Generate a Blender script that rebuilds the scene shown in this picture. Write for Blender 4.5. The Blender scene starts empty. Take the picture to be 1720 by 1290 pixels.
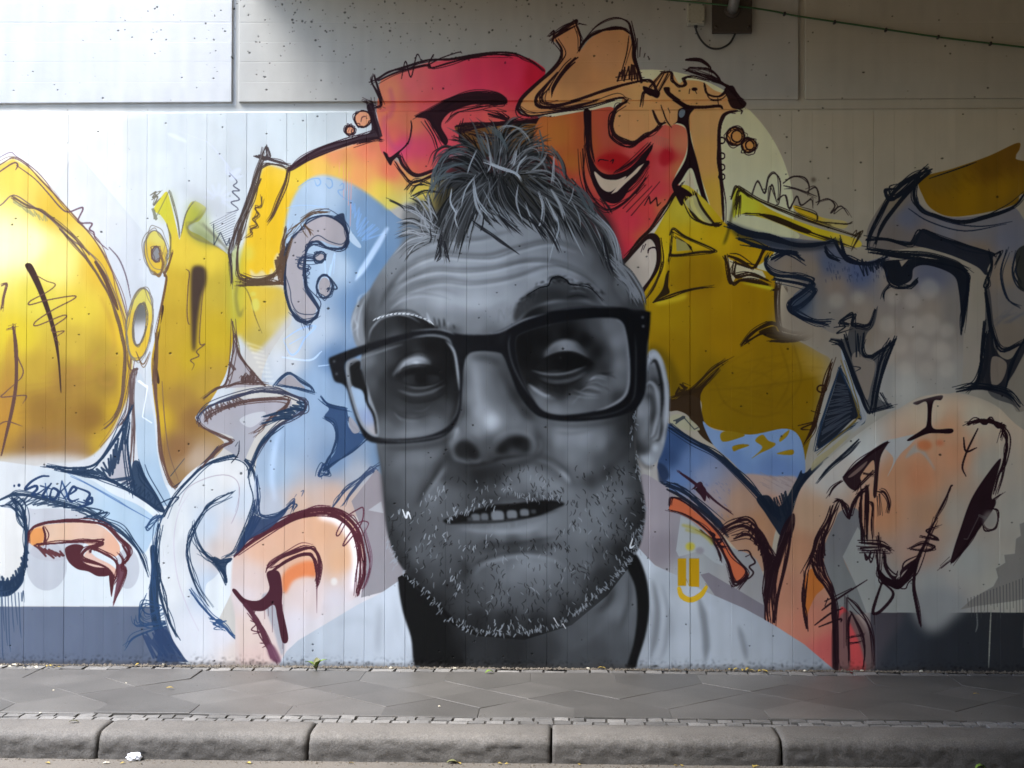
import bpy, bmesh, math, random
import numpy as np
from mathutils import Vector, Matrix, Euler

random.seed(7)
R = math.radians
SC = bpy.context.scene
COL = SC.collection

# ---------------------------------------------------------------- camera
PW, PH, FPX = 1720.0, 1290.0, 2400.0          # photograph size and focal length in its pixels
CAM_LOC = Vector((0.293, -8.74, 1.53))
cam_data = bpy.data.cameras.new('camera')
cam_data.sensor_width = 36.0
cam_data.lens = FPX / PW * 36.0
cam_data.clip_start = 0.05
cam_data.clip_end = 2000.0
cam = bpy.data.objects.new('camera', cam_data)
COL.objects.link(cam)
cam.location = CAM_LOC
CAM_M = (Matrix.Rotation(R(1.92), 3, 'Z') @ Matrix.Rotation(R(91.31), 3, 'X') @ Matrix.Rotation(R(0.13), 3, 'Z'))
cam.rotation_euler = CAM_M.to_euler()
SC.camera = cam

# ---------------------------------------------------------------- sky, sun, exposure
SUN_DIR = Vector((0.50, 0.30, -0.80)).normalized()      # the way the light travels
world = bpy.data.worlds.new('World')
SC.world = world
world.use_nodes = True
wn = world.node_tree
wn.nodes.clear()
sky = wn.nodes.new('ShaderNodeTexSky')
sky.sky_type = 'NISHITA'
sky.sun_disc = False
sky.sun_elevation = math.asin(-SUN_DIR.z)
sky.sun_rotation = math.atan2(-SUN_DIR.x, -SUN_DIR.y)
sky.air_density = 1.0
sky.dust_density = 1.0
sky.ozone_density = 1.0
bg = wn.nodes.new('ShaderNodeBackground')
bg.inputs['Strength'].default_value = 0.15
wo = wn.nodes.new('ShaderNodeOutputWorld')
wn.links.new(sky.outputs['Color'], bg.inputs['Color'])
wn.links.new(bg.outputs['Background'], wo.inputs['Surface'])

sun_data = bpy.data.lights.new('sun', 'SUN')
sun_data.energy = 1.5
sun_data.angle = R(28)
sun_data.color = (1.0, 0.98, 0.95)
sun = bpy.data.objects.new('sun', sun_data)
COL.objects.link(sun)
sun.location = (-8, -6, 9)
sun.rotation_euler = SUN_DIR.to_track_quat('-Z', 'Y').to_euler()

SC.view_settings.view_transform = 'Standard'
SC.view_settings.look = 'None'
SC.view_settings.gamma = 1.0
SC.view_settings.exposure = 2.4
SC.view_settings.use_curve_mapping = False
SC.render.engine = 'CYCLES'
SC.cycles.max_bounces = 6
SC.cycles.diffuse_bounces = 5
SC.cycles.sample_clamp_indirect = 8.0
SC.cycles.use_denoising = True


def ray(px, py):
    d = Vector(((px - PW / 2) / FPX, -(py - PH / 2) / FPX, -1.0))
    return CAM_M @ d


def wall_at(px, py):
    """point of the wall plane y = 0 seen at a place of the photograph -> (x, z)"""
    d = ray(px, py)
    t = -CAM_LOC.y / d.y
    p = CAM_LOC + d * t
    return p.x, p.z


def ground_at(px, py, z=0.0):
    d = ray(px, py)
    t = (z - CAM_LOC.z) / d.z
    p = CAM_LOC + d * t
    return p.x, p.y

# ================================================================ the painted wall surface
# The mural is flat paint on concrete.  It is rasterised here from curves and
# sprayed gradients into a picture that lies on the wall in wall coordinates.
K = 274.5                                   # picture cells per metre
WX0, WX1, WZ1 = -4.3, 4.3, 4.75
CW, CH = int((WX1 - WX0) * K), int(WZ1 * K)
cv = np.zeros((CH, CW, 3), np.float32)      # paint colour, display encoded
dirt = np.zeros((CH, CW), np.float32)
rng = np.random.RandomState(5)
_CM = np.array(CAM_M, dtype=np.float64)
_CL = np.array(CAM_LOC, dtype=np.float64)


def T(p):
    p = np.asarray(p, float).reshape(-1, 2)
    d = np.stack([(p[:, 0] - PW / 2) / FPX, -(p[:, 1] - PH / 2) / FPX, -np.ones(len(p))], 1) @ _CM.T
    t = -_CL[1] / d[:, 1]
    q = _CL + d * t[:, None]
    return np.stack([(q[:, 0] - WX0) * K, (WZ1 - q[:, 2]) * K], 1)


# light that falls on the wall, measured on a blank wall: used once to turn the
# colours seen in the photograph into the paints' own colours
_E = np.array([
[(2.14,2.30,2.63),(2.11,2.23,2.47),(1.49,1.57,1.70),(0.34,0.33,0.31),(0.25,0.23,0.19),(0.21,0.18,0.14),(0.18,0.15,0.12),(0.16,0.13,0.10),(0.14,0.12,0.10)],
[(1.76,1.90,2.19),(1.73,1.84,2.10),(1.52,1.61,1.81),(0.60,0.66,0.75),(0.42,0.44,0.46),(0.32,0.34,0.32),(0.28,0.27,0.26),(0.23,0.22,0.20),(0.20,0.19,0.15)],
[(1.90,2.02,2.32),(1.83,1.93,2.17),(1.71,1.79,1.98),(1.15,1.19,1.31),(0.51,0.55,0.63),(0.38,0.41,0.45),(0.32,0.33,0.34),(0.26,0.27,0.27),(0.22,0.22,0.21)],
[(1.82,1.92,2.18),(1.76,1.84,2.05),(1.67,1.74,1.92),(1.42,1.46,1.58),(0.79,0.83,0.92),(0.44,0.48,0.55),(0.35,0.38,0.43),(0.29,0.31,0.33),(0.25,0.26,0.27)],
[(1.76,1.84,2.06),(1.70,1.77,1.96),(1.64,1.69,1.86),(1.52,1.55,1.66),(1.07,1.10,1.19),(0.61,0.64,0.72),(0.39,0.42,0.49),(0.31,0.34,0.38),(0.27,0.28,0.31)],
[(1.72,1.78,1.99),(1.68,1.73,1.90),(1.63,1.67,1.81),(1.53,1.57,1.68),(1.26,1.28,1.36),(0.83,0.85,0.93),(0.48,0.51,0.59),(0.32,0.35,0.41),(0.27,0.30,0.34)],
[(1.65,1.67,1.79),(1.57,1.59,1.70),(1.56,1.58,1.69),(1.50,1.53,1.62),(1.36,1.37,1.44),(0.97,0.99,1.06),(0.64,0.66,0.72),(0.36,0.39,0.45),(0.26,0.29,0.35)]])


def lin(c):
    c = np.asarray(c, float)
    return np.where(c <= 0.04045, c / 12.92, ((c + 0.055) / 1.055) ** 2.4)


def enc(c):
    return np.where(c <= 0.0031308, c * 12.92, 1.055 * np.clip(c, 1e-9, None) ** (1 / 2.4) - 0.055)


def paint_of(col, x, y):
    fx = min(max(x / 1720.0 * 8, 0), 7.999)
    fy = min(max(y / 1105.0 * 6, 0), 5.999)
    i, j = int(fy), int(fx)
    a, b = fy - i, fx - j
    e = (_E[i, j] * (1 - b) + _E[i, j + 1] * b) * (1 - a) + (_E[i + 1, j] * (1 - b) + _E[i + 1, j + 1] * b) * a
    e = e * 0.85 + e.mean() * 0.15
    return enc(np.clip(lin(np.array(col) / 255.0) / e, 0.0022, 0.84))


def P(s):
    if isinstance(s, str):
        return np.array([[float(v) for v in q.split(',')] for q in s.split()])
    return np.asarray(s, float)


def smooth(p, closed=False, n=6):
    p = P(p)
    if len(p) < 3:
        return p
    if closed:
        q = np.vstack([p[-1:], p, p[:2]])
    else:
        q = np.vstack([2 * p[:1] - p[1:2], p, 2 * p[-1:] - p[-2:-1]])
    t = np.linspace(0, 1, n, endpoint=False)[:, None]
    out = []
    for i in range(1, len(q) - 2):
        a, b, c, d = q[i - 1], q[i], q[i + 1], q[i + 2]
        out.append(0.5 * (2 * b + (c - a) * t + (2 * a - 5 * b + 4 * c - d) * t ** 2 + (3 * b - a - 3 * c + d) * t ** 3))
    out = np.vstack(out)
    return out if closed else np.vstack([out, p[-1:]])


def area(p):
    x, y = p[:, 0], p[:, 1]
    return 0.5 * np.sum(x * np.roll(y, -1) - y * np.roll(x, -1))


def raster(polys, pad=3):
    """coverage of a union of polygons given in picture cells"""
    S = 3
    a = np.vstack(polys)
    x0 = max(int(a[:, 0].min()) - pad, 0)
    y0 = max(int(a[:, 1].min()) - pad, 0)
    x1 = min(int(a[:, 0].max()) + pad + 2, CW)
    y1 = min(int(a[:, 1].max()) + pad + 2, CH)
    if x1 <= x0 or y1 <= y0:
        return None
    w, h = x1 - x0, y1 - y0
    ex = []
    for p in polys:
        if area(p) < 0:
            p = p[::-1]
        ex.append(np.hstack([p, np.roll(p, -1, 0)]))
    e = np.vstack(ex)
    ax, ay, bx, by = e[:, 0] - x0, (e[:, 1] - y0) * S, e[:, 2] - x0, (e[:, 3] - y0) * S
    dr = np.where(by > ay, -1.0, 1.0)
    lo, hi = np.minimum(ay, by), np.maximum(ay, by)
    k0 = np.clip(np.ceil(lo - 0.5), 0, h * S).astype(int)
    k1 = np.clip(np.ceil(hi - 0.5), 0, h * S).astype(int)
    cnt = k1 - k0
    ok = cnt > 0
    ax, ay, bx, by, dr, k0, cnt = [v[ok] for v in (ax, ay, bx, by, dr, k0, cnt)]
    if len(cnt) == 0:
        return None
    idx = np.repeat(np.arange(len(cnt)), cnt)
    off = np.arange(cnt.sum()) - np.repeat(np.cumsum(cnt) - cnt, cnt)
    rows = k0[idx] + off
    yy = rows + 0.5
    xx = ax[idx] + (bx[idx] - ax[idx]) * (yy - ay[idx]) / (by[idx] - ay[idx])
    xx = np.clip(xx, 0, w)
    ix = np.minimum(np.floor(xx).astype(int), w)
    f = xx - ix
    base = (rows // S) * (w + 2) + ix
    acc = np.bincount(base, dr[idx] * (1 - f) / S, h * (w + 2) + 2)
    acc += np.bincount(base + 1, dr[idx] * f / S, h * (w + 2) + 2)
    cov = np.cumsum(acc[:h * (w + 2)].reshape(h, w + 2), 1)[:, :w]
    return x0, y0, np.clip(np.abs(cov), 0, 1).astype(np.float32)


def blur(a, s):
    """three box blurs, near enough a gaussian of sigma s"""
    if s < 0.4:
        return a
    r = max(1, int(round(s * 0.95)))
    for _ in range(3):
        for ax in (0, 1):
            q = np.pad(a, [(r + 1, r) if i == ax else (0, 0) for i in range(2)], mode='constant')
            c = np.cumsum(q, ax, dtype=np.float64)
            a = ((c[2 * r + 1:] - c[:-2 * r - 1]) if ax == 0 else (c[:, 2 * r + 1:] - c[:, :-2 * r - 1])) / (2 * r + 1)
    return a.astype(np.float32)


def put(res, col, a=1.0, soft=0.0, clip=None):
    if res is None:
        return
    x0, y0, m = res
    if soft:
        m = blur(m, soft)
    m = m * a
    h, w = m.shape
    if clip is not None:
        m = m * clip[y0:y0 + h, x0:x0 + w]
    c = np.asarray(col, np.float32)
    if c.ndim == 1:
        c = c[None, None, :]
    s = cv[y0:y0 + h, x0:x0 + w]
    s += (c - s) * m[:, :, None]


def tone(c):
    """grey 0..255 -> faintly cool grey paint"""
    return (c * 0.935, c * 0.995, c * 1.075)


def fill(p, col, a=1.0, soft=0.0, sm=True, clip=None, seen=True, at=None):
    """a painted shape; col = one colour, or a list of (x, y, r, g, b) it runs between"""
    q = P(p)
    pts = smooth(q, True) if sm else q
    res = raster([T(pts)], pad=int(3 + soft * 3))
    if res is None:
        return
    if isinstance(col, list):
        x0, y0, m = res
        h, w = m.shape
        cp = T([(c[0], c[1]) for c in col])
        cc = np.array([paint_of(c[2:], c[0], c[1]) if seen else np.array(c[2:]) / 255.0 for c in col])
        st = 4
        gy, gx = np.mgrid[0:h + st:st, 0:w + st:st].astype(np.float32)
        num = np.zeros(gy.shape + (3,), np.float32)
        den = np.zeros(gy.shape, np.float32)
        for (px, py), c in zip(cp, cc):
            wt = 1.0 / ((gx + x0 - px) ** 2 + (gy + y0 - py) ** 2 + 60.0) ** 1.6
            num += wt[:, :, None] * c.astype(np.float32)
            den += wt
        g = num / den[:, :, None]
        g = np.repeat(np.repeat(g, st, 0), st, 1)[:h, :w]
        g = np.stack([blur(np.pad(g[:, :, k], 6, mode='edge'), 2)[6:-6, 6:-6] for k in range(3)], 2)
        col = g
    else:
        c = q.mean(0) if at is None else at
        col = paint_of(col, c[0], c[1]) if seen else np.array(col) / 255.0
    put(res, col, a, soft, clip)


_OCT = [(math.cos(k * math.pi / 4), math.sin(k * math.pi / 4)) for k in range(8)]


def line_polys(p, w, taper=(1.0, 1.0), sm=True, n=5):
    pts = T(smooth(p, False, n) if sm else P(p))
    m = len(pts)
    if m < 2:
        return []
    t = np.linspace(0, 1, m)
    ww = w * 0.5 * np.minimum(1.0, np.minimum(taper[0] + t * 4 * (1 - taper[0]), taper[1] + (1 - t) * 4 * (1 - taper[1])))
    d = pts[1:] - pts[:-1]
    ln = np.maximum(np.hypot(d[:, 0], d[:, 1]), 1e-6)
    nx, ny = -d[:, 1] / ln, d[:, 0] / ln
    out = []
    for i in range(m - 1):
        a, b = pts[i], pts[i + 1]
        out.append(np.array([[a[0] + nx[i] * ww[i], a[1] + ny[i] * ww[i]], [b[0] + nx[i] * ww[i + 1], b[1] + ny[i] * ww[i + 1]],
                             [b[0] - nx[i] * ww[i + 1], b[1] - ny[i] * ww[i + 1]], [a[0] - nx[i] * ww[i], a[1] - ny[i] * ww[i]]]))
    if w > 1.6:
        for i in range(m):
            if ww[i] > 0.6:
                out.append(np.array([(pts[i][0] + ww[i] * c, pts[i][1] + ww[i] * s) for c, s in _OCT]))
    return out


PLUM = (40, 20, 27)
NAVY = (24, 42, 64)
INK = (24, 30, 42)
BROWN = (62, 44, 38)


def draw(lines, w=3.0, col=PLUM, a=0.96, n=1, j=1.2, taper=(0.6, 0.4), soft=0.0, sm=True, clip=None):
    """felt-pen strokes; n > 1 goes over each line again a little beside it"""
    polys = []
    if n >= 2 and w >= 2.4 and soft == 0:
        n += 2
    for p in lines:
        p = P(p)
        for k in range(n):
            if k:
                d0, d1 = p[1] - p[0], p[-1] - p[-2]
                q = p + rng.normal(0, j * 1.25, p.shape) + rng.normal(0, j * 1.45, (1, 2))
                q[0] -= d0 / (np.hypot(*d0) + 1e-6) * rng.uniform(-3, 5)
                q[-1] += d1 / (np.hypot(*d1) + 1e-6) * rng.uniform(-3, 6)
                polys += line_polys(q, max(1.2, min(w, 4.5) * rng.uniform(0.26, 0.5)), taper, sm)
            else:
                polys += line_polys(p, w * (0.78 if n > 2 else 1.0), taper, sm)
    if polys:
        put(raster(polys, pad=int(3 + 3 * soft)), np.array(col) / 255.0, a, soft, clip)


def hatch(r0, r1, n, w, col, a=0.9, j=1.5, zig=True):
    """zigzag between two rails"""
    u = smooth(r0, False, 12)
    v = smooth(r1, False, 12)
    pts = []
    for k in range(n):
        p = u[int(k / max(1, n - 1) * (len(u) - 1))] + rng.normal(0, j, 2)
        q = v[int(min(1, (k + 0.5) / max(1, n - 1)) * (len(v) - 1))] + rng.normal(0, j, 2)
        if zig:
            pts += [p, q]
        else:
            draw([np.array([p, q])], w, col, a, sm=False, taper=(0.8, 0.3))
    if zig:
        draw([np.array(pts)], w, col, a, sm=False, taper=(1, 1))


def ring(x, y, rx, ry, rot=0.0, n=14):
    t = np.linspace(0, 2 * math.pi, n, endpoint=False)
    c, s = math.cos(rot), math.sin(rot)
    return np.stack([x + rx * np.cos(t) * c - ry * np.sin(t) * s, y + rx * np.cos(t) * s + ry * np.sin(t) * c], 1)


def oval(x, y, rx, ry, w, col, n=2, rot=0.0, j=1.0):
    p = ring(x, y, rx, ry, rot)
    draw([np.vstack([p, p[:2]])], w, col, n=n, j=j)


def mask(p, soft=0.0, sm=True):
    m = np.zeros((CH, CW), np.float32)
    r = raster([T(smooth(p, True) if sm else P(p))], pad=int(3 + soft * 3))
    if r:
        x0, y0, a = r
        a = blur(a, soft)
        m[y0:y0 + a.shape[0], x0:x0 + a.shape[1]] = a
    return m

# ---------------------------------------------------------------- wall paint and base band
BGC = np.array((168, 166, 160)) / 255.0
cv[:] = BGC
def spread(x0, y0, x1, y1):
    return [(x0, y0), (x1, y0), (x1, y1), (x0, y1)]
fill(spread(-600, -200, 395, 176), (180, 181, 181), sm=False, seen=False)  # left panel colour lightened to add to the bright light there
fill(spread(1346, -200, 2300, 176), (174, 169, 156), sm=False, seen=False)  # warm tint here and on the wall below stands in for warm light
fill(spread(1120, 176, 2300, 1029), (188, 178, 156), sm=False, seen=False, soft=14)
fill(spread(-350, 1019, 322, 1160), [(20, 1060, 106, 118, 143), (300, 1060, 96, 108, 132)], sm=False)
fill(spread(1390, 1029, 2100, 1165), [(1500, 1070, 36, 40, 47), (1600, 1095, 29, 32, 37), (1700, 1070, 28, 30, 34)], sm=False)
# round white ground behind the right-hand letters, pale panes behind the left-hand ones
fill(ring(1090, 360, 243, 243, n=40), [(1290, 330, 158, 150, 118), (1270, 250, 142, 135, 108), (1060, 480, 160, 156, 146)])
fill("-300,184 640,184 640,235 490,280 440,420 400,640 300,900 -300,900", [(-40, 300, 300, 300, 300), (60, 250, 296, 296, 296), (130, 230, 270, 274, 276), (312, 230, 229, 240, 250), (500, 220, 200, 214, 226), (620, 205, 186, 198, 208), (420, 260, 216, 228, 240), (300, 500, 228, 238, 250), (380, 600, 215, 226, 238)], sm=False, soft=3)  # colour whitened towards the left edge, painting in the glare
fill("120,262 128,255 250,400 240,420 240,800 60,800 60,380", (224, 232, 246), sm=False, a=0.55, at=(200, 400))
fill("-60,200 110,250 215,360 120,470 -60,470", (240, 245, 252), sm=False, a=0.35, soft=3, at=(60, 260))
fill("128,255 235,392 250,420 300,440 440,250 330,190 200,200", (224, 234, 243), sm=False, a=0.45, soft=2, at=(300, 300))
# ---------------------------------------------------------------- lower left pale ground
fill("-60,790 150,780 300,820 420,870 420,930 330,1118 300,1112 255,1018 -60,1018", [(20, 960, 234, 243, 253), (150, 960, 228, 240, 252), (280, 1000, 232, 242, 252)], sm=False)
fill(ring(78, 950, 34, 42), (198, 205, 220), a=0.8)
fill(ring(214, 955, 20, 34), (200, 207, 222), a=0.8)
fill("45,860 60,855 110,855 150,870 150,900 110,940 50,930", (200, 204, 218), a=0.7)
# big yellow O, its upper left inside paled to paint in glare
fill("-80,300 -30,290 22,266 22,266 60,290 100,335 140,380 175,425 200,490 214,545 222,600 216,660 200,700 175,745 140,772 80,778 -80,778",
     [(30, 290, 268, 236, 110), (90, 350, 250, 212, 80), (170, 450, 247, 206, 70), (205, 560, 244, 205, 60), (215, 640, 225, 190, 55),
      (10, 410, 300, 296, 236), (50, 410, 300, 294, 220), (90, 440, 276, 262, 160), (60, 500, 252, 236, 90), (130, 520, 246, 220, 75), (30, 560, 246, 222, 60), (120, 570, 222, 192, 72),
      (170, 590, 196, 165, 62), (60, 620, 205, 172, 62), (110, 640, 176, 138, 62), (180, 640, 166, 132, 56), (70, 690, 160, 122, 54), (150, 700, 150, 112, 50),
      (15, 700, 205, 160, 60), (60, 750, 152, 116, 76), (120, 755, 160, 125, 85), (198, 690, 206, 170, 48), (175, 735, 205, 170, 56)], soft=1.2)
fill("-70,772 60,764 130,766 160,780 60,800 -70,800", (228, 234, 244), soft=6, a=0.85)
for s in ("170,500 186,540 192,580 180,600", "165,585 150,610 160,630 190,600", "175,620 168,640 185,645 195,630", "90,640 130,625 175,605 200,600", "68,635 110,622 160,615"):
    draw([s], 7, (150, 112, 48), 0.35, soft=2.0)
for k in range(26):
    y = 640 + k * 4.6
    x = 30 + rng.uniform(0, 60)
    draw([np.array([(x, y + 8), (x + rng.uniform(50, 110), y - 6)])], rng.uniform(3, 8), (128, 92, 44), 0.22, soft=1.5)
fill("6,600 24,560 30,620 22,680 8,740 -4,760", (180, 120, 70), a=0.35, soft=4)
draw(["-40,288 0,264 18,256 28,263 62,288 100,332"], 1.8, (120, 105, 120), 0.8)
draw(["-40,296 0,276 22,266 45,278 70,303 100,335 130,370 160,405 185,450 203,495 216,545 221,590 216,640 205,690 190,725 168,752"], 2.2, (92, 66, 62), 0.9, n=3, j=1.4)
draw(["-20,302 20,275 30,277 26,286", "28,278 58,300 82,326 100,347 114,356 135,349 139,352 131,373 154,375 150,385 157,390 160,400 172,412 182,420"], 2.6, (86, 62, 70), 0.9)
draw(["-30,360 0,345 22,328 50,343 85,368 115,398 150,425 170,450 190,485 205,530 212,570"], 2.0, (96, 78, 80), 0.85, n=2)
draw(["20,330 45,345 70,355 100,378 125,400 150,428", "100,385 122,408 150,440 172,475 185,500 200,540 208,575 211,600 208,640 202,680 190,705 175,720"], 4.5, (72, 54, 56), 0.8, n=2, j=1.6)
draw(["160,440 175,465 190,500 198,520"], 7, (66, 46, 48), 0.85)
draw(["183,415 200,435 212,465 219,500"], 2, (84, 70, 78), 0.8, n=2)
hatch("22,335 45,350 75,362", "30,345 55,362 80,372", 14, 1.5, (110, 118, 96), 0.6)
# bars with scribbles
fill("42,446 50,442 58,452 74,490 90,540 98,580 103,650 101,655 96,600 84,545 66,495 52,465", (74, 52, 46))
draw(["60,462 78,472 93,478 80,490 52,505 50,512 80,504 122,497 124,502 90,520 60,540 62,547 105,530 110,534 88,550 90,558 108,556 92,568 98,574 100,580"], 2.0, (88, 62, 52))
draw(["22,548 25,580 27,630 22,680 10,730 2,765"], 5.5, (78, 54, 48), n=2)
draw(["25,585 32,605 39,622 36,634 28,642", "25,645 8,660 3,667 40,664 44,668 38,678", "14,552 26,549", "-10,720 10,708 38,716"], 2, (88, 62, 56))
draw(["2,480 12,478 6,500 2,520", "14,552 26,549"], 3, (88, 62, 56), n=3)
# yellow figure with a crown
fill("278,468 262,560 254,605 256,650 262,700 270,760 282,805 293,820 310,806 340,784 362,768 377,745 352,725 334,710 328,700 345,685 365,655 380,625 390,580 392,540 390,500 386,440 380,425 350,405 335,395 320,388 316,380 326,374 335,370 346,352 340,344 326,338 316,348 304,392 301,402 296,380 286,340 280,322 270,332 258,352 270,362 280,378 284,400 284,425",
     [(280, 345, 235, 222, 70), (325, 352, 218, 214, 80), (310, 420, 245, 216, 74), (350, 430, 236, 210, 70), (300, 480, 216, 184, 56), (365, 480, 200, 178, 60), (290, 540, 200, 168, 50),
      (360, 560, 206, 178, 40), (320, 600, 204, 174, 42), (280, 620, 200, 164, 52), (345, 640, 190, 158, 60), (300, 670, 170, 134, 60), (320, 700, 150, 112, 62), (300, 750, 146, 108, 70), (330, 770, 190, 170, 150), (296, 806, 160, 130, 92), (268, 700, 214, 178, 50)])
fill("270,340 286,322 292,350 280,372 262,360", (190, 205, 70), a=0.35, soft=6)
fill("316,346 330,338 346,350 352,380 370,400 345,410 318,392", (150, 165, 70), a=0.55, soft=7)
fill("330,385 352,392 372,408 350,412 330,402 318,380", (120, 130, 80), a=0.5, soft=5)
hatch("258,350 285,322", "262,368 292,345", 9, 1.4, (90, 90, 70), 0.75)
draw(["252,328 262,322 256,332 268,324", "254,336 265,330 258,345 270,332", "284,322 295,360 300,385 301,400", "325,338 312,360 304,392"], 2, (84, 78, 62), 0.85, n=2)
draw(["346,350 338,362 326,372 316,380 318,392 332,402 360,412 382,425", "340,375 360,395 384,420 392,432"], 2.6, (84, 80, 66), 0.75, n=2, soft=0.6)
draw(["280,375 286,400 286,425 280,440"], 2, (84, 78, 62), 0.8, n=2)
draw(["385,440 389,470 390,478"], 6, (78, 58, 40))
draw(["290,425 282,450 276,462 280,470 270,520 262,562"], 3.5, (88, 64, 44), n=2)
fill("272,515 275,520 266,560 258,600 263,640 268,640 262,600 268,560", (72, 50, 40))
draw(["262,600 260,640 266,700 272,760 284,806 292,818"], 4, (84, 60, 50), n=3, j=1.5)
draw(["272,640 276,700 284,760 300,808"], 1.6, (96, 74, 60))
draw(["292,818 315,802 345,775 365,750"], 4, (50, 46, 56), n=2)
draw(["262,560 262,600 256,640"], 6, (84, 62, 44), 0.9, n=2)
# dark drop bar
fill("322,452 334,446 345,452 346,475 338,500 332,540 328,585 323,585 321,540 320,490", (74, 58, 48), soft=1.6)
draw(["312,452 318,458 316,480 314,520 316,542 320,545", "342,480 338,520 335,575 344,578 330,590 334,598 320,605 326,612 322,622"], 1.8, (84, 62, 46))
# small rings
for (x, y, rx, ry, ro) in ((262, 424, 19, 37, -0.12), (234, 545, 21, 62, 0.10)):
    fill(ring(x, y, rx, ry, ro), [(x, y - ry * 0.8, 236, 226, 120), (x - rx * 0.6, y, 238, 204, 80), (x + rx * 0.5, y + ry * 0.6, 236, 200, 70)])
    oval(x, y, rx, ry, 2, (104, 96, 84), 4, ro, 1.4)
fill(ring(262, 427, 7, 13), (150, 152, 158)); oval(262, 427, 7, 13, 2.4, (84, 66, 60), 2)
fill(ring(234, 545, 10, 34, 0.12), [(232, 520, 120, 122, 122), (236, 560, 226, 232, 244)]); oval(234, 545, 11, 36, 2.2, (92, 84, 74), 4, 0.12)
draw(["228,590 240,612 252,590", "214,590 216,616 225,625"], 2, (96, 72, 50), n=2)
draw(["268,425 273,440 268,462 258,455"], 3.2, (104, 80, 52), n=2)
draw(["230,618 220,630 216,690 200,715", "230,620 228,660 226,720 224,780"], 4, (78, 62, 60), n=3, j=1.4)
# pale tube between O and figure
fill("232,625 246,650 258,700 264,760 274,805 286,835 274,850 250,820 234,780 228,720 226,660", [(236, 660, 214, 226, 240), (250, 730, 190, 214, 238), (265, 800, 180, 208, 236)])
hatch("233,640 238,700", "247,650 256,710", 16, 1.6, (228, 232, 236), 0.7, 0.8)
fill("180,800 190,775 208,738 214,730 218,770 224,815 200,808", (192, 194, 206))
# navy wedges
hatch("90,790 130,788 170,785 200,740 216,700", "110,798 150,795 180,800 192,790 212,730", 26, 3.0, NAVY, 0.92, 1.5)
draw(["78,782 120,786 160,780 190,745 214,700 222,680", "95,792 140,796 180,806 215,822 245,842 270,860", "218,710 214,750 222,800 228,830", "232,780 242,800 260,830 275,858"], 4.5, NAVY, n=3, j=2)
fill("222,780 234,776 246,806 262,836 276,860 262,856 236,836 224,828", NAVY, seen=False, a=0.9)
hatch("180,806 215,822 260,846", "215,800 228,812 262,835", 16, 1.5, NAVY, 0.85)
# pale blue lower tube and navy lines
fill("-60,775 40,780 90,790 150,805 190,830 235,850 268,880 258,900 240,930 215,900 180,872 130,850 90,846 40,838 -60,838", [(20, 810, 232, 239, 248), (110, 815, 214, 230, 246), (200, 865, 190, 218, 244), (245, 900, 186, 214, 242)])
draw(["-10,845 10,835 28,830 60,834 110,846 145,858 175,875 200,890 225,915 240,940 246,960"], 6, NAVY, 0.92, n=3, j=2)
hatch("5,850 40,848 75,850 110,852 150,865", "25,836 60,836 95,846 130,855 165,875", 24, 1.5, NAVY, 0.85)
draw(["125,850 170,858 140,870 180,860 165,876 178,872", "170,880 185,878 176,884", "210,890 235,930 250,970"], 2, NAVY, n=2)
draw(["118,800 150,815 190,838 220,855 255,874"], 1.6, (70, 100, 140), n=2)
# tag on the tube
draw(["82,800 70,800 54,808 44,818 44,822 60,816 62,822 54,830 62,830 82,816", "86,812 74,828 72,834 80,836", "68,816 88,822", "86,824 84,836 92,838 98,826 90,820 86,824", "104,808 98,840", "98,830 118,810", "102,826 112,842", "118,830 128,822 122,818 114,834 120,842 132,838", "126,818 150,828 146,840 154,836 152,846 130,842", "130,852 150,846 140,840"], 4.2, (26, 46, 78), 0.95)
fill(ring(24, 816, 1.6, 2.2), (26, 46, 78), seen=False); fill(ring(32, 815, 2.6, 2.8), (26, 46, 78), seen=False)
draw(["104,808 112,830 106,838", "76,812 80,836"], 3, (40, 66, 104))
# round navy ring at the far left edge
fill(ring(8, 915, 32, 62), (245, 248, 252))
draw(["20,836 36,850 42,870 44,900 42,930 38,960 30,985 16,995 0,998 -30,990"], 6, NAVY, n=4, j=2.2)
draw(["26,840 30,870 40,888", "20,838 34,860 40,880", "0,850 20,850 40,876"], 2.5, NAVY, n=2)
hatch("-10,962 15,972 34,950 42,920", "-10,985 18,990 40,965 46,930", 18, 3.4, NAVY, 0.9)
fill("-20,975 15,975 36,960 40,975 28,992 10,1002 -20,996", NAVY, seen=False, a=0.92)
for x, y in ((2, 1110), (4, 1060), (9, 1085), (14, 1095), (20, 1062), (26, 1050), (32, 1072), (37, 1012)):
    draw([np.array([(x - 1, 995), (x, 1010), (x + 2, y - 20), (x + 4, y)])], 1.6, (44, 62, 86), 0.85, taper=(1, 0.3))
# plum worm creature
fill("47,905 55,890 75,882 120,878 160,880 185,895 200,915 200,930 190,935 172,930 150,922 160,935 185,948 196,960 190,975 180,962 165,955 145,950 140,935 150,920 140,912 100,910 60,918", [(60, 900, 240, 172, 110), (80, 895, 240, 210, 190), (150, 895, 238, 205, 188), (190, 920, 240, 190, 165), (160, 942, 236, 200, 190)])
fill("50,905 52,892 68,887 74,892 72,908 58,915", (240, 165, 100))
draw(["47,910 50,892 70,880 110,876 150,876 178,884 200,905 214,920 216,935 206,948 200,955", "72,886 76,900 73,915", "60,915 100,912 140,908 172,911 165,916 148,920 136,932 142,942 160,946 180,955 192,970", "152,928 155,922 175,930 195,944 196,965 190,980"], 4.6, (66, 28, 34), n=3, j=1.4)
fill("110,920 125,914 140,918 134,932 140,944 158,952 180,955 184,966 165,968 148,960 130,956 116,945 110,932", (66, 30, 36), seen=False)
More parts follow.
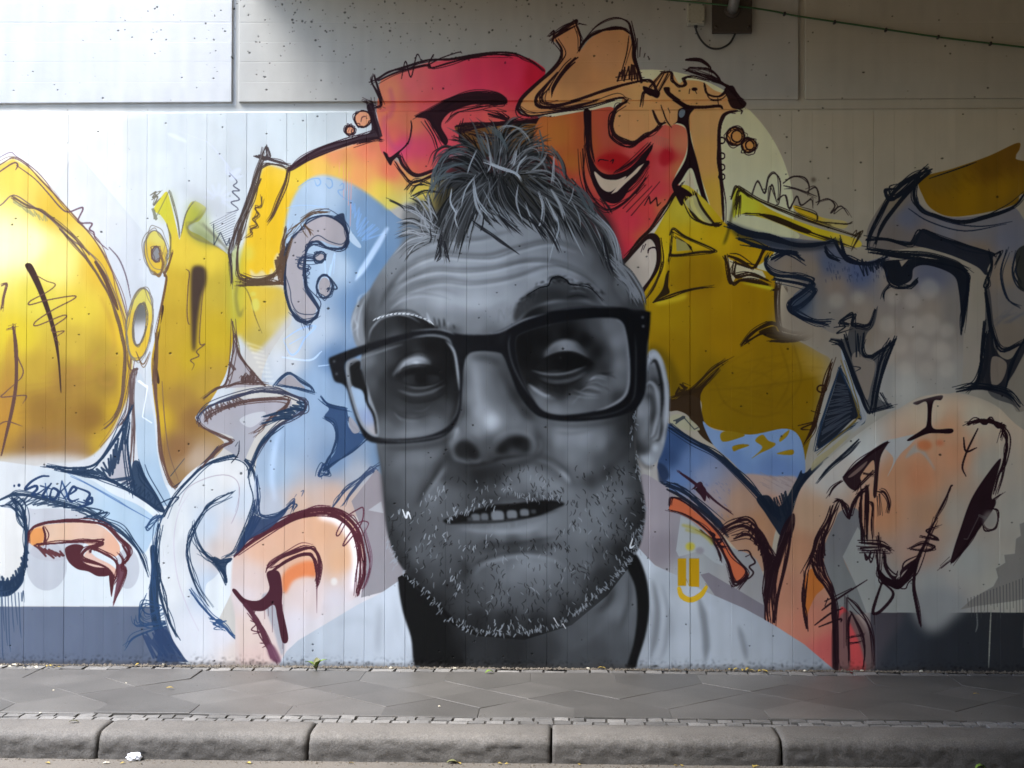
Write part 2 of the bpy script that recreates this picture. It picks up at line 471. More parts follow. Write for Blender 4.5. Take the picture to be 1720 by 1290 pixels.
hatch("60,918 75,922 100,926", "75,932 90,936 108,932", 10, 3, (72, 32, 36), 0.9)
fill("184,960 192,970 188,1000 186,998 183,970", (66, 30, 36), seen=False); fill("200,948 213,955 204,980 191,1016 190,1012 196,975", (80, 44, 54), seen=False, a=0.9)
draw(["200,930 206,940 204,955 212,958 205,980 192,1012", "205,915 215,935 205,950"], 3, (66, 28, 34), n=2)
# vertical navy trunk between tube and band
fill("252,920 262,920 268,960 266,1000 270,1040 276,1062 268,1070 256,1050 250,1000 254,960", NAVY, seen=False, a=0.95)
draw(["275,862 265,890 258,930 256,980 262,1030 274,1070", "266,870 250,890 246,886 262,870 290,876 270,895", "245,1000 238,1020 250,1032 268,1020 240,1015 235,1042 260,1050 285,1040", "225,1040 230,1052 262,1048 290,1042 280,1030 262,1040", "212,1088 225,1070 262,1056 290,1050", "278,1000 286,1040", "275,945 262,965 258,985"], 2.6, (34, 58, 88), n=2, j=2)
fill("262,1060 285,1050 296,1056 290,1066 302,1072 300,1082 314,1080 312,1090 326,1094 318,1102 320,1112 262,1112 266,1090 255,1075", (40, 56, 84), seen=False, a=0.92, sm=False)
hatch("240,1070 262,1060 290,1056", "262,1105 290,1098 320,1095", 18, 3, (34, 52, 82), 0.8, 2.5)
# white hooked letter
fill("275,865 300,815 330,785 365,768 395,768 418,782 428,805 430,835 420,870 405,900 390,935 380,948 360,970 345,985 350,1020 380,1055 405,1085 410,1118 330,1118 300,1090 280,1050 270,1000 264,960 266,910",
     [(300, 880, 232, 240, 248), (290, 980, 234, 241, 249), (330, 1070, 228, 234, 246), (380, 800, 240, 244, 250), (350, 810, 232, 240, 248), (345, 880, 206, 222, 242), (400, 840, 214, 228, 246), (385, 890, 224, 220, 226), (375, 920, 222, 210, 208), (350, 990, 200, 218, 242), (375, 1060, 226, 228, 240), (400, 1095, 232, 220, 216)])
draw(["275,868 290,840 315,808 345,782 375,770 400,768 420,782 428,805 432,835 424,865 410,895 395,925 378,935"], 3.8, NAVY, n=4, j=1.5)
draw(["266,880 262,920 264,960 270,1000 282,1040 296,1070"], 4.2, NAVY, n=4, j=2)
draw(["390,826 370,836 350,850 335,868 322,890 314,915 316,940 322,965 332,990 350,1018"], 3, NAVY, n=4, j=1.8)
draw(["326,880 330,905 345,930 365,942 388,938 380,945 360,940 378,965 380,978 370,955 350,935 335,925"], 3.4, NAVY, n=3, j=1.4)
fill("345,930 370,944 388,938 380,950 380,975 368,955", NAVY, seen=False, a=0.9)
draw(["318,990 335,1015 355,1035 375,1052 390,1068 402,1075", "352,1040 372,1042 358,1048 376,1055"], 3.2, (36, 62, 98), n=3, j=1.6)
draw(["402,818 400,850 392,872 388,880", "300,850 315,820 350,802 380,798 398,808 402,830 395,860"], 1.4, (140, 130, 140), 0.8)
draw(["334,1060 315,1020 298,970 292,910 300,860 318,828"], 1.3, (170, 160, 175), 0.8)
draw(["270,858 262,850 285,838 300,836 282,855", "286,800 310,770"], 2, NAVY)
# ---------------------------------------------------------------- peach ground and blue sweep
fill("470,445 474,405 480,365 490,335 510,305 540,292 575,300 610,318 640,340 668,365 720,400 700,520 660,560 660,700 680,800 680,870 560,865 470,880 432,860 428,800 440,740 470,715 498,690 500,670 470,650 440,640 450,600 475,560 490,530",
     [(540, 310, 176, 200, 228), (500, 345, 178, 203, 231), (485, 410, 180, 205, 232), (620, 365, 116, 148, 186), (625, 440, 98, 133, 174), (600, 420, 112, 146, 184), (600, 510, 104, 138, 180), (640, 520, 105, 136, 174),
      (565, 445, 178, 202, 230), (530, 550, 190, 210, 236), (480, 600, 212, 222, 236), (470, 570, 215, 220, 222), (560, 605, 100, 134, 178), (530, 640, 150, 180, 216), (560, 690, 150, 180, 216), (480, 735, 156, 184, 218), (460, 790, 168, 194, 224),
      (560, 770, 126, 156, 194), (640, 770, 112, 142, 178), (620, 700, 106, 138, 176), (600, 800, 170, 180, 196), (560, 835, 214, 186, 172), (500, 850, 216, 188, 172), (460, 850, 190, 200, 218), (620, 830, 205, 178, 160), (650, 840, 160, 155, 165)])
fill("398,478 402,440 414,395 432,310 446,278 484,284 520,264 580,246 636,230 655,262 672,275 700,298 735,288 760,320 745,350 710,352 685,340 655,352 640,342 610,320 575,302 540,294 510,307 490,337 480,367 474,407 470,442 455,464 425,466",
     [(430, 420, 248, 206, 44), (450, 330, 244, 202, 38), (470, 380, 244, 200, 36), (500, 295, 236, 206, 70), (540, 280, 232, 190, 92), (560, 262, 226, 150, 105), (615, 250, 222, 128, 98), (655, 285, 222, 118, 92), (600, 290, 232, 160, 100),
      (640, 318, 224, 198, 84), (700, 318, 206, 190, 78), (690, 335, 200, 196, 130), (650, 340, 205, 196, 100), (690, 300, 214, 150, 90), (570, 290, 228, 190, 90)], soft=2.2)
for s in ("577,278 577,335", "581,282 581,320", "586,288 585,345", "590,300 588,380", "570,272 569,295"):
    draw([s], 1.8, (226, 140, 120), 0.9, sm=False)
fill("420,452 430,460 440,454 450,462 456,450 462,462 460,436 468,425 470,455 455,468 425,468", (236, 228, 200), a=0.7, soft=1)
draw(["500,315 520,302 535,300 538,308 532,312 528,302", "548,300 556,302 558,312 552,316 546,308", "570,312 576,308 576,318 568,320 572,328 590,340"], 1.8, (110, 148, 190), 0.8)
hatch("590,335 600,350 620,370 645,390", "592,350 598,372 602,395 612,405", 17, 1.6, (112, 150, 196), 0.75)
draw(["596,472 610,450 630,418 650,384"], 10, (184, 206, 232), 0.75, taper=(0.1, 0.6), soft=0.8)
fill("584,380 592,392 606,412 602,416 586,402", (188, 210, 236), a=0.8)
draw(["480,350 500,345 530,346 556,352", "485,370 480,400 476,430", "512,350 545,346"], 1.4, (140, 172, 208), 0.7)
draw(["476,570 505,552 530,548 512,568 500,590 488,595 476,572", "486,578 510,565"], 2.6, (140, 172, 214), 0.8)
draw(["545,428 548,470 556,445 552,470 562,425 560,460"], 2.0, (165, 195, 228), 0.7)
draw(["474,600 520,605 540,590", "535,615 560,612"], 3, (180, 204, 232), 0.6)
draw(["470,722 460,760 456,800 462,840"], 7, (186, 208, 234), 0.5, soft=3)
# second yellow patch under the slab letter
fill("390,440 398,470 440,478 474,484 484,505 486,525 472,548 450,572 430,590 412,576 400,562 392,570 388,520", [(410, 490, 232, 204, 66), (440, 500, 226, 196, 70), (460, 520, 214, 190, 92), (475, 545, 214, 204, 150), (430, 570, 200, 182, 90), (395, 540, 224, 194, 56)], soft=3)
for k in range(9):
    draw([np.array([(415 + k * 4, 576 + k * 8), (440 + k * 2.5, 584 + k * 7)])], 3, (232, 226, 204), 0.6, soft=0.8)
draw(["396,480 410,482 420,500 428,530 440,560", "392,545 400,575 404,600"], 2, (92, 80, 44), 0.7)
fill("385,420 402,415 410,440 408,520 392,560 384,520", (178, 190, 70), a=0.55, soft=6)
fill(ring(429, 512, 7, 11), (226, 224, 110), soft=1.5, a=0.8); fill(ring(425, 494, 5, 4), (226, 222, 110), soft=1.2, a=0.7); fill(ring(418, 425, 8, 14), (220, 216, 100), soft=4, a=0.6)
# slab letter outlines
draw(["445,248 432,285 418,325 402,370 392,400 385,425 388,450 389,476", "446,246 448,268 430,262 470,272 484,278"], 4, (54, 44, 44), n=3, j=1.4)
fill("443,250 434,272 420,318 404,365 390,405 386,425 392,420 400,395 414,350 428,310 440,280 438,268", (160, 165, 176), a=0.85)
draw(["443,256 430,290 414,340 398,385 388,420", "440,275 425,330 408,375 396,410", "440,280 450,275 470,278 482,284"], 3, (58, 46, 40), n=3, j=1.6)
draw(["438,300 420,345 408,380 400,415 398,445 402,465 420,472 450,468 465,455 474,430 480,400 492,385"], 3, (62, 48, 38), n=3, j=1.4)
draw(["484,282 478,310 466,340 458,360 448,374"], 5, (66, 48, 36), n=2, taper=(1, 0.2))
draw(["440,330 438,345 428,350 434,360 424,368 432,378 420,385 424,392 412,400"], 2.5, (76, 56, 34), n=2)
draw(["402,468 420,474 450,474 478,476 486,478", "405,462 430,470 460,462 470,450 478,460 482,480", "400,480 450,478 480,476"], 4.2, (70, 52, 36), n=4, j=1.6)
hatch("462,440 470,425 480,410", "470,475 478,470 484,460", 14, 2.4, (70, 50, 34), 0.9)
draw(["400,468 396,500 402,530 408,520"], 6, (110, 104, 52), 0.6, n=2, soft=1.5)
hatch("358,375 364,385 380,395 386,400", "352,405 362,415 376,415 384,412", 3, 1.5, INK, 0.8)
for k in range(14):
    draw([np.array([(352 + k * 2.2, 376 + k * 2.8), (398 - k * 0.8, 352 + k * 4.6)])], 1.6, (66, 66, 78), 0.85, sm=False)
draw(["385,290 398,305 392,312 402,320 390,322 402,335 388,340 400,352 380,358"], 2, (66, 66, 78), 0.9)
draw(["300,220 330,232 350,240 370,262 390,288"], 1.6, (182, 186, 204), 0.8)
draw(["283,225 300,232 312,238"], 6, (198, 204, 222), 0.6, soft=1); draw(["380,275 384,292 402,285 388,300 408,295"], 6, (190, 196, 214), 0.5, soft=1)
for k in range(8):
    a = k * 0.5 + 3.3
    draw([np.array([(366 + 8 * math.cos(a), 335 + 8 * math.sin(a)), (366 + 24 * math.cos(a), 335 + 26 * math.sin(a))])], 7, (186, 192, 208), 0.5, soft=1.5)
fill("300,310 330,318 380,345 372,372 330,345", (196, 202, 214), a=0.5, soft=6)
# grey thorn and tongue
fill("394,572 402,600 446,646 420,650 376,652 388,620", (180, 178, 188), sm=False)
draw(["390,540 392,575 388,610 378,645 362,655 340,670", "394,560 402,595 420,620 446,648", "376,650 400,644 425,642 448,646", "405,640 408,632 410,642 416,630 418,642 424,625 426,644 432,632"], 3.2, (68, 50, 46), n=3, j=1.2)
hatch("386,610 380,635", "394,620 388,645", 7, 1.8, (68, 50, 46), 0.8)
fill("336,706 345,692 380,676 430,668 475,668 490,676 476,694 448,704 434,724 420,752 408,775 396,765 372,748 392,735 355,722", [(370, 705, 180, 180, 192), (430, 690, 178, 178, 192), (400, 745, 178, 182, 196)])
fill("402,706 420,695 445,692 440,705 420,718", (208, 214, 226), a=0.9)
draw(["332,708 334,698 350,684 390,668 430,658 465,658 495,666 513,676 510,690 490,702 465,716 445,740 430,765 418,790"], 5, (44, 46, 62), n=4, j=1.8)
draw(["345,708 350,698 380,684 420,674 460,670 484,672 480,684 455,700 440,720 425,728", "332,708 345,720 370,732 390,742 372,752 350,772 338,785"], 3.4, (72, 52, 48), n=4, j=1.5)
hatch("340,690 370,678 400,668", "346,706 375,690 410,675", 13, 2, (70, 54, 52), 0.85)
hatch("455,700 475,690 500,675", "480,702 495,695 512,680", 10, 3, NAVY, 0.9)
draw(["442,700 490,688 508,690", "440,712 470,704 490,704", "470,715 440,742 425,775 418,800"], 4, NAVY, n=3, j=1.5)
draw(["388,778 400,762 402,740", "395,750 400,742"], 1.8, INK)
fill("466,645 478,635 488,630 500,640 512,652 500,650 475,648", (168, 166, 176))
draw(["463,648 474,634 488,628 505,640 524,652 528,660", "466,648 500,652 528,660"], 4, (34, 52, 76), n=2)
# navy star by the glasses
fill("540,666 550,676 566,682 582,686 584,712 590,722 604,728 616,732 590,760 570,770 548,790 552,775 562,760 566,740 564,715 548,706 545,698 552,688 548,680", (36, 58, 90), seen=False, a=0.92)
draw(["538,666 550,678 584,686", "545,700 562,712 566,735 560,755 550,775 545,790 560,778 590,760 616,738", "586,700 592,715 604,725", "535,800 538,790 545,780 552,796 540,798"], 3, (26, 46, 74), n=3, j=1.6)
fill("588,700 604,722 594,728 586,715", (160, 160, 172), a=0.9)
draw(["548,790 540,800 534,798 540,785 555,775"], 1.8, (34, 56, 90))
draw(["635,782 620,792 600,806 580,824 566,842 556,856", "630,788 610,802 590,826 575,850", "610,800 625,790 630,800"], 3, (44, 58, 84), n=3, j=1.5)
# peach arch letter
fill("395,1130 395,1000 470,900 600,880 690,960 700,1010 560,1080 520,1130", [(430, 1090, 226, 210, 208), (500, 1080, 222, 220, 230), (620, 1010, 220, 220, 230)], sm=False)
fill("590,842 632,788 642,800 655,840 690,975 640,995 606,1004 614,930 604,880", [(620, 830, 150, 146, 156), (630, 900, 152, 150, 160), (640, 970, 152, 152, 162)], sm=False)
fill("618,857 640,842 644,862", (178, 182, 192), sm=False)
fill("395,925 430,905 470,880 510,862 550,856 585,868 605,895 612,935 610,970 600,1002 560,1022 520,1047 490,1072 472,1105 440,1118 405,1118 400,1060 392,1020 388,990",
     [(440, 918, 232, 190, 166), (480, 900, 230, 186, 160), (540, 890, 230, 184, 152), (570, 940, 230, 186, 152), (500, 930, 230, 186, 160), (600, 970, 226, 218, 226), (560, 1010, 222, 220, 232), (520, 1000, 224, 210, 212), (500, 1050, 224, 222, 234), (420, 970, 226, 208, 206), (410, 1000, 226, 216, 222), (410, 1060, 226, 208, 202), (430, 1105, 224, 200, 196)], soft=1)
draw(["538,868 568,876 590,905 598,945 592,990"], 12, (232, 232, 238), 0.85, soft=3)
fill("474,990 474,968 488,952 515,942 531,946 531,968 512,968 492,976 480,996", (232, 140, 92), soft=2.5)
fill(ring(561, 977, 5.5, 6.5), (240, 238, 238), soft=0.8)
fill("440,1000 460,1000 470,1040 478,1085 472,1100 460,1060 448,1030", (166, 172, 186), a=0.8, soft=1.5)
draw(["393,934 420,910 460,884 500,864 545,856 575,864 600,890 612,930 612,960 604,990 600,996", "400,925 440,900 490,872 540,862 575,872 595,895 604,930 604,965 598,996"], 5, (62, 24, 34), n=4, j=1.8)
draw(["605,885 590,865 570,898 565,895 580,870 600,856 610,854 606,880 580,915 578,910 600,880 615,876 617,885 595,920", "500,862 530,850 556,850"], 2, (74, 34, 48))
draw(["612,890 622,935 616,970 608,990"], 1.8, (90, 60, 76), n=2)
draw(["448,955 470,938 500,924 520,920 532,930 536,950 534,975 531,985", "455,960 480,942 510,930 525,936 531,960 531,980"], 5, (58, 24, 34), n=3, j=1.4)
draw(["446,962 452,948 480,930 505,918 520,916"], 2, (66, 30, 40), n=2); draw(["532,985 532,1030"], 1.8, (80, 50, 60), taper=(1, 0.2))
fill("448,962 468,960 474,990 474,1020 484,1072 474,1078 466,1040 460,1016 442,1026 420,1024 405,1012 392,996 390,990 396,990 412,1006 435,1008 452,990", (58, 26, 36), seen=False)
hatch("398,1000 430,1015", "425,1028 452,1012", 9, 2, (58, 26, 36), 0.8)
draw(["408,1012 425,1035 440,1060 452,1085 465,1112", "412,1014 432,1045 446,1075 456,1105", "420,1030 440,1055 458,1095"], 5.5, (66, 32, 44), n=3, j=2)
draw(["420,1042 430,1048 422,1058 436,1062 424,1065", "436,1080 450,1082 440,1088"], 1.8, (66, 32, 44))
fill("448,1085 460,1085 472,1112 455,1108", (92, 56, 74), seen=False, a=0.9, soft=1)
for x, y in ((444, 1040), (450, 1035), (457, 1062), (474, 1090)):
    draw([np.array([(x, 1015), (x + .5, y)])], 1.5, (62, 30, 40), 0.9, sm=False)
# navy knot between white hook and peach arch
fill("424,868 436,868 440,872 458,870 474,858 484,852 476,866 452,888 420,905 402,922 396,930 408,900", (34, 50, 78), seen=False, a=0.92)
draw(["430,800 434,840 438,866 460,868 475,860 488,848", "428,840 420,880 400,920", "440,866 420,900 398,930", "482,852 494,842 490,856"], 3.4, (30, 48, 76), n=3, j=1.8)
draw(["488,846 495,838 492,850", "498,830 494,836", "505,826 510,824 506,834"], 1.6, (60, 70, 96))
# ---------------------------------------------------------------- red letter on top
fill("640,135 665,122 717,106 760,100 800,94 850,90 885,97 905,108 916,120 905,140 880,160 870,175 874,190 905,200 900,270 850,290 770,290 735,290 700,296 680,285 668,262 655,268 640,255 636,232 640,225 632,185 636,160",
     [(860, 122, 165, 34, 58), (895, 128, 138, 18, 36), (800, 130, 172, 42, 66), (750, 135, 186, 60, 76), (690, 140, 192, 82, 86), (655, 150, 200, 110, 84), (650, 190, 204, 108, 78), (655, 225, 206, 100, 84), (672, 245, 205, 68, 108), (690, 205, 208, 108, 80), (705, 250, 204, 72, 100), (740, 255, 200, 66, 84),
      (780, 190, 186, 68, 72), (720, 180, 196, 74, 80), (830, 200, 180, 70, 66), (710, 278, 206, 92, 84), (690, 290, 214, 110, 80)], sm=True)
for s in ("655,150 660,175 654,195 645,200 650,230 665,250 685,245 690,232", "640,185 655,178"):
    draw([s], 9, (206, 82, 118), 0.5, soft=2.5)
draw(["625,137 637,130 655,120 680,112 717,101 755,99 795,92 830,88 860,89 880,96 897,105 915,119", "635,136 667,122 717,109 725,114 755,106 792,96 830,92 860,94"], 3, PLUM, n=2)
draw(["674,133 681,103 690,130 700,92 708,104", "717,112 728,92 720,108 740,98 770,88 776,90"], 1.8, PLUM)
draw(["625,129 625,140 634,155 639,175 630,180", "628,128 636,150 642,170"], 3, PLUM, n=2)
fill("615,178 626,172 631,192 641,224 637,231 600,239 560,252 520,270 490,287 484,284 508,264 545,244 590,232 622,221 620,195", (46, 28, 36), seen=False, a=0.9)
draw(["484,286 510,266 545,247 590,233 630,222", "500,276 540,256 600,236 638,230", "600,242 630,234 642,236", "618,175 628,200 637,228", "612,170 640,180", "623,168 632,220"], 2.6, PLUM, n=3, j=1.5)
for (x, y, r) in ((609, 200, 14), (587, 219, 8)):
    fill(ring(x, y, r, r), (210, 150, 118)); oval(x, y, r, r, 2.4, PLUM, 3)
draw(["606,205 608,197 616,195", "584,222 588,214"], 1.8, (120, 70, 66))
fill("697,196 717,186 742,172 762,162 792,156 830,157 847,163 851,170 835,174 805,173 780,178 760,186 746,198 741,213 752,234 748,244 738,232 728,214 716,200", PLUM, seen=False, a=0.95)
draw(["697,196 742,172 790,155 835,157 851,170 838,174 800,174", "735,190 770,168 820,165", "850,172 800,180 765,190 748,206", "718,198 736,226 750,245", "713,203 728,228 735,250"], 2.4, PLUM, n=2)
draw(["690,203 691,215 686,238 673,253 662,262"], 2.4, PLUM)
fill("643,255 650,258 655,264 672,252 668,262 660,270 656,278 650,270", PLUM, seen=False)
draw(["656,266 668,264 675,278 690,293 705,296 735,284 750,276", "668,258 676,275 692,290 715,292 750,272", "664,272 676,290 694,306 730,292 745,290"], 3.2, PLUM, n=2, j=1.5)
fill("764,212 790,208 850,205 912,200 925,195 930,210 920,235 912,250 905,260 870,262 800,262 780,240 770,225", [(800, 235, 90, 60, 30), (880, 225, 100, 66, 28), (840, 250, 120, 80, 40)])
draw(["764,213 800,208 860,205 925,196", "768,222 820,212 900,206 928,212", "775,210 772,228 785,240", "820,192 850,200 835,190", "912,205 916,240 908,262", "925,210 918,235", "905,262 925,212", "790,225 830,232 870,222"], 4, PLUM, n=4, j=2.2)
# ---------------------------------------------------------------- right red letter
fill("905,200 930,196 985,186 1030,180 1028,215 1040,234 1062,240 1085,228 1110,212 1128,208 1150,215 1155,235 1150,262 1132,300 1140,312 1125,335 1112,360 1095,385 1070,410 1052,432 1040,448 1000,420 955,335 920,305 895,245",
     [(935, 225, 140, 84, 36), (955, 270, 136, 78, 32), (985, 240, 132, 66, 34), (1000, 300, 146, 66, 50), (1020, 230, 132, 60, 44), (1060, 252, 150, 62, 56), (1030, 270, 124, 18, 22), (1075, 262, 132, 22, 30), (1100, 240, 150, 72, 62), (1110, 275, 152, 52, 56), (1120, 262, 128, 18, 28), (1140, 240, 150, 88, 62), (1135, 280, 148, 84, 52),
      (1100, 320, 156, 46, 54), (1060, 370, 164, 42, 56), (1050, 415, 160, 40, 54), (1085, 350, 158, 48, 50), (1108, 345, 160, 78, 52), (1080, 398, 158, 70, 50), (970, 335, 150, 40, 48), (1000, 370, 150, 36, 48), (930, 290, 148, 44, 50)])
fill(ring(1030, 272, 30, 14), (120, 14, 18), soft=2, a=0.8); fill(ring(1118, 264, 10, 16, 0.4), (124, 16, 26), soft=2, a=0.8)
fill("980,186 992,188 990,230 992,260 1002,282 1016,292 1035,292 1060,280 1092,245 1095,250 1085,268 1090,270 1088,278 1060,312 1045,335 1030,342 1012,335 1000,318 992,290 984,240", PLUM, seen=False)
fill("998,288 1014,300 1035,302 1052,296 1040,310 1025,322 1012,318 1003,305", (152, 140, 124)); fill("1082,274 1070,290 1050,308 1036,322 1026,326 1040,308 1060,292 1072,280", (152, 140, 124), sm=False)
draw(["984,188 984,235 990,280 1000,310 1018,330 1035,330 1055,315 1075,295 1088,275", "990,190 992,240 998,270", "978,250 982,300 995,330 1012,350", "1000,340 1020,352 1040,345 1065,325 1085,298", "1092,242 1060,272 1030,290"], 3, PLUM, n=3, j=1.5)
draw(["1022,270 1008,268 1004,272", "1028,275 1030,268 1024,272"], 1.8, PLUM)
for s in ("1046,350 1085,310", "1052,356 1095,312", "1060,362 1108,305", "1068,325 1082,308", "1082,345 1090,330 1092,342 1102,332 1104,346 1110,340"):
    draw([s], 2.2, PLUM, sm=False)
for k in range(10):
    draw([np.array([(1095 + k * 3, 225 + k), (1096 + k * 3.4, 238 + k * 2)])], 2.4, (196, 128, 104), 0.6)
# ---------------------------------------------------------------- tan letter on top
fill("926,64 945,51 966,38 974,58 974,84 990,66 1010,54 1036,49 1054,54 1062,78 1066,104 1076,132 1092,136 1100,132 1112,122 1128,122 1140,140 1150,135 1180,138 1200,152 1225,160 1240,168 1248,176 1232,186 1216,194 1208,215 1206,250 1210,300 1214,340 1210,372 1200,368 1188,330 1172,280 1160,225 1155,212 1140,206 1125,212 1112,208 1100,216 1085,226 1062,238 1040,232 1028,215 1030,190 1044,170 1036,165 980,178 920,190 885,194 874,184 872,172 880,158 900,142 925,118 940,96 944,80",
     [(1010, 90, 124, 88, 58), (950, 75, 126, 88, 58), (960, 120, 122, 86, 54), (990, 140, 132, 92, 58), (920, 165, 150, 108, 66), (1000, 165, 150, 108, 64), (1060, 205, 146, 106, 66), (1080, 160, 150, 108, 66), (1140, 155, 146, 104, 62), (1185, 200, 146, 106, 64), (1185, 260, 148, 108, 60), (1195, 330, 152, 118, 44), (1120, 195, 146, 106, 66), (1210, 165, 140, 102, 64)])
draw(["922,61 945,48 966,34 968,40", "926,67 948,54 968,43", "928,70 930,52 924,58", "930,62 950,46 970,36", "966,36 974,60 974,86", "972,40 982,42", "968,46 978,70"], 2.6, PLUM, n=2, j=1.2)
draw(["934,68 943,84 939,102 922,122 898,143 878,162 869,178 873,190 888,196"], 6, PLUM, n=3, j=1.5)
draw(["972,86 984,68 1002,55 1025,47 1045,47 1057,56"], 4, PLUM, n=3, j=1.5); draw(["978,72 1000,45 1022,32 1042,31 1058,44 1064,80"], 1.8, PLUM, n=2)
draw(["1058,44 1064,75 1066,100 1078,137"], 7, PLUM, n=2); draw(["1056,60 1052,90 1042,125", "1062,70 1050,110"], 1.8, PLUM)
draw(["966,98 952,112 938,130 928,148 926,160"], 5.5, PLUM, taper=(0.9, 0.2), n=2); draw(["964,106 948,122 934,142 928,155"], 2, PLUM)
draw(["936,122 915,145 902,160 900,172 912,179 940,176 985,163 1020,150 1060,139 1086,135"], 5.5, PLUM, n=3, j=1.4)
draw(["922,140 910,158 912,170 930,174", "905,178 950,180 1000,168", "872,182 890,194 930,189 990,177 1040,164 1052,169"], 2.6, PLUM, n=3, j=1.4)
draw(["1052,170 1038,177 1031,190 1027,212 1033,228 1048,238 1064,240 1082,230 1100,218 1112,208"], 8, PLUM, n=3, j=1.6); draw(["1096,185 1102,200 1108,208 1118,206"], 4.5, PLUM)
hatch("1040,122 1060,110 1072,112", "1036,138 1060,134 1078,138", 9, 2.4, PLUM)
draw(["1034,130 1078,122", "1036,136 1082,130"], 2.4, PLUM)
for s in ("1070,65 1071,98", "1075,80 1074,96", "1083,90 1081,97", "1088,95 1090,99"):
    draw([s], 2.4, PLUM, sm=False)
draw(["1076,134 1092,136 1100,150 1094,160 1080,155 1075,178", "1098,155 1116,122", "1090,148 1112,120", "1104,158 1122,124"], 4, PLUM, n=2)
fill("1080,145 1096,150 1108,155 1104,165 1092,160 1082,155", PLUM, seen=False)
draw(["1115,122 1128,122 1130,135 1142,145 1152,142 1150,132 1165,128 1190,135"], 4, PLUM, n=2)
draw(["1190,112 1172,102 1153,101 1178,101 1192,112 1194,122", "1152,118 1162,114 1190,116 1205,128 1208,137 1190,132 1165,122 1152,117", "1168,122 1195,130 1220,146 1235,160"], 3, PLUM, n=2)
draw(["1182,140 1188,158 1208,162 1222,150", "1190,134 1210,140 1228,152 1246,176"], 4, PLUM, n=2)
fill("1216,150 1230,144 1240,160 1254,172 1246,182 1230,180 1222,166", PLUM, seen=False, a=0.92)
fill("1114,148 1124,147 1126,156 1140,166 1158,178 1152,182 1136,172 1120,160", PLUM, seen=False); draw(["1124,156 1150,176 1180,179 1208,177 1214,182"], 5, PLUM)
draw(["1205,165 1208,178", "1158,150 1157,158", "1165,148 1170,158"], 2.6, PLUM); fill(ring(1166, 150, 5, 3), PLUM, seen=False)
fill("1137,203 1141,182 1166,180 1157,197 1160,232 1171,272 1183,322 1196,362 1188,362 1172,312 1160,282 1142,306 1132,314 1129,306 1150,270 1155,240 1151,214 1138,207 1130,209", PLUM, seen=False)
fill(ring(1145, 190, 5, 8, 0.3), (72, 82, 90))
fill("1160,290 1168,318 1182,350 1170,345 1150,312", (150, 140, 118), a=0.9)
draw(["1238,186 1222,189 1212,198 1207,220 1207,262 1210,300 1214,340 1215,372"], 6, PLUM, n=3, j=1.3); draw(["1240,182 1246,186 1244,192"], 2, PLUM)
for y in (236, 262, 281, 297):
    oval(1212, y, 5, 5, 2, PLUM, 1)
for (x, y, r) in ((1235, 229, 15), (1257, 244, 12)):
    fill(ring(x, y, r, r), (150, 98, 52)); oval(x, y, r, r, 3, PLUM, 3); oval(x + 2, y, r * 0.6, r * 0.65, 2.2, PLUM, 1)
draw(["1110,175 1118,200 1128,215", "1122,180 1125,190"], 2, PLUM)
# ---------------------------------------------------------------- olive-yellow mass on the right
fill("1055,445 1085,412 1110,372 1142,312 1178,330 1215,372 1232,382 1262,400 1300,420 1282,440 1270,450 1300,462 1302,490 1306,540 1312,562 1345,575 1376,592 1395,606 1384,640 1375,690 1356,755 1345,800 1330,800 1318,770 1300,745 1280,735 1200,720 1180,702 1176,672 1150,662 1128,672 1122,640 1100,600 1080,600 1080,520 1060,500",
     [(1150, 350, 150, 138, 40), (1150, 400, 150, 128, 16), (1200, 400, 148, 124, 12), (1120, 430, 156, 136, 18), (1250, 425, 140, 112, 10), (1170, 455, 120, 92, 6), (1170, 480, 118, 90, 6), (1250, 500, 118, 90, 4), (1120, 520, 128, 104, 6), (1220, 560, 118, 90, 4), (1120, 590, 120, 94, 4), (1190, 640, 102, 80, 2), (1300, 600, 104, 80, 4), (1300, 680, 96, 74, 0), (1350, 650, 96, 74, 2), (1240, 710, 100, 78, 2), (1340, 760, 92, 72, 0), (1375, 610, 120, 100, 40)])
fill("1125,430 1205,428 1208,480 1165,490 1125,480", (112, 86, 4), a=0.6, soft=2.5)
fill("1085,590 1100,580 1125,600 1145,650 1122,672 1118,620", (64, 52, 4), a=0.55, soft=4)
for k in range(22):
    x0 = rng.uniform(1180, 1290); y0 = rng.uniform(600, 690)
    draw([np.array([(x0, y0), (x0 + rng.uniform(40, 110), y0 + rng.uniform(-60, 40))])], 2.2, (128, 96, 12), 0.5, soft=0.6)
draw(["1200,640 1220,680 1270,700 1320,690", "1310,580 1325,640 1300,690", "1330,570 1345,640 1310,690", "1190,655 1260,650 1370,635"], 2.4, (120, 90, 12), 0.5, soft=0.6)
fill("1100,505 1135,498 1152,493 1150,502 1120,510 1104,512", (162, 146, 30), a=0.8, soft=2)
fill("1245,475 1290,480 1300,488 1288,486", (170, 160, 30), a=0.8, soft=1)
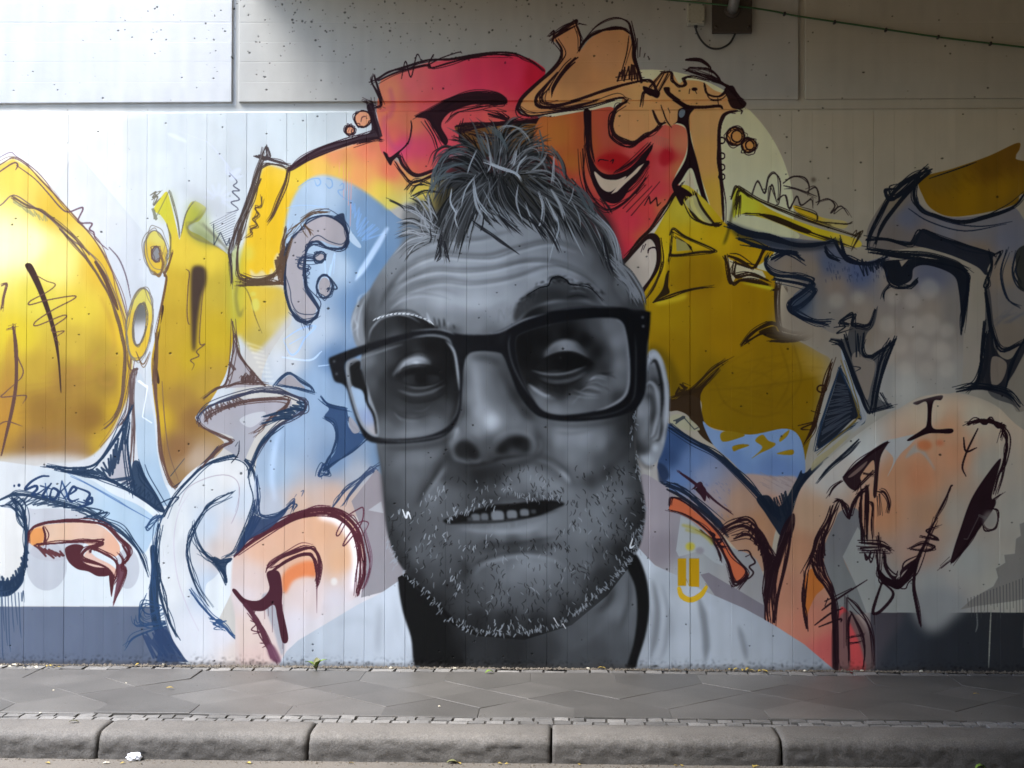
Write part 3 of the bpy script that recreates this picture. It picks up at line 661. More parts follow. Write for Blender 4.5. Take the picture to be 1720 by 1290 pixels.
# yellow bar to the upper right
fill("1230,335 1236,316 1262,330 1300,355 1370,382 1440,402 1436,416 1360,398 1290,370 1248,360 1232,370", [(1245, 345, 160, 150, 40), (1300, 362, 150, 124, 20), (1360, 385, 152, 126, 20), (1425, 408, 140, 122, 40)])
fill("1335,345 1380,365 1420,372 1416,384 1370,374 1338,356", [(1350, 355, 140, 116, 20), (1410, 374, 122, 114, 70)])
fill("1228,372 1240,360 1270,364 1300,372 1340,392 1335,402 1300,398 1260,385 1228,378", (158, 152, 116), a=0.8)
draw(["1228,335 1236,315 1244,318 1275,337 1320,355 1370,375 1440,398", "1235,342 1240,320 1260,332", "1236,350 1242,330 1240,365", "1222,378 1260,392 1330,410 1380,418", "1252,358 1290,362 1330,378 1360,390 1400,404 1435,416", "1436,398 1445,390 1430,420"], 3.2, (52, 40, 26), n=2, j=1.3)
fill("1275,360 1300,362 1340,378 1362,388 1355,392 1320,380 1290,368", (56, 40, 22), seen=False)
draw(["1262,330 1272,305 1284,325 1290,300 1300,291 1310,305 1308,340 1302,345", "1315,308 1330,297 1350,298 1358,310 1358,325", "1290,340 1296,310 1304,340", "1305,335 1318,328 1325,350 1338,330 1345,345 1362,335 1365,350", "1370,340 1390,334 1402,345 1395,358 1412,346 1425,362", "1355,322 1370,315 1376,335 1372,345", "1316,312 1340,318 1372,330"], 2.2, (54, 42, 42), n=2, j=1.2)
draw(["1335,348 1370,360 1372,372", "1370,372 1420,376 1432,372", "1336,360 1395,378"], 2, (60, 48, 36), n=2)
fill(ring(1366, 302, 4, 4), (60, 52, 44), soft=1.5, a=0.8)
draw(["1240,322 1232,345 1225,375", "1226,372 1222,392 1216,410"], 4, (66, 60, 20), 0.7, n=2, soft=0.8)
# outlines of the olive mass
draw(["1142,312 1128,332 1112,356 1092,384 1070,406 1050,436"], 5, (40, 26, 22), n=3, j=1.6)
fill("1128,312 1140,312 1160,324 1162,332 1150,330 1146,345 1140,340", PLUM, seen=False)
draw(["1150,330 1165,360 1180,374 1205,378 1212,376", "1168,326 1172,345 1190,370 1200,378"], 5, (44, 30, 26), n=3, j=1.4)
fill("1150,340 1168,328 1178,350 1196,374 1182,372 1165,358", (150, 146, 100), a=0.85)
draw(["1168,324 1180,350 1200,376"], 3, (44, 30, 26), n=2)
draw(["1125,395 1130,385 1150,398 1200,420 1175,424 1130,428 1125,420 1128,390", "1134,400 1155,412 1160,420", "1124,428 1122,440"], 3, (46, 34, 24), n=2); fill("1135,400 1152,408 1160,420 1136,422", (120, 116, 70), sm=False)
fill("1118,462 1123,456 1122,480 1124,492 1110,500 1096,508 1112,486", (44, 32, 18), seen=False, a=0.95)
draw(["1096,508 1125,496 1160,486 1196,482"], 3, (48, 34, 20), n=2)
# white claw right of the head
fill("1050,440 1080,405 1100,400 1106,420 1104,445 1090,470 1072,492 1060,480 1042,460", [(1085, 430, 152, 146, 138), (1060, 450, 140, 134, 126)])
fill("1042,440 1062,420 1084,396 1098,392 1108,402 1110,430 1106,452 1094,472 1078,496 1072,505 1076,488 1092,466 1101,444 1102,424 1098,408 1088,402 1070,420 1046,446", (46, 28, 26), seen=False)
draw(["1088,425 1090,418 1100,416 1104,425", "1080,412 1076,424", "1084,410 1080,420"], 2.2, PLUM)
draw(["1110,400 1114,440 1104,470 1086,500", "1112,440 1100,480 1080,508"], 2.2, (60, 44, 20), n=2)
# flag shape
fill("1220,430 1226,436 1260,450 1280,455 1286,466 1270,470 1235,466 1230,476", (150, 144, 120), sm=False)
draw(["1218,430 1222,450 1228,476 1245,470 1270,472 1290,478", "1222,430 1240,436 1265,452", "1232,440 1262,450 1272,440 1282,418 1288,415", "1236,440 1234,464 1260,462 1290,472"], 4.4, (52, 34, 22), n=3, j=1.4)
draw(["1304,475 1302,500 1306,545 1312,560", "1310,478 1308,520 1314,555", "1298,488 1320,486 1318,495"], 3.6, (48, 32, 20), n=3, j=1.3)
fill("1312,480 1320,488 1330,510 1338,530 1365,545 1350,556 1325,560 1314,552 1310,510", (146, 140, 120))
draw(["1245,580 1260,562 1285,548 1300,545 1318,556 1345,560 1372,550", "1250,578 1280,560 1310,562 1350,568 1378,552", "1295,572 1330,572 1365,560"], 4, (46, 32, 18), n=3, j=1.6)
fill("1275,556 1300,548 1310,560 1345,566 1376,552 1372,560 1335,575 1300,570 1280,562", (46, 32, 16), seen=False, a=0.9)
# thorn by the ear
fill("1120,672 1135,670 1150,660 1175,650 1200,625 1205,618 1180,655 1176,670 1178,690 1185,715 1200,738 1218,752 1200,748 1180,735 1165,715 1155,698 1138,690 1122,690", (54, 36, 18), seen=False, a=0.93)
draw(["1125,670 1160,655 1195,622 1222,604", "1150,664 1178,648 1208,618", "1140,650 1135,662 1150,655 1145,648 1155,652"], 3, (52, 36, 18), n=3, j=1.4)
fill("1126,700 1140,696 1160,705 1175,722 1150,722 1128,712", (140, 140, 120)); hatch("1135,708 1165,722", "1150,700 1172,716", 6, 1.6, (40, 48, 60), 0.8)
# blue sweep right of the ear
fill("1115,712 1124,712 1150,728 1185,750 1215,770 1250,805 1280,835 1305,862 1300,900 1280,960 1215,900 1180,870 1140,835 1118,815 1105,790 1105,775",
     [(1130, 740, 44, 66, 104), (1120, 765, 40, 60, 96), (1160, 770, 84, 108, 150), (1140, 800, 80, 106, 150), (1180, 800, 110, 122, 150), (1200, 830, 132, 124, 130), (1170, 850, 136, 126, 132), (1240, 840, 142, 116, 100), (1270, 880, 140, 106, 82), (1230, 880, 140, 110, 90)])
fill("1180,708 1200,722 1260,730 1320,720 1345,740 1352,792 1335,805 1300,802 1255,798 1225,772 1196,745", [(1200, 738, 100, 124, 160), (1260, 745, 98, 124, 162), (1320, 740, 92, 116, 152), (1230, 770, 88, 114, 156), (1300, 785, 78, 102, 144)])
fill("1250,798 1300,800 1338,802 1322,830 1306,856 1285,835", [(1270, 806, 140, 122, 116), (1310, 815, 130, 122, 124), (1300, 845, 150, 118, 100)], soft=1.5)
for k in range(24):
    x = 1250 + rng.uniform(0, 80); y = 800 + rng.uniform(-4, 18)
    draw([np.array([(x, y - 3), (x + 12, y + 3)])], 2.4, (170, 150, 146), 0.6)
for k in range(60):
    x = rng.uniform(1145, 1225); y = 800 + rng.uniform(0, 70)
    if (x - 1145) * 0.8 + 790 < y + 40:
        draw([np.array([(x, y), (x + 3, y + 3.5)])], 2.2, (110, 120, 160), 0.45)
for s in ("1210,728 1225,724 1250,730 1240,736 1214,742", "1230,750 1245,746 1258,748 1240,755 1232,758", "1268,740 1280,730 1290,740 1302,745 1296,752 1275,762 1262,770 1280,752", "1310,735 1325,722 1322,732 1310,742", "1304,762 1330,755 1330,764"):
    fill(s, (112, 92, 14))
draw(["1126,714 1150,730 1190,754 1220,775 1250,806 1285,842 1310,870", "1122,718 1160,742 1200,764 1235,796 1270,832 1300,868"], 4.6, (28, 40, 60), n=3, j=1.6)
fill("1270,838 1290,832 1310,850 1335,810 1345,790 1350,795 1380,775 1378,782 1350,815 1335,840 1322,880 1312,900 1300,885 1285,862", (26, 36, 52), seen=False, a=0.93)
hatch("1280,840 1300,836 1320,826", "1300,865 1312,872 1325,850", 13, 2, (26, 36, 52))
draw(["1388,768 1362,790 1340,818 1328,850 1318,885 1308,915", "1324,862 1350,828"], 5, (28, 36, 52), n=3, j=1.5)
draw(["1142,795 1160,808 1185,828 1205,845 1228,862", "1165,820 1175,812 1182,822 1190,836"], 4, (56, 28, 40), n=2); fill("1168,822 1178,815 1186,824 1184,842 1176,832", (56, 28, 40), seen=False)
fill("1105,778 1118,784 1124,800 1112,812 1106,806", (36, 50, 76), seen=False, a=0.85, soft=1)
draw(["1108,812 1130,818 1160,835 1185,858 1205,878 1220,895", "1120,812 1150,826 1180,850 1212,882"], 4.5, (30, 40, 58), n=4, j=1.8)
# orange finger and grey ground beside the chin
fill("1075,800 1110,812 1140,838 1180,870 1205,900 1230,920 1270,940 1290,1000 1290,1046 1250,1030 1180,992 1120,960 1068,925 1078,880", [(1100, 860, 134, 130, 140), (1110, 920, 118, 114, 124), (1180, 920, 130, 136, 142), (1230, 970, 128, 130, 134), (1270, 1010, 124, 126, 130), (1160, 960, 140, 146, 152)])
fill("1143,866 1160,875 1190,905 1215,950 1200,945 1175,925 1140,935 1135,925", (142, 150, 158), a=0.9, sm=False)
fill("1176,965 1190,962 1285,1018 1284,1040 1200,1000", (104, 102, 112), sm=False)
fill("1124,848 1130,835 1145,842 1170,862 1195,885 1215,910 1235,940 1256,962 1252,970 1235,978 1228,970 1218,940 1196,905 1170,880 1140,862 1125,858", (164, 86, 58))
draw(["1124,850 1128,836 1150,844 1185,872 1210,898 1230,930 1254,962 1234,978 1222,945 1205,912 1180,884 1150,864 1122,856"], 4, PLUM, n=2)
draw(["1175,890 1195,908 1208,930 1210,942", "1190,892 1200,898 1196,905 1212,906 1206,915 1220,918", "1230,975 1236,984 1256,970 1240,990", "1222,950 1230,985"], 3.2, PLUM, n=2)
draw(["1120,822 1150,838 1190,868 1220,898"], 6, (34, 36, 48), n=3, j=1.6)
draw(["1212,890 1228,880 1250,872 1262,878 1280,900 1300,935 1310,960", "1215,896 1240,884 1262,890 1280,915 1290,950 1284,1000 1288,1035", "1232,905 1256,898 1275,915"], 4.6, PLUM, n=4, j=1.8)
hatch("1262,880 1285,910 1305,945", "1258,895 1276,930 1290,965", 18, 2.4, PLUM)
fill("1270,900 1290,925 1310,950 1296,985 1288,1040 1283,1038 1284,980 1280,940", PLUM, seen=False, a=0.88)
draw(["1240,925 1256,925 1262,935 1268,945 1258,952 1265,962 1256,972 1250,965", "1252,935 1262,930"], 2.6, PLUM)
for s in ("1146,882 1165,888 1190,905 1196,915", "1152,890 1172,896"):
    draw([s], 6, (170, 160, 60), 0.7, soft=1)
fill(ring(1159, 918, 8, 7), (160, 152, 60), soft=1); fill(ring(1175, 925, 7, 6), (120, 120, 130), soft=1)
# ---------------------------------------------------------------- peach M letter
fill("1288,1046 1296,990 1308,930 1328,870 1345,820 1380,780 1420,745 1470,708 1520,678 1570,660 1620,662 1670,680 1705,712 1800,800 1800,1029 1680,1029 1640,1029 1600,1052 1570,1066 1548,1058 1530,1029 1470,1029 1475,1125 1400,1125 1345,1080",
     [(1390, 800, 142, 142, 140), (1450, 750, 140, 146, 146), (1560, 690, 138, 128, 112), (1640, 700, 132, 126, 112), (1590, 720, 142, 106, 82), (1600, 760, 140, 100, 76), (1500, 800, 136, 102, 78), (1540, 800, 138, 96, 70), (1480, 860, 140, 102, 76), (1560, 860, 124, 98, 78), (1540, 920, 120, 100, 90), (1600, 860, 116, 112, 104), (1660, 780, 118, 116, 108), (1700, 860, 112, 112, 106), (1620, 940, 112, 116, 114), (1560, 980, 108, 112, 112), (1580, 1040, 104, 106, 108), (1680, 980, 116, 118, 112),
      (1340, 920, 142, 106, 84), (1360, 860, 142, 118, 98), (1320, 1000, 144, 102, 84), (1360, 1040, 150, 98, 82), (1390, 1090, 150, 74, 72), (1400, 960, 140, 100, 78), (1440, 940, 96, 98, 100), (1470, 980, 108, 112, 112), (1480, 1010, 110, 114, 114)])
fill(spread(1462, 1029, 2100, 1165), [(1500, 1070, 36, 40, 47), (1600, 1095, 29, 32, 37), (1700, 1070, 28, 30, 34)], sm=False)
fill("1530,1020 1545,1050 1562,1062 1580,1058 1600,1040 1622,1018 1600,990 1550,990", (100, 104, 106), soft=7)
fill("1462,1030 1480,1015 1520,1029 1480,1100 1475,1125 1440,1125", (60, 56, 62), a=0.7, soft=6)
fill("1560,770 1570,790 1545,760 1520,770 1540,745", (110, 118, 120), a=0.7, soft=1.5)
fill("1480,745 1500,770 1490,800 1496,790 1510,765 1530,745 1540,730 1510,735", (122, 130, 134), a=0.85)
fill(ring(1552, 748, 13, 9), (154, 86, 56), soft=2.5); fill(ring(1578, 744, 7, 5), (150, 84, 58), soft=2)
fill("1400,880 1412,858 1440,856 1448,900 1440,925 1416,935 1436,980 1450,1012 1455,1029 1408,1029 1396,980 1386,960 1384,920", [(1410, 900, 88, 90, 94), (1420, 980, 92, 96, 98)])
fill("1415,935 1440,885 1450,900 1460,920 1480,960 1500,985 1530,970 1540,1029 1455,1029 1438,985", (110, 114, 114), sm=False)
fill("1352,972 1362,955 1372,968 1384,985 1370,1000 1360,1020 1352,1040 1349,1005", (146, 86, 40)); fill("1398,1125 1405,1050 1412,1020 1425,1029 1440,1060 1450,1100 1452,1125", [(1430, 1080, 152, 60, 62), (1436, 1110, 148, 58, 60)])
fill("1410,1035 1430,1028 1450,1050 1466,1090 1468,1125 1454,1125 1446,1090 1432,1056 1424,1050 1426,1125 1398,1125 1400,1070", (84, 70, 70), a=0.85, soft=1.5)
draw(["1300,1046 1296,1000 1304,955 1316,915 1332,880", "1290,1046 1288,1010 1300,950 1320,895", "1298,1045 1306,1000 1320,940 1330,880"], 4.5, PLUM, n=3, j=1.5)
fill("1312,890 1332,862 1334,885 1320,920 1306,960 1300,950", PLUM, seen=False, a=0.85)
draw(["1402,842 1410,840 1420,855 1426,868 1432,850 1444,828 1452,826", "1398,850 1390,875 1374,900 1364,930 1352,960", "1406,845 1392,880 1380,925 1384,962 1396,990 1402,1030 1400,1070 1404,1124", "1362,935 1370,965 1386,985 1400,1012", "1352,960 1348,1000 1350,1030 1354,1056"], 5, PLUM, n=3, j=1.6)
hatch("1385,890 1372,920 1362,945", "1384,925 1380,945 1376,960", 12, 2.4, PLUM)
fill("1396,1000 1404,1010 1408,1050 1408,1124 1399,1124 1398,1060", PLUM, seen=False, a=0.9)
draw(["1424,1004 1440,1020 1456,1045 1466,1075 1468,1118", "1422,1004 1421,1085", "1430,1030 1424,1050 1426,1110", "1430,1028 1446,1060 1452,1090 1450,1120", "1425,1072 1452,1066", "1428,1080 1445,1078"], 3.2, PLUM, n=2)
draw(["1380,1025 1400,1010 1456,974", "1385,1010 1430,988", "1368,1050 1395,1030 1415,1022", "1375,1053 1410,1040 1412,1045", "1390,1005 1385,1018"], 3, PLUM)
draw(["1448,822 1444,860 1447,890 1448,910", "1456,818 1457,850 1455,905", "1440,832 1456,816"], 6, PLUM, n=3, j=1.4); draw(["1458,842 1465,848 1463,880 1465,905"], 3, PLUM, n=2)
draw(["1446,912 1480,915 1496,925", "1445,920 1492,918", "1448,924 1490,926", "1474,900 1476,925", "1452,930 1458,938 1462,926"], 4.6, PLUM, n=3, j=1.8)
draw(["1472,925 1474,950 1478,970 1492,980 1508,985 1520,975 1535,955 1545,930 1556,905 1570,875", "1484,930 1488,955 1500,972 1505,968", "1512,965 1518,955 1540,938"], 6, PLUM, n=3, j=2)
fill("1475,955 1490,970 1510,972 1535,942 1538,955 1522,978 1508,990 1490,982 1476,968", PLUM, seen=False)
draw(["1570,872 1585,845 1595,820 1600,815", "1530,920 1550,912 1570,918 1555,925 1528,922", "1545,900 1575,905 1555,892 1570,885", "1560,890 1575,870"], 3, PLUM, n=2)
draw(["1538,950 1534,985 1540,1020 1546,1052"], 6, PLUM, n=2); draw(["1482,975 1470,1010 1466,1030 1480,1025 1500,998 1482,978"], 5, PLUM); draw(["1468,1030 1468,1050"], 1.6, PLUM)
fill("1416,800 1436,780 1470,752 1492,742 1478,770 1472,830 1466,830 1468,780 1450,800 1440,822 1430,822 1420,812", PLUM, seen=False, a=0.92); fill("1445,800 1462,776 1468,776 1466,798 1450,808", (140, 112, 90)); fill("1425,800 1455,775 1450,785 1432,800", (120, 104, 96), a=0.6)
draw(["1418,800 1440,778 1472,754 1490,744", "1466,790 1445,812 1436,825", "1450,795 1468,798", "1415,808 1400,818 1392,832", "1474,826 1485,828 1492,845 1490,862", "1476,830 1478,865"], 3, PLUM, n=2)
fill("1534,676 1560,668 1582,664 1580,672 1568,674 1564,700 1568,720 1598,720 1596,728 1560,728 1530,740 1524,738 1548,722 1556,712 1556,676 1540,680", PLUM, seen=False)
draw(["1625,712 1650,708 1676,714 1688,728 1690,750 1684,780 1676,800 1668,830", "1626,714 1640,706 1655,712 1662,704 1676,718 1686,714 1680,735"], 5, PLUM, n=3, j=1.8)
draw(["1692,735 1686,790 1675,830"], 2.4, PLUM); draw(["1642,720 1632,740 1622,762 1616,785 1622,800", "1618,735 1622,758 1640,752"], 3, PLUM)
fill("1680,770 1674,800 1665,835 1672,840 1668,855 1640,895 1610,935 1596,946 1602,920 1612,890 1630,840 1655,800", PLUM, seen=False, a=0.95)
draw(["1660,855 1676,858 1672,885 1655,892 1650,880", "1640,880 1615,925", "1650,870 1630,905 1600,945", "1596,942 1580,955", "1668,838 1680,830"], 3, PLUM, n=2); fill(ring(1662, 872, 12, 14), (96, 96, 94), a=0.6, soft=2)
hatch("1655,870 1625,905", "1645,865 1618,905", 12, 1.6, (130, 126, 120), 0.5)
# ---------------------------------------------------------------- grey-blue letters on the right
fill("1300,560 1320,470 1400,425 1460,425 1700,420 1800,430 1800,690 1712,690 1640,664 1560,660 1500,692 1440,730 1380,780 1362,790 1385,640 1394,604 1345,575", [(1340, 540, 104, 98, 88), (1450, 600, 100, 97, 90), (1640, 480, 96, 92, 82), (1640, 600, 102, 98, 90), (1420, 720, 118, 120, 116), (1540, 640, 110, 112, 108), (1700, 640, 92, 90, 84)], sm=False, soft=9)
fill("1222,382 1250,384 1290,395 1330,400 1380,405 1400,402 1412,418 1445,440 1490,430 1500,440 1560,440 1610,455 1625,480 1618,560 1612,650 1570,662 1540,668 1500,690 1480,680 1460,600 1440,560 1400,560 1370,545 1335,530 1330,500 1350,475 1300,462 1285,445 1300,420",
     [(1260, 395, 70, 74, 82), (1310, 405, 62, 70, 84), (1320, 440, 96, 88, 78), (1360, 450, 92, 84, 74), (1390, 440, 58, 66, 84), (1440, 455, 54, 64, 88), (1400, 480, 92, 84, 76), (1340, 510, 56, 66, 80), (1390, 520, 90, 88, 84), (1440, 520, 98, 92, 84), (1500, 470, 96, 90, 82), (1560, 460, 62, 66, 78), (1560, 520, 96, 90, 82), (1600, 520, 82, 80, 76), (1500, 580, 104, 98, 90), (1560, 600, 104, 100, 94), (1520, 650, 118, 120, 116), (1590, 640, 104, 104, 100), (1480, 640, 110, 112, 110), (1440, 560, 96, 90, 80)])
for (x, y, r) in ((1532, 505, 14), (1560, 485, 17), (1500, 500, 12), (1530, 545, 16), (1490, 545, 14), (1560, 545, 18), (1590, 555, 12), (1510, 580, 15), (1545, 580, 14), (1580, 590, 16), (1555, 620, 13), (1590, 620, 14), (1490, 600, 13), (1520, 620, 12), (1405, 505, 13), (1440, 500, 11)):
    fill(ring(x, y, r, r), (126, 124, 116), a=0.42, soft=3.5)
fill("1455,398 1462,372 1490,330 1520,305 1540,298 1540,330 1555,352 1600,365 1660,360 1702,348 1730,380 1800,420 1800,640 1720,690 1700,680 1680,640 1668,560 1655,480 1662,440 1600,425 1560,415 1500,420 1462,418",
     [(1500, 340, 80, 74, 62), (1520, 360, 62, 66, 78), (1580, 385, 72, 74, 80), (1640, 385, 74, 74, 76), (1500, 395, 74, 70, 66), (1560, 405, 84, 72, 62), (1640, 420, 84, 74, 64), (1690, 400, 66, 68, 76), (1680, 460, 84, 76, 66), (1700, 500, 74, 72, 70), (1690, 560, 78, 72, 64), (1700, 620, 84, 80, 72)])
for k in range(7):
    draw([np.array([(1665 + k * 5, 540 + rng.uniform(-8, 8)), (1690 + k * 6, 520 + rng.uniform(-8, 8))])], 3, (80, 96, 124), 0.4, soft=1.5)
fill("1545,300 1600,283 1660,262 1708,240 1712,250 1706,262 1716,270 1800,280 1800,330 1720,325 1706,342 1660,356 1600,364 1566,352 1550,330", [(1580, 305, 72, 54, 10), (1660, 280, 64, 44, 6), (1700, 255, 62, 42, 8), (1620, 325, 84, 62, 4), (1680, 320, 82, 60, 6), (1570, 340, 80, 58, 6), (1700, 340, 70, 52, 10)])
for k in range(30):
    x = rng.uniform(1560, 1700); y = 300 - (x - 1560) * 0.28 + rng.uniform(0, 30)
    draw([np.array([(x, y), (x + 8, y + 10)])], 4, (120, 86, 20), 0.3, soft=1)
draw(["1560,300 1610,283 1640,272"], 2, (24, 30, 44))
draw(["1560,286 1530,300 1500,325 1475,365 1460,395 1456,416", "1562,288 1535,310 1505,345 1480,380 1470,410", "1556,284 1500,335 1486,320 1500,318", "1540,298 1535,330 1548,352 1570,362 1610,372 1650,366 1700,348 1720,325"], 6.5, INK, n=3, j=1.8)
draw(["1540,330 1550,355 1600,375 1650,380 1700,372", "1525,350 1560,372 1620,388 1690,376", "1470,400 1500,404 1540,408"], 2, (34, 44, 66), n=1)
draw(["1455,402 1490,402 1530,410 1545,390 1555,388 1580,400 1620,412 1665,425 1670,428", "1456,418 1500,425 1560,430 1605,442 1625,455", "1462,424 1520,432 1580,440 1620,455 1626,480 1618,530 1614,560"], 6.2, INK, n=3, j=1.6)
fill("1532,402 1545,388 1556,388 1600,408 1662,422 1668,430 1658,452 1655,462 1640,448 1600,430 1560,418 1535,412", (34, 40, 54), seen=False, a=0.92)
draw(["1660,424 1664,445 1655,470 1652,482 1660,478 1656,455", "1668,428 1680,424 1670,445"], 3, INK, n=2)
fill("1480,440 1520,436 1560,438 1600,446 1622,456 1628,480 1620,540 1615,545 1610,490 1600,462 1560,446 1535,450 1530,470 1510,480 1495,475 1485,455", INK, seen=False, a=0.94)
fill("1510,438 1525,436 1514,448", (96, 90, 80), sm=False)
draw(["1485,450 1495,478 1520,484 1535,474", "1495,478 1485,490 1482,500", "1530,480 1540,470 1528,482 1505,480"], 3, INK, n=2)
fill("1655,488 1662,488 1668,540 1675,590 1690,650 1712,690 1700,680 1660,660 1655,600", INK, seen=False, a=0.5)
draw(["1655,485 1662,530 1668,590 1680,640", "1652,540 1648,600 1650,640", "1660,560 1655,620 1640,650"], 5.5, INK, n=3)
fill("1606,658 1640,640 1660,560 1668,580 1682,600 1700,600 1725,560 1725,580 1706,620 1690,650 1700,672 1712,684 1690,668 1650,655", (40, 42, 50), seen=False, a=0.9); fill("1666,600 1690,610 1682,640 1665,645", (96, 88, 78), a=0.8)
draw(["1606,658 1640,652 1690,660 1712,684", "1655,560 1648,600 1640,640 1625,652", "1725,560 1700,610 1690,650", "1664,548 1680,590 1720,575"], 4, INK, n=3, j=1.6)
draw(["1706,425 1700,455 1712,480 1725,490", "1712,430 1706,455 1716,476", "1690,420 1680,460 1690,500 1712,515"], 3, (34, 44, 62), n=2)
fill("1708,420 1740,410 1800,420 1800,480 1720,490 1708,460", (44, 46, 44), seen=False, a=0.8)
# left part outlines: navy zigzag
draw(["1222,376 1250,388 1290,398 1340,412 1380,410 1400,404", "1225,380 1260,396 1310,402", "1400,402 1412,425 1430,440 1460,442 1490,432", "1385,415 1392,430 1410,438", "1412,405 1420,430 1440,440"], 6.5, (26, 33, 48), n=3, j=1.9)
fill("1222,374 1262,386 1300,396 1350,406 1400,403 1412,400 1400,414 1350,422 1300,416 1270,410 1240,400", (34, 40, 52), seen=False, a=0.6, soft=2)
draw(["1240,402 1270,412 1300,420 1330,425 1350,438", "1290,430 1285,445 1300,462 1340,465 1365,475 1350,490 1330,505 1325,520 1340,530 1370,540 1395,540", "1300,468 1350,478 1368,490 1345,512 1330,520 1350,535 1390,545", "1295,436 1320,424 1340,425"], 7, (24, 33, 50), n=3, j=1.7)
fill("1300,458 1350,466 1362,474 1350,488 1338,500 1330,515 1336,528 1350,520 1365,500 1366,478", (44, 56, 74), seen=False, a=0.55, soft=2)
hatch("1440,438 1465,438 1490,430", "1450,465 1470,455 1485,440", 9, 2.2, (30, 38, 54), 0.9)
for k in range(60):
    x = rng.uniform(1385, 1490); y = rng.uniform(440, 470)
    draw([np.array([(x, y), (x + 1, y + 5)])], 2.4, (40, 52, 84), 0.4)
# blue triangle with hatching
fill("1411,618 1420,640 1445,700 1432,705 1400,735 1372,752 1385,700 1400,655", (30, 36, 48), seen=False, a=0.95)
hatch("1405,640 1390,690 1378,740", "1418,645 1430,680 1425,705", 22, 1.4, (96, 104, 116), 0.55)
draw(["1410,618 1422,645 1448,702 1420,722 1370,758", "1412,614 1395,660 1378,720 1368,758"], 3, (40, 60, 84), n=2); draw(["1412,605 1428,650 1442,698 1440,702 1400,740"], 2.4, (140, 118, 50), 0.8)
fill("1412,590 1424,600 1440,650 1456,695 1440,720 1375,780 1362,790 1368,772 1400,748 1440,710 1446,698 1428,650", [(1430, 640, 104, 116, 130), (1450, 700, 112, 118, 124), (1400, 755, 120, 116, 90)], a=0.9)
draw(["1418,605 1434,655 1441,700 1400,738 1372,765"], 2, (128, 106, 40), 0.8)
fill("1394,568 1420,568 1430,545 1455,545 1470,520 1474,515 1468,545 1455,562 1450,590 1462,600 1482,585 1505,568 1496,590 1480,625 1475,660 1478,672 1498,680 1490,686 1470,692 1456,694 1446,672 1434,630 1420,590 1410,578", (32, 38, 50), seen=False, a=0.55)
draw(["1395,570 1412,576 1420,600 1440,650 1455,690", "1412,575 1428,610 1448,670 1460,695", "1418,562 1430,600", "1425,545 1410,540 1432,528 1430,545 1440,548 1460,545 1470,520", "1450,560 1448,590 1460,600 1480,590 1505,570", "1505,568 1488,610 1476,650 1470,690", "1495,572 1480,600 1468,650 1462,690", "1460,692 1498,682", "1478,660 1490,680"], 4.4, INK, n=3, j=1.8)
fill("1430,600 1440,590 1450,600 1470,610 1462,650 1456,672 1446,650 1436,622", (100, 94, 86), a=0.8)
draw(["1436,555 1438,600 1440,560 1444,600", "1432,615 1445,618 1436,624"], 1.6, INK)
draw(["1442,738 1425,755 1392,785 1375,805"], 4.5, INK, n=2)
draw(["1395,610 1388,640 1378,680 1366,720 1350,745"], 5, (56, 34, 20), n=3, j=2.2); oval(1380, 653, 8, 6, 2.2, (56, 34, 20), 1); draw(["1340,715 1372,708 1345,720 1360,722", "1362,690 1378,695"], 2.4, (56, 34, 20))
draw(["1400,550 1420,548 1405,560 1432,552"], 2, INK)
# grey drip patch at the far right
fill("1612,1024 1630,1008 1650,995 1668,985 1676,970 1672,955 1688,945 1686,932 1704,930 1706,905 1714,900 1712,880 1800,850 1800,990 1700,1010 1640,1018", (84, 84, 82), sm=False, a=0.95)
for k in range(18):
    x = 1625 + k * 5.4
    draw([np.array([(x, 1005 - k * 2), (x + 1, 1020 + rng.uniform(-10, 20))])], 2, (82, 82, 80), 0.8, sm=False)
draw(["1664,1025 1662,1070 1660,1122"], 2.2, (178, 178, 160), 0.95); draw(["1640,1028 1641,1050 1638,1062"], 2, (120, 122, 116)); draw(["1656,998 1652,1030"], 1.6, (140, 140, 130)); draw(["1675,1030 1672,1060"], 1.5, (66, 66, 66)); draw(["1720,1040 1718,1088"], 2, (130, 130, 122))
draw(["1330,812 1330,1100"], 1.2, (220, 190, 165), 0.7, sm=False)

# ---------------------------------------------------------------- the portrait, sprayed in greys
def GV(c):
    return max(7.0, 104 + (c * 0.87 - 104) * 1.17)
def G(s):
    """tone points 'x,y,grey' -> colour controls"""
    return [(float(a), float(b)) + tone(GV(float(c) * (1.13 if float(b) > 775 else 1.0))) for a, b, c in (q.split(',') for q in s.split())]
def gfill(p, pts, a=1.0, soft=0.0, sm=True, clip=None):
    fill(p, G(pts) if isinstance(pts, str) else tone(pts), a, soft, sm, clip)
def sd(lines, w, v, a=0.8, soft=2.0, taper=(0.15, 0.15), clip=None):
    """soft sprayed stroke of grey v"""
    if isinstance(lines, str):
        lines = [lines]
    for s in lines:
        q = P(s)
        m = q.mean(0)
        put(raster(line_polys(q, w, taper), pad=int(4 + soft * 3)), paint_of(tone(GV(v)), m[0], m[1]), a, soft, clip)

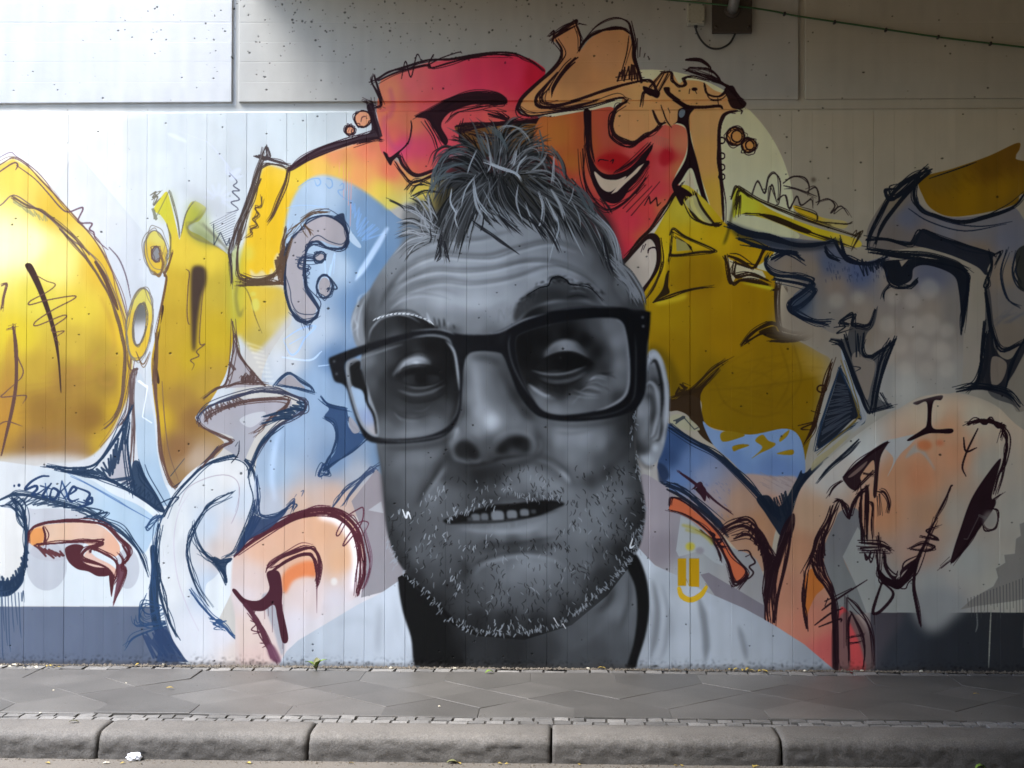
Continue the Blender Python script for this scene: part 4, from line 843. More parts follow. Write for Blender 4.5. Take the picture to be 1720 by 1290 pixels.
# white shirt, collar, neck
fill("400,1130 405,1060 470,1040 560,985 680,960 690,1000 600,1030 500,1090 480,1130", [(440, 1100, 226, 208, 206), (500, 1060, 224, 220, 230), (600, 1000, 222, 220, 232), (650, 985, 152, 152, 162)], sm=False, a=0.0)
gfill("462,1130 480,1095 500,1076 560,1040 600,1016 640,996 672,974 684,990 720,1130", "500,1095,186 560,1060,196 620,1030,200 660,1000,208 640,1060,194 690,1060,204 600,1100,190 700,1110,190", sm=False)
sd("640,1010 636,1060 634,1100", 8, 150, 0.4, 4); sd("660,1000 672,1060 690,1110", 10, 205, 0.5, 4); sd("560,1050 600,1040 630,1050", 12, 190, 0.4, 5)
gfill("1060,905 1072,920 1100,950 1140,968 1180,992 1250,1022 1300,1050 1350,1082 1402,1126 1402,1140 1050,1140", "1080,940,170 1110,980,150 1100,1060,140 1160,1000,160 1160,1080,158 1220,1050,150 1290,1090,142 1350,1110,128 1080,1100,150", sm=False)
for s, w, v, al in (("1096,975 1104,1020 1100,1070 1090,1110", 10, 104, 0.6), ("1112,980 1122,1030 1118,1080 1108,1112", 6, 118, 0.5), ("1104,990 1113,1030 1108,1090", 5, 186, 0.5), ("1172,1000 1182,1040 1186,1080 1184,1112", 12, 100, 0.6), ("1188,1030 1196,1070 1200,1110", 5, 176, 0.5), ("1240,1050 1248,1080 1254,1110", 9, 108, 0.55), ("1130,990 1140,1050 1130,1110", 12, 176, 0.4), ("1210,1040 1220,1090", 10, 172, 0.4)):
    sd(s, w, v, al, 2.6)
gfill("668,970 720,940 850,1000 1000,930 1066,940 1078,1000 1078,1060 1062,1130 708,1130 688,1050",
      "720,1060,16 860,1000,30 1000,960,46 860,1090,36 1000,1060,58", sm=False)
gfill("668,970 700,985 760,1050 800,1068 880,1075 960,1050 1020,1000 1066,940 1078,1000 1078,1060 1062,1130 708,1130 688,1050",
      "720,1060,16 760,1090,30 790,1060,52 800,1100,54 860,1090,46 920,1090,58 900,1110,54 960,1070,80 950,1110,72 990,1040,84 1000,1090,70 1020,1000,88 1035,1020,106 1030,1060,80 1055,1000,100 1060,1050,92 1045,1100,78 1010,1120,70", sm=False)
sd("1046,955 1042,1000 1020,1040 985,1075 950,1095", 8, 112, 0.55, 4); sd("1056,965 1056,1010 1040,1060", 6, 40, 0.5, 3); sd("1030,980 1022,1010 1000,1030", 8, 26, 0.6, 4); sd("1000,1060 980,1085 940,1105", 14, 78, 0.45, 6)
gfill("669,978 676,970 700,990 735,1030 765,1075 778,1130 704,1130 690,1070 676,1025", 15, soft=0.6)
sd("752,1055 770,1085 782,1112", 14, 52, 0.6, 5)
gfill("1050,945 1062,928 1074,940 1086,975 1090,1020 1084,1065 1072,1105 1066,1124 1052,1124 1064,1080 1070,1030 1066,985", 13, soft=0.5)
for i in range(1):
    sd("686,985 690,1030 706,1080 716,1118", 2, 205, 0.0, 0.6)

# ear
EAR = "1076,640 1082,605 1092,588 1104,590 1116,612 1123,650 1124,690 1118,735 1108,768 1094,782 1080,778 1070,765 1066,720 1070,680"
gfill(EAR, "1098,600,150 1090,620,96 1112,630,124 1118,660,116 1100,640,48 1085,660,110 1080,690,136 1076,720,112 1095,700,74 1112,700,150 1105,720,84 1114,740,150 1100,750,146 1085,770,166 1075,750,64 1092,735,96 1090,780,130 1104,770,134", soft=0.8)
sd("1084,625 1092,600 1102,596 1112,618 1119,655 1119,700 1112,745", 6, 168, 0.8, 1.2); sd("1092,612 1100,606 1108,630 1112,670 1108,715", 5, 16, 0.85, 1.3); sd("1084,648 1092,642 1102,655 1104,690 1098,725 1092,735", 6, 150, 0.8, 1.3)
sd("1082,668 1092,665 1098,690 1090,715", 9, 40, 0.7, 3); sd("1072,690 1080,682 1086,700 1082,735", 7, 128, 0.8, 1.8); sd("1094,740 1104,732 1110,700", 4, 150, 0.6, 1.4); sd("1100,740 1108,735 1113,690", 2.6, 30, 0.6, 1.0)
fill(ring(1100, 752, 5, 6), tone(160), soft=2.5, a=0.8); sd("1076,765 1086,775 1100,770", 6, 158, 0.8, 2); sd("1070,740 1074,756 1084,758 1092,745", 8, 46, 0.6, 3); sd("1068,700 1066,740 1070,770", 5, 34, 0.6, 2)
sd("1074,770 1084,784 1098,784", 4, 70, 0.7, 2)

# head
HEAD = "640,790 632,745 628,700 615,640 606,590 604,560 608,530 615,500 630,470 650,440 672,412 700,385 740,360 800,345 860,345 920,355 970,375 1010,400 1040,430 1062,470 1078,500 1085,530 1088,580 1083,620 1075,660 1068,700 1066,745 1074,795 1083,850 1080,890 1072,920 1050,950 1020,985 985,1018 945,1045 900,1062 850,1067 800,1058 765,1040 735,1010 705,985 680,960 662,930 650,890 645,840"
headm = mask(HEAD, 0.7)
gfill(HEAD, """
612,540,78 622,505,96 640,470,128 655,450,146 690,425,160 740,410,160 800,400,158 860,395,148 920,400,132 970,420,112 1010,445,84 1045,480,70 1060,520,60
640,500,118 670,470,156 720,450,168 780,450,170 840,450,164 900,450,150 950,460,138 990,480,110 1020,510,92
650,530,112 690,500,160 740,495,176 800,500,174 860,495,160 920,490,150 970,500,122 620,580,74 660,560,96 700,530,146 750,540,150 800,540,140 840,520,148 640,600,90 760,560,120 820,560,110
650,760,100 672,775,118 700,768,124 725,765,112 660,810,82 648,850,66 690,800,104 712,815,86 735,775,86 745,800,62 755,770,64
720,835,112 735,815,112 700,850,86 680,880,80 660,900,62 672,935,58 700,930,92 730,930,88 720,960,76 700,965,56 745,950,76
770,800,62 800,805,44 830,800,50 760,830,92 790,840,74 820,840,74 855,820,110 880,800,112 910,810,120 935,810,124 950,830,112 930,845,100 890,840,88
770,900,96 800,895,100 840,895,116 880,892,124 910,885,120 930,870,112 780,925,82 820,915,76 860,912,72 900,912,78 940,900,104 980,890,106 1010,880,100 1040,880,78 1060,880,46 1070,850,48
840,945,104 880,940,122 910,945,116 860,965,112 800,965,88 780,960,62 900,975,102 940,960,98 980,940,92 1010,930,70 1040,925,38 960,985,84 840,1000,92 880,1010,84 920,1010,74 800,1005,72 770,990,66 750,985,56 800,1035,44 850,1040,44 900,1040,46 950,1020,52 990,990,54 1010,965,48 740,1005,50
940,735,142 975,735,142 1005,740,126 960,765,132 930,765,116 905,740,96 910,775,84 940,790,90 980,785,104 1010,775,84 1030,750,72 1020,790,52 990,805,58 1055,720,48 1060,750,62 1068,700,36 1070,780,52 1065,810,62 1045,800,84 1040,830,100 1010,830,106 980,830,100 1000,860,112 960,860,108 1060,760,74
790,605,132 800,630,128 790,660,130 805,690,152 825,705,172 800,720,138 780,715,108 775,690,92 830,660,114 850,690,122 865,705,124 880,720,116 850,735,110 820,745,84 790,745,84 765,735,116 775,750,80 895,745,100 900,765,80 820,770,66 885,690,72 870,660,66 850,620,80
650,640,60 690,640,50 740,640,36 690,710,112 740,710,104 640,720,120 900,590,30 960,560,30 1030,560,104 1030,640,92 900,680,110 980,685,104 860,800,96
""", soft=0.7)

# --- forehead creases: dark line with a pale ridge below it
for s, d, wd, al in (("690,420 720,405 760,398 800,400 840,392 880,384", 96, 5, 0.5), ("655,470 690,440 740,424 780,428 820,428 850,420 880,412 920,404 960,412 990,432", 84, 6, 0.62),
                     ("640,500 665,478 700,460 730,450 770,452 820,450 850,444 890,436 930,438 970,452 1000,475", 88, 6, 0.6), ("645,515 670,494 710,476 750,470 790,474 830,470 870,462 920,446 960,452 1000,478", 82, 5, 0.55),
                     ("650,500 690,478 740,468 790,470", 100, 8, 0.3), ("672,500 700,490 740,486 770,494", 120, 5, 0.4), ("648,490 670,462 700,440", 84, 8, 0.45), ("636,520 650,490 670,465", 70, 8, 0.45)):
    sd(s, wd, d, al, 2.4, clip=headm)
for s, v, wd, al in (("660,478 690,448 740,430 790,434 830,434 870,420 920,411 970,424", 190, 4, 0.55), ("668,484 700,466 740,456 790,458 840,452 890,443 940,446 985,468", 192, 4, 0.5), ("690,485 740,474 790,478 840,476 890,464 930,452 970,462", 186, 4, 0.5),
                     ("654,506 680,494 720,490 760,496", 176, 4, 0.5), ("690,430 740,412 800,410 850,402", 178, 5, 0.45), ("900,470 940,470 980,486 1000,496", 160, 5, 0.35), ("740,500 800,510 850,500", 184, 16, 0.35)):
    sd(s, wd, v, al, 2.0, clip=headm)
# temples and outer ear at the left
gfill("592,560 590,535 598,512 612,495 622,488 616,510 612,545 615,580 604,585 597,578", "600,540,150 610,510,128 606,575,150", soft=0.8)
for s in ("620,490 604,498 600,512 594,530 590,548 592,566", "614,500 606,518 602,535 600,560 604,575", "604,515 596,535 600,548 592,558", "590,568 586,575"):
    sd(s, 1.8, 222, 0.85, 0.5)
sd("617,500 613,540 616,582", 5, 50, 0.7, 2.2)
# --- eyebrow left, fold
gfill("616,570 622,550 632,536 650,527 680,524 705,530 730,548 745,560 700,560 650,570 618,580", "630,560,66 650,545,60 680,535,40 720,550,36 660,565,88 700,560,50", soft=1.5)
sd("618,575 622,556 634,540 648,532 668,528 688,532 705,542", 2.4, 205, 0.9, 0.6)
for k in range(26):
    t = k / 25.0
    x = 636 + t * 78; y = 534 - 18 * math.sin(t * 2.2) + t * 14
    sd([np.array([(x, y), (x + 8, y - 4 + t * 9), (x + 14, y - 4 + t * 17)])], 1.6, (224, 190, 60)[k % 3], 0.85, 0.4)
sd("632,542 660,524 690,522 708,534 716,546", 3, 40, 0.5, 1.2)
for x, y, dx, dy, v in ((716, 524, 6, 20, 220), (728, 532, 4, 18, 60), (736, 534, 3, 18, 36), (745, 534, 1, 16, 30), (753, 540, -1, 14, 190), (735, 545, -2, 12, 30), (760, 545, 4, 8, 60), (724, 540, 4, 14, 30)):
    sd([np.array([(x, y), (x + dx * 0.6, y + dy * 0.5), (x + dx, y + dy)])], 2.2, v, 0.85, 0.5)
sd("720,556 750,552 775,556", 10, 44, 0.5, 4)
for k in range(40):
    t = k / 39.0
    x = 626 + t * 92; y = 548 - 26 * math.sin(0.35 + t * 2.0) + t * 8
    draw([np.array([(x, y), (x + 5, y - 4 + t * 7), (x + 11, y - 5 + t * 14)])], rng.uniform(1.2, 2.2), ((206, 212, 216), (170, 178, 184), (60, 64, 70))[k % 3], 0.85, taper=(0.6, 0.2))
# --- eyebrow right
gfill("862,530 868,512 882,496 905,482 922,478 928,466 940,464 952,472 960,480 985,482 1000,494 1012,508 1004,512 985,504 960,506 930,505 900,515 880,528 866,540", "880,515,62 905,495,50 930,485,44 960,490,54 990,495,60 940,472,40 1005,508,84", soft=1.6, a=0.92)
gfill("870,545 890,520 930,508 970,505 1005,515 1020,520 970,520 920,528 880,538", "890,528,38 940,512,74 980,512,72 1010,518,64", soft=2)
sd("895,482 910,476 922,473", 2, 190, 0.85, 0.6); sd("962,480 980,479 990,484", 2.4, 180, 0.8, 0.6); sd("955,490 970,488 985,492", 3, 96, 0.8, 1); sd("950,500 970,496 990,500", 2, 20, 0.8, 0.8); sd("1000,498 1015,512 1024,518", 2, 120, 0.8, 0.6); sd("918,474 924,466 940,464 950,472 958,480", 2, 14, 0.9, 0.5)
for k in range(24):
    x = 848 + k * 2.2 + rng.uniform(-2, 2); y = 536 - k * 1.5 + rng.uniform(-3, 3)
    sd([np.array([(x, y), (x + rng.uniform(2, 7), y - rng.uniform(8, 18))])], 1.5, (26, 40, 150)[k % 3], 0.8, 0.4)
sd("838,520 836,542", 2, 26, 0.8, 0.4); sd("840,520 848,538", 2, 26, 0.8, 0.4)
# --- left lens content
LL = "579,612 600,598 640,583 680,571 720,564 748,569 762,588 768,620 771,660 766,694 752,716 722,731 680,737 635,735 611,720 598,690 587,650"
lm = mask(LL, 0.8)
gfill("618,590 700,565 775,570 775,730 640,740 632,715 620,670 606,620", "618,605,124 630,620,84 625,640,96 640,640,58 645,600,80 680,590,42 720,580,26 755,590,24 700,606,110 660,625,40 730,620,30 755,620,26 700,634,22 740,640,26 660,650,56 640,680,66 680,664,62 720,664,58 755,655,44 700,684,66 740,680,74 660,700,84 650,715,112 690,712,122 730,710,116 760,690,84 690,730,128 640,730,116 762,650,40", soft=1, clip=lm)
gfill("660,632 666,618 680,604 700,598 716,602 722,612 700,616 680,622", "672,622,120 690,608,172 706,604,158 716,610,100", soft=1.8, clip=lm)
fill(ring(699, 610, 6, 4), tone(210), soft=2, a=0.8, clip=lm)
gfill("664,630 684,618 704,615 726,618 744,628 740,640 720,648 690,648 672,640", "690,628,18 720,630,16 700,640,30 676,636,40", soft=1.6, clip=lm)
sd("684,650 705,653 728,648", 2, 120, 0.7, 0.8, clip=lm); sd("668,655 695,662 722,658 748,646", 2.6, 128, 0.75, 1.0, clip=lm); sd("664,660 695,672 730,668 750,655", 4, 30, 0.6, 2, clip=lm); sd("700,640 706,645", 2, 90, 0.7, 0.6, clip=lm); sd("690,690 710,690 724,680", 2, 104, 0.6, 0.8, clip=lm); sd("660,690 668,700 676,708", 2, 140, 0.6, 1, clip=lm); sd("655,680 670,694 700,694", 6, 44, 0.5, 3, clip=lm); sd("640,735 690,728 740,722", 14, 138, 0.5, 5, clip=lm)
sd("604,606 640,590 680,578", 3, 104, 0.5, 1.2, clip=lm)
gfill("574,600 605,606 605,625 616,652 630,690 634,735 600,735 580,650", "585,620,150 600,670,150 620,720,170", soft=0.4, clip=lm)
fill("590,650 612,654 624,688 632,730 605,735 590,690", [(605, 670, 156, 182, 214), (618, 700, 140, 160, 200), (622, 722, 168, 168, 176)], clip=lm)
gfill("588,612 604,606 606,625 614,650 617,676 608,656 592,648 588,630", 17, clip=lm, soft=0.6)
sd("605,622 614,650 616,674 628,698 632,728", 4.5, 14, 0.95, 0.6, clip=lm, taper=(0.8, 0.6)); sd("609,628 618,655 622,676 632,698 636,728", 2, 176, 0.8, 0.6, clip=lm)
# --- right lens content
RL = "866,572 876,560 920,546 980,536 1030,534 1045,545 1052,580 1055,620 1053,652 1044,670 1020,685 980,694 940,697 912,690 895,670 878,638 868,602"
rm = mask(RL, 0.8)
gfill("855,560 1060,525 1065,700 900,705", "880,575,18 910,570,20 950,560,18 980,570,22 1000,550,80 1020,545,112 1036,570,120 1040,610,112 1020,600,74 1000,590,34 950,588,110 930,594,84 975,594,80 900,610,22 950,612,14 985,612,22 1010,615,56 1035,640,106 890,640,30 885,660,104 905,670,120 940,655,38 970,650,48 925,650,44 995,640,108 1015,650,106 1035,665,60 985,665,112 960,675,112 930,685,122 970,688,112 1010,675,92 880,600,20", soft=1, clip=rm)
gfill("915,600 925,582 945,572 962,575 975,590 985,602 960,594 935,594", "930,592,92 948,580,134 968,590,110 950,590,128", soft=2, clip=rm)
gfill("898,618 915,602 940,592 962,592 985,602 995,612 975,618 940,621 915,622", "940,605,10 970,606,10 912,616,34", soft=1.4, clip=rm)
for s, v, w, al in (("892,622 920,628 955,626 985,614", 126, 2.4, 0.7), ("900,628 925,634 960,632 980,622", 40, 2.5, 0.7), ("905,634 935,640 965,634 985,624", 110, 3, 0.6), ("893,630 920,645 950,648 980,634", 26, 6, 0.55), ("995,632 1010,628 1030,626", 40, 4, 0.6), ("990,640 1002,630 1020,634", 150, 4, 0.6), ("978,650 992,640 1012,646", 40, 3, 0.5), ("980,648 1000,642 1018,652", 150, 3, 0.55), ("962,655 985,662 1005,664", 156, 2.6, 0.55), ("965,650 990,656 1010,660", 44, 3, 0.45), ("887,645 900,655 915,664 925,664", 168, 5, 0.6), ("960,680 968,670 978,662", 150, 1.6, 0.5), ("905,655 930,662 950,668", 60, 6, 0.4)):
    sd(s, w, v, al, 1.3, clip=rm)
for k in range(9):
    sd([np.array([(900 + k * 5, 648 + rng.uniform(-2, 2)), (906 + k * 5, 656 + rng.uniform(0, 4))])], 1.4, 150 if k % 2 else 30, 0.6, 0.5, clip=rm)
# --- nose
gfill("752,742 756,728 764,718 772,724 770,745 778,768 790,778 775,778 760,768", "758,738,130 765,722,150 762,755,112 775,772,116", soft=2)
sd("758,770 748,745 756,722 770,705", 8, 50, 0.5, 4); sd("772,608 770,650 764,690 756,714", 9, 30, 0.65, 3.5); sd("782,612 784,650 782,690", 8, 104, 0.5, 3)
sd("797,602 804,640 812,680 822,706", 12, 168, 0.5, 5); fill(ring(824, 708, 13, 13), tone(188), soft=6, a=0.85); fill(ring(800, 716, 20, 14), tone(140), soft=8, a=0.4)
sd("822,615 838,650 850,680 866,702", 10, 84, 0.5, 5); sd("840,620 858,655 880,690 900,706", 10, 44, 0.6, 4)
gfill("762,756 768,744 780,740 794,746 803,758 804,768 794,774 780,772 768,768", "772,755,44 790,758,30 782,768,56", soft=3.2)
gfill("832,760 840,744 856,734 874,732 888,738 890,752 886,760 870,762 850,764", "842,752,30 866,742,26 880,750,44 860,758,82", soft=3.2)
sd("848,760 868,758 880,758", 5, 76, 0.6, 2); sd("765,775 785,782 805,780 820,776 840,770 870,766 892,764", 5, 24, 0.75, 2.5); sd("812,750 816,765 812,776", 6, 92, 0.5, 3); sd("828,745 834,735 850,726 872,724 892,734 900,750 894,764", 5, 134, 0.55, 2.5)
sd("896,712 906,740 904,760 890,772", 8, 46, 0.6, 4); sd("900,765 920,775 945,790 965,800", 9, 70, 0.5, 5)
sd("768,740 775,730 790,736 800,748", 4, 120, 0.5, 2); sd("785,772 800,776 810,770", 4, 120, 0.6, 1.6)
gfill("768,780 800,786 850,778 892,770 885,782 850,796 810,804 780,800", "800,794,34 850,785,44 780,795,50", a=0.7, soft=4)
# cheek folds
sd("756,752 742,780 724,808 708,832 698,850", 12, 50, 0.65, 5); sd("752,775 738,800 722,828 712,846", 9, 138, 0.45, 4); sd("700,775 720,770 740,758", 16, 140, 0.4, 6); sd("650,770 646,810 650,850", 10, 70, 0.4, 5)
sd("892,790 930,800 960,812 985,812", 10, 76, 0.45, 5); sd("935,786 950,796 958,808", 6, 160, 0.5, 3); sd("1066,720 1050,760 1026,790 1010,808", 9, 46, 0.5, 5); sd("1048,770 1030,800 1012,830", 10, 124, 0.4, 5); sd("930,725 960,722 1000,728", 12, 158, 0.4, 5); sd("1072,700 1070,760 1076,820", 6, 40, 0.5, 3)
sd("630,745 640,790 646,850 652,900", 4, 60, 0.5, 2)
# --- mouth
sd("780,850 820,838 860,836 900,836 940,842", 10, 56, 0.6, 4)
gfill("744,874 766,866 800,856 830,848 860,846 895,842 925,840 948,846 935,854 905,866 870,871 830,874 790,876 756,880", "760,874,28 800,862,18 850,852,14 900,850,14 935,846,30 840,868,26", soft=1.1)
for x, y, w, h, v in ((799, 869, 7, 5, 100), (814, 868, 6, 5, 98), (836, 866, 10, 7, 118), (860, 864, 8, 6, 116), (881, 861, 7, 5, 110), (789, 872, 4, 3, 60), (896, 859, 4, 3, 60)):
    gfill([(x - w, y - h), (x + w * 0.8, y - h), (x + w, y + h), (x, y + h + 1), (x - w, y + h)], v, soft=1.1)
    sd([np.array([(x + w + 0.5, y - h), (x + w + 1, y + h)])], 1.6, 18, 0.7, 0.6)
sd("748,880 790,878 840,876 890,868 930,855", 3, 16, 0.9, 1.0); sd("760,890 800,888 850,886 900,878 930,864", 10, 134, 0.6, 4); sd("800,896 850,894 890,888", 6, 150, 0.4, 3); sd("770,905 820,906 870,906 910,898", 7, 88, 0.4, 4)
for k in range(16):
    x = rng.choice([786, 792, 822, 827, 834, 842, 855, 860, 866, 884, 890]) + rng.uniform(-2, 2)
    y = 884 - max(0, (x - 840)) * 0.12 + rng.uniform(-4, 3)
    sd([np.array([(x, y - 2), (x - 1, y + 4)])], 2.4, 196, 0.7, 0.6)
sd("900,868 920,862 940,856", 3, 60, 0.4, 1)
sd("780,922 820,920 870,918 920,916 960,910", 10, 52, 0.6, 5); sd("790,955 820,944 860,936 890,934 920,938", 5, 142, 0.5, 2.5); sd("770,935 782,955 776,975", 8, 46, 0.6, 4)
# jaw edge shading
sd("648,850 654,900 668,936 690,966 720,996 750,1028 790,1054 850,1064 910,1058 960,1036 1010,992 1050,950 1074,912", 16, 36, 0.55, 7, clip=headm)
sd("1082,800 1082,860 1074,912 1050,950", 14, 24, 0.6, 6, clip=headm)

# --- stubble
beard = []
def in_beard(x, y):
    if y < 778 + 0.0 * x:
        return 0
    if x < 700 and y < 860 - (x - 650) * 0.2:
        return 0
    if x > 985 and y < 780:
        return 0
    if 700 <= x < 745 and y < 862 - (x - 700) * 1.1:
        return 0
    if 745 <= x < 830 and y < 800:
        return 0
    if 740 < x < 950 and 846 - (x - 840) * 0.02 < y < 884:
        return 0
    if 770 < x < 930 and 880 < y < 904:
        return 0
    if 930 < x < 1000 and y < 830:
        return 0.15
    v = 0.5 + 0.5 * math.sin(x * 0.045 + 1.3) * math.sin(y * 0.06 + x * 0.02)
    return 0.25 + 0.75 * v
headmT = headm
dk, md, wh = [], [], []
tries = 0
while len(dk) < 430 and tries < 14000:
    tries += 1
    x = rng.uniform(645, 1085); y = rng.uniform(775, 1066)
    if rng.uniform() > in_beard(x, y):
        continue
    c = T([(x, y)])[0]
    if not (0 <= int(c[1]) < CH and headm[int(c[1]), int(c[0])] > 0.9):
        continue
    # how the hairs lie: fanning down and outwards from the mouth
    ang = math.pi / 2 - (x - 855) / 420.0 * 0.9 + rng.normal(0, 0.42)
    ln = rng.uniform(5, 12)
    cu = rng.uniform(-2.6, 2.6)
    p = np.array([(x, y), (x + math.cos(ang) * ln * 0.5 + cu, y + math.sin(ang) * ln * 0.5), (x + math.cos(ang) * ln, y + math.sin(ang) * ln)])
    r = rng.uniform()
    (dk if r < 0.62 else md if r < 0.82 else wh).append(p)
for grp, w, v, al in ((dk, 1.25, 18, 0.72), (md, 1.2, 46, 0.6), (wh, 1.3, 168, 0.5)):
    polys = []
    for p in grp:
        polys += line_polys(p, w * rng.uniform(0.8, 1.3), (0.7, 0.4), True, 3)
    put(raster(polys), paint_of(tone(v), 860, 900), al)
# pale bristles along the jaw, the moustache and the mouth corners
JAW = smooth("652,905 664,938 682,968 712,990 736,1018 760,1044 800,1060 850,1066 900,1060 945,1046 980,1022 1012,992 1036,968 1056,944 1070,918 1080,880 1082,840", False, 10)
pl = []
for k in range(250):
    q = JAW[rng.randint(len(JAW))]
    off = rng.normal(0, 3.5)
    x, y = q[0] + (off if q[0] < 850 else -abs(off)), q[1] - abs(rng.normal(0, 4))
    a = math.pi / 2 - (x - 855) / 260.0 * 0.8 + rng.normal(0, 0.5)
    ln = rng.uniform(4, 10)
    pl += line_polys(np.array([(x, y), (x + math.cos(a) * ln * .5 + rng.uniform(-1, 1), y + math.sin(a) * ln * .5), (x + math.cos(a) * ln, y + math.sin(a) * ln)]), rng.uniform(0.9, 1.9), (0.7, 0.3), True, 3)
put(raster(pl), paint_of(tone(158), 860, 1000), 0.75)
pl = []
def bristle(x, y, a, ln, w):
    return line_polys(np.array([(x, y), (x + math.cos(a) * ln * .5 + rng.uniform(-1, 1), y + math.sin(a) * ln * .5), (x + math.cos(a) * ln, y + math.sin(a) * ln)]), w, (0.8, 0.3), True, 3)
for s, n, sp in (("676,856 690,858", 5, 6), ("712,836 730,826 745,812", 12, 4), ("745,868 770,858 800,848 830,838", 40, 5), ("840,812 870,828 910,834 940,832", 30, 3), ("725,895 745,905", 10, 5), ("1050,870 1066,900 1050,930 1030,940", 26, 7), ("1066,690 1062,730 1068,770 1074,810", 26, 2), ("1084,600 1088,612", 5, 2), ("750,955 768,975 765,995", 14, 5), ("765,910 800,915 820,905", 14, 5), ("1000,985 980,1010 950,1032", 20, 7), ("780,1040 840,1048 900,1046", 30, 6)):
    q = smooth(s, False, 12)
    for k in range(n):
        c = q[rng.randint(len(q))] + rng.normal(0, sp, 2)
        pl += bristle(c[0], c[1], math.pi / 2 + rng.normal(0.25 if c[0] < 850 else -0.2, 0.35), rng.uniform(5, 11), rng.uniform(0.9, 1.8))
put(raster(pl), paint_of(tone(160), 860, 850), 0.75)
for s in ("676,856 682,870 685,860 690,872", "930,1038 938,1052", "945,1048 950,1056", "1062,905 1058,920 1066,916"):
    draw([s], 2.6, (214, 220, 226), 0.9)

# --- crisp accents over the soft shading
for s, w, v, al, so in (
        ("662,470 690,446 735,430 785,433 830,433 872,419 925,408 968,420", 2.0, 60, 0.55, 0.9), ("664,476 692,451 736,435 786,438 832,438 874,424 926,413 966,425", 2.2, 214, 0.5, 0.9),
        ("650,498 680,470 730,455 780,457 830,452 880,440 930,442 980,462", 1.8, 66, 0.5, 0.9), ("654,503 684,475 732,460 782,462 832,457 882,445 930,447 975,465", 2.2, 210, 0.45, 0.9),
        ("652,512 690,487 740,474 790,478 850,470 905,452", 1.6, 70, 0.45, 0.9), ("656,517 692,492 742,479 790,483 850,475 905,457", 2.2, 206, 0.45, 0.9),
        ("700,414 740,404 790,404 840,396", 1.8, 76, 0.4, 1.0), ("704,419 742,409 792,409 842,401", 2.0, 200, 0.4, 1.0),
        ("652,512 672,498 704,492 742,498 760,506", 1.6, 84, 0.4, 1.0), ("655,520 676,505 706,498 742,503", 3.0, 206, 0.5, 1.4),
        ("905,446 945,448 985,466 1010,488", 2.0, 60, 0.45, 1.0), ("920,462 955,466 990,484", 3.0, 176, 0.4, 1.4),
        ("712,838 722,822 738,800 748,784", 5.0, 165, 0.55, 2.2), ("700,846 712,826 730,798 744,772", 3.0, 34, 0.5, 1.8),
        ("906,764 925,770 945,784 958,800 966,818", 2.6, 52, 0.5, 1.6), ("900,772 922,779 940,792 950,806", 4.0, 160, 0.45, 2.0), ("940,792 950,800 956,812", 5.0, 190, 0.6, 2.0),
        ("855,795 885,790 915,798 930,812", 12.0, 142, 0.45, 4.0), ("945,736 970,734 995,738", 18.0, 160, 0.4, 9.0), ("930,726 960,728 1000,722", 3.0, 60, 0.4, 2.0), ("918,735 925,760 940,780", 5.0, 60, 0.35, 4.0),
        ("660,775 690,772 715,770", 12.0, 140, 0.45, 5.0), ("680,800 694,830", 10.0, 110, 0.35, 5.0),
        ("795,966 812,950 845,938 885,934 925,940 950,952", 3.0, 176, 0.55, 1.6), ("788,958 806,942 842,930 886,926 930,932", 4.0, 40, 0.5, 2.2), ("850,965 890,960 925,968", 20.0, 138, 0.4, 7.0),
        ("772,888 810,892 850,891 890,884 925,872", 5.0, 168, 0.5, 2.2), ("800,912 850,914 900,908 940,900", 5.0, 44, 0.45, 2.2), ("700,905 720,925 735,945", 14.0, 116, 0.4, 6.0), ("985,850 1010,870 1020,900", 18.0, 126, 0.4, 7.0), ("955,900 980,930 990,960", 14.0, 116, 0.4, 6.0),
        ("795,606 800,650 806,690", 9.0, 176, 0.45, 3.0), ("776,606 780,650 778,690 770,712", 3.0, 36, 0.45, 2.0), ("770,716 766,726 762,738", 3.0, 178, 0.6, 1.4), ("905,735 908,750 900,764", 3.0, 140, 0.5, 1.6), ("812,772 822,774 832,768", 4.0, 90, 0.5, 1.6)):
    sd(s, w, v, al, so, clip=headm)
for s, w, v, al, so in (("690,495 740,505 800,508 850,498", 22, 205, 0.4, 9), ("700,445 760,442 820,442", 10, 200, 0.35, 5), ("720,468 780,468 830,464", 7, 204, 0.35, 4), ("880,470 930,476 970,486", 12, 176, 0.3, 6), ("660,730 700,728 740,720", 8, 170, 0.35, 4), ("790,640 800,690 815,712", 14, 190, 0.3, 6), ("960,690 930,690 905,680", 8, 150, 0.35, 4), ("1026,560 1036,600 1034,640", 10, 150, 0.35, 5), ("870,805 905,805 930,818", 10, 160, 0.35, 5), ("830,895 880,892 910,884", 5, 190, 0.4, 2.5), ("860,952 890,948 915,954", 14, 160, 0.35, 6)):
    sd(s, w, v, al, so, clip=headm)
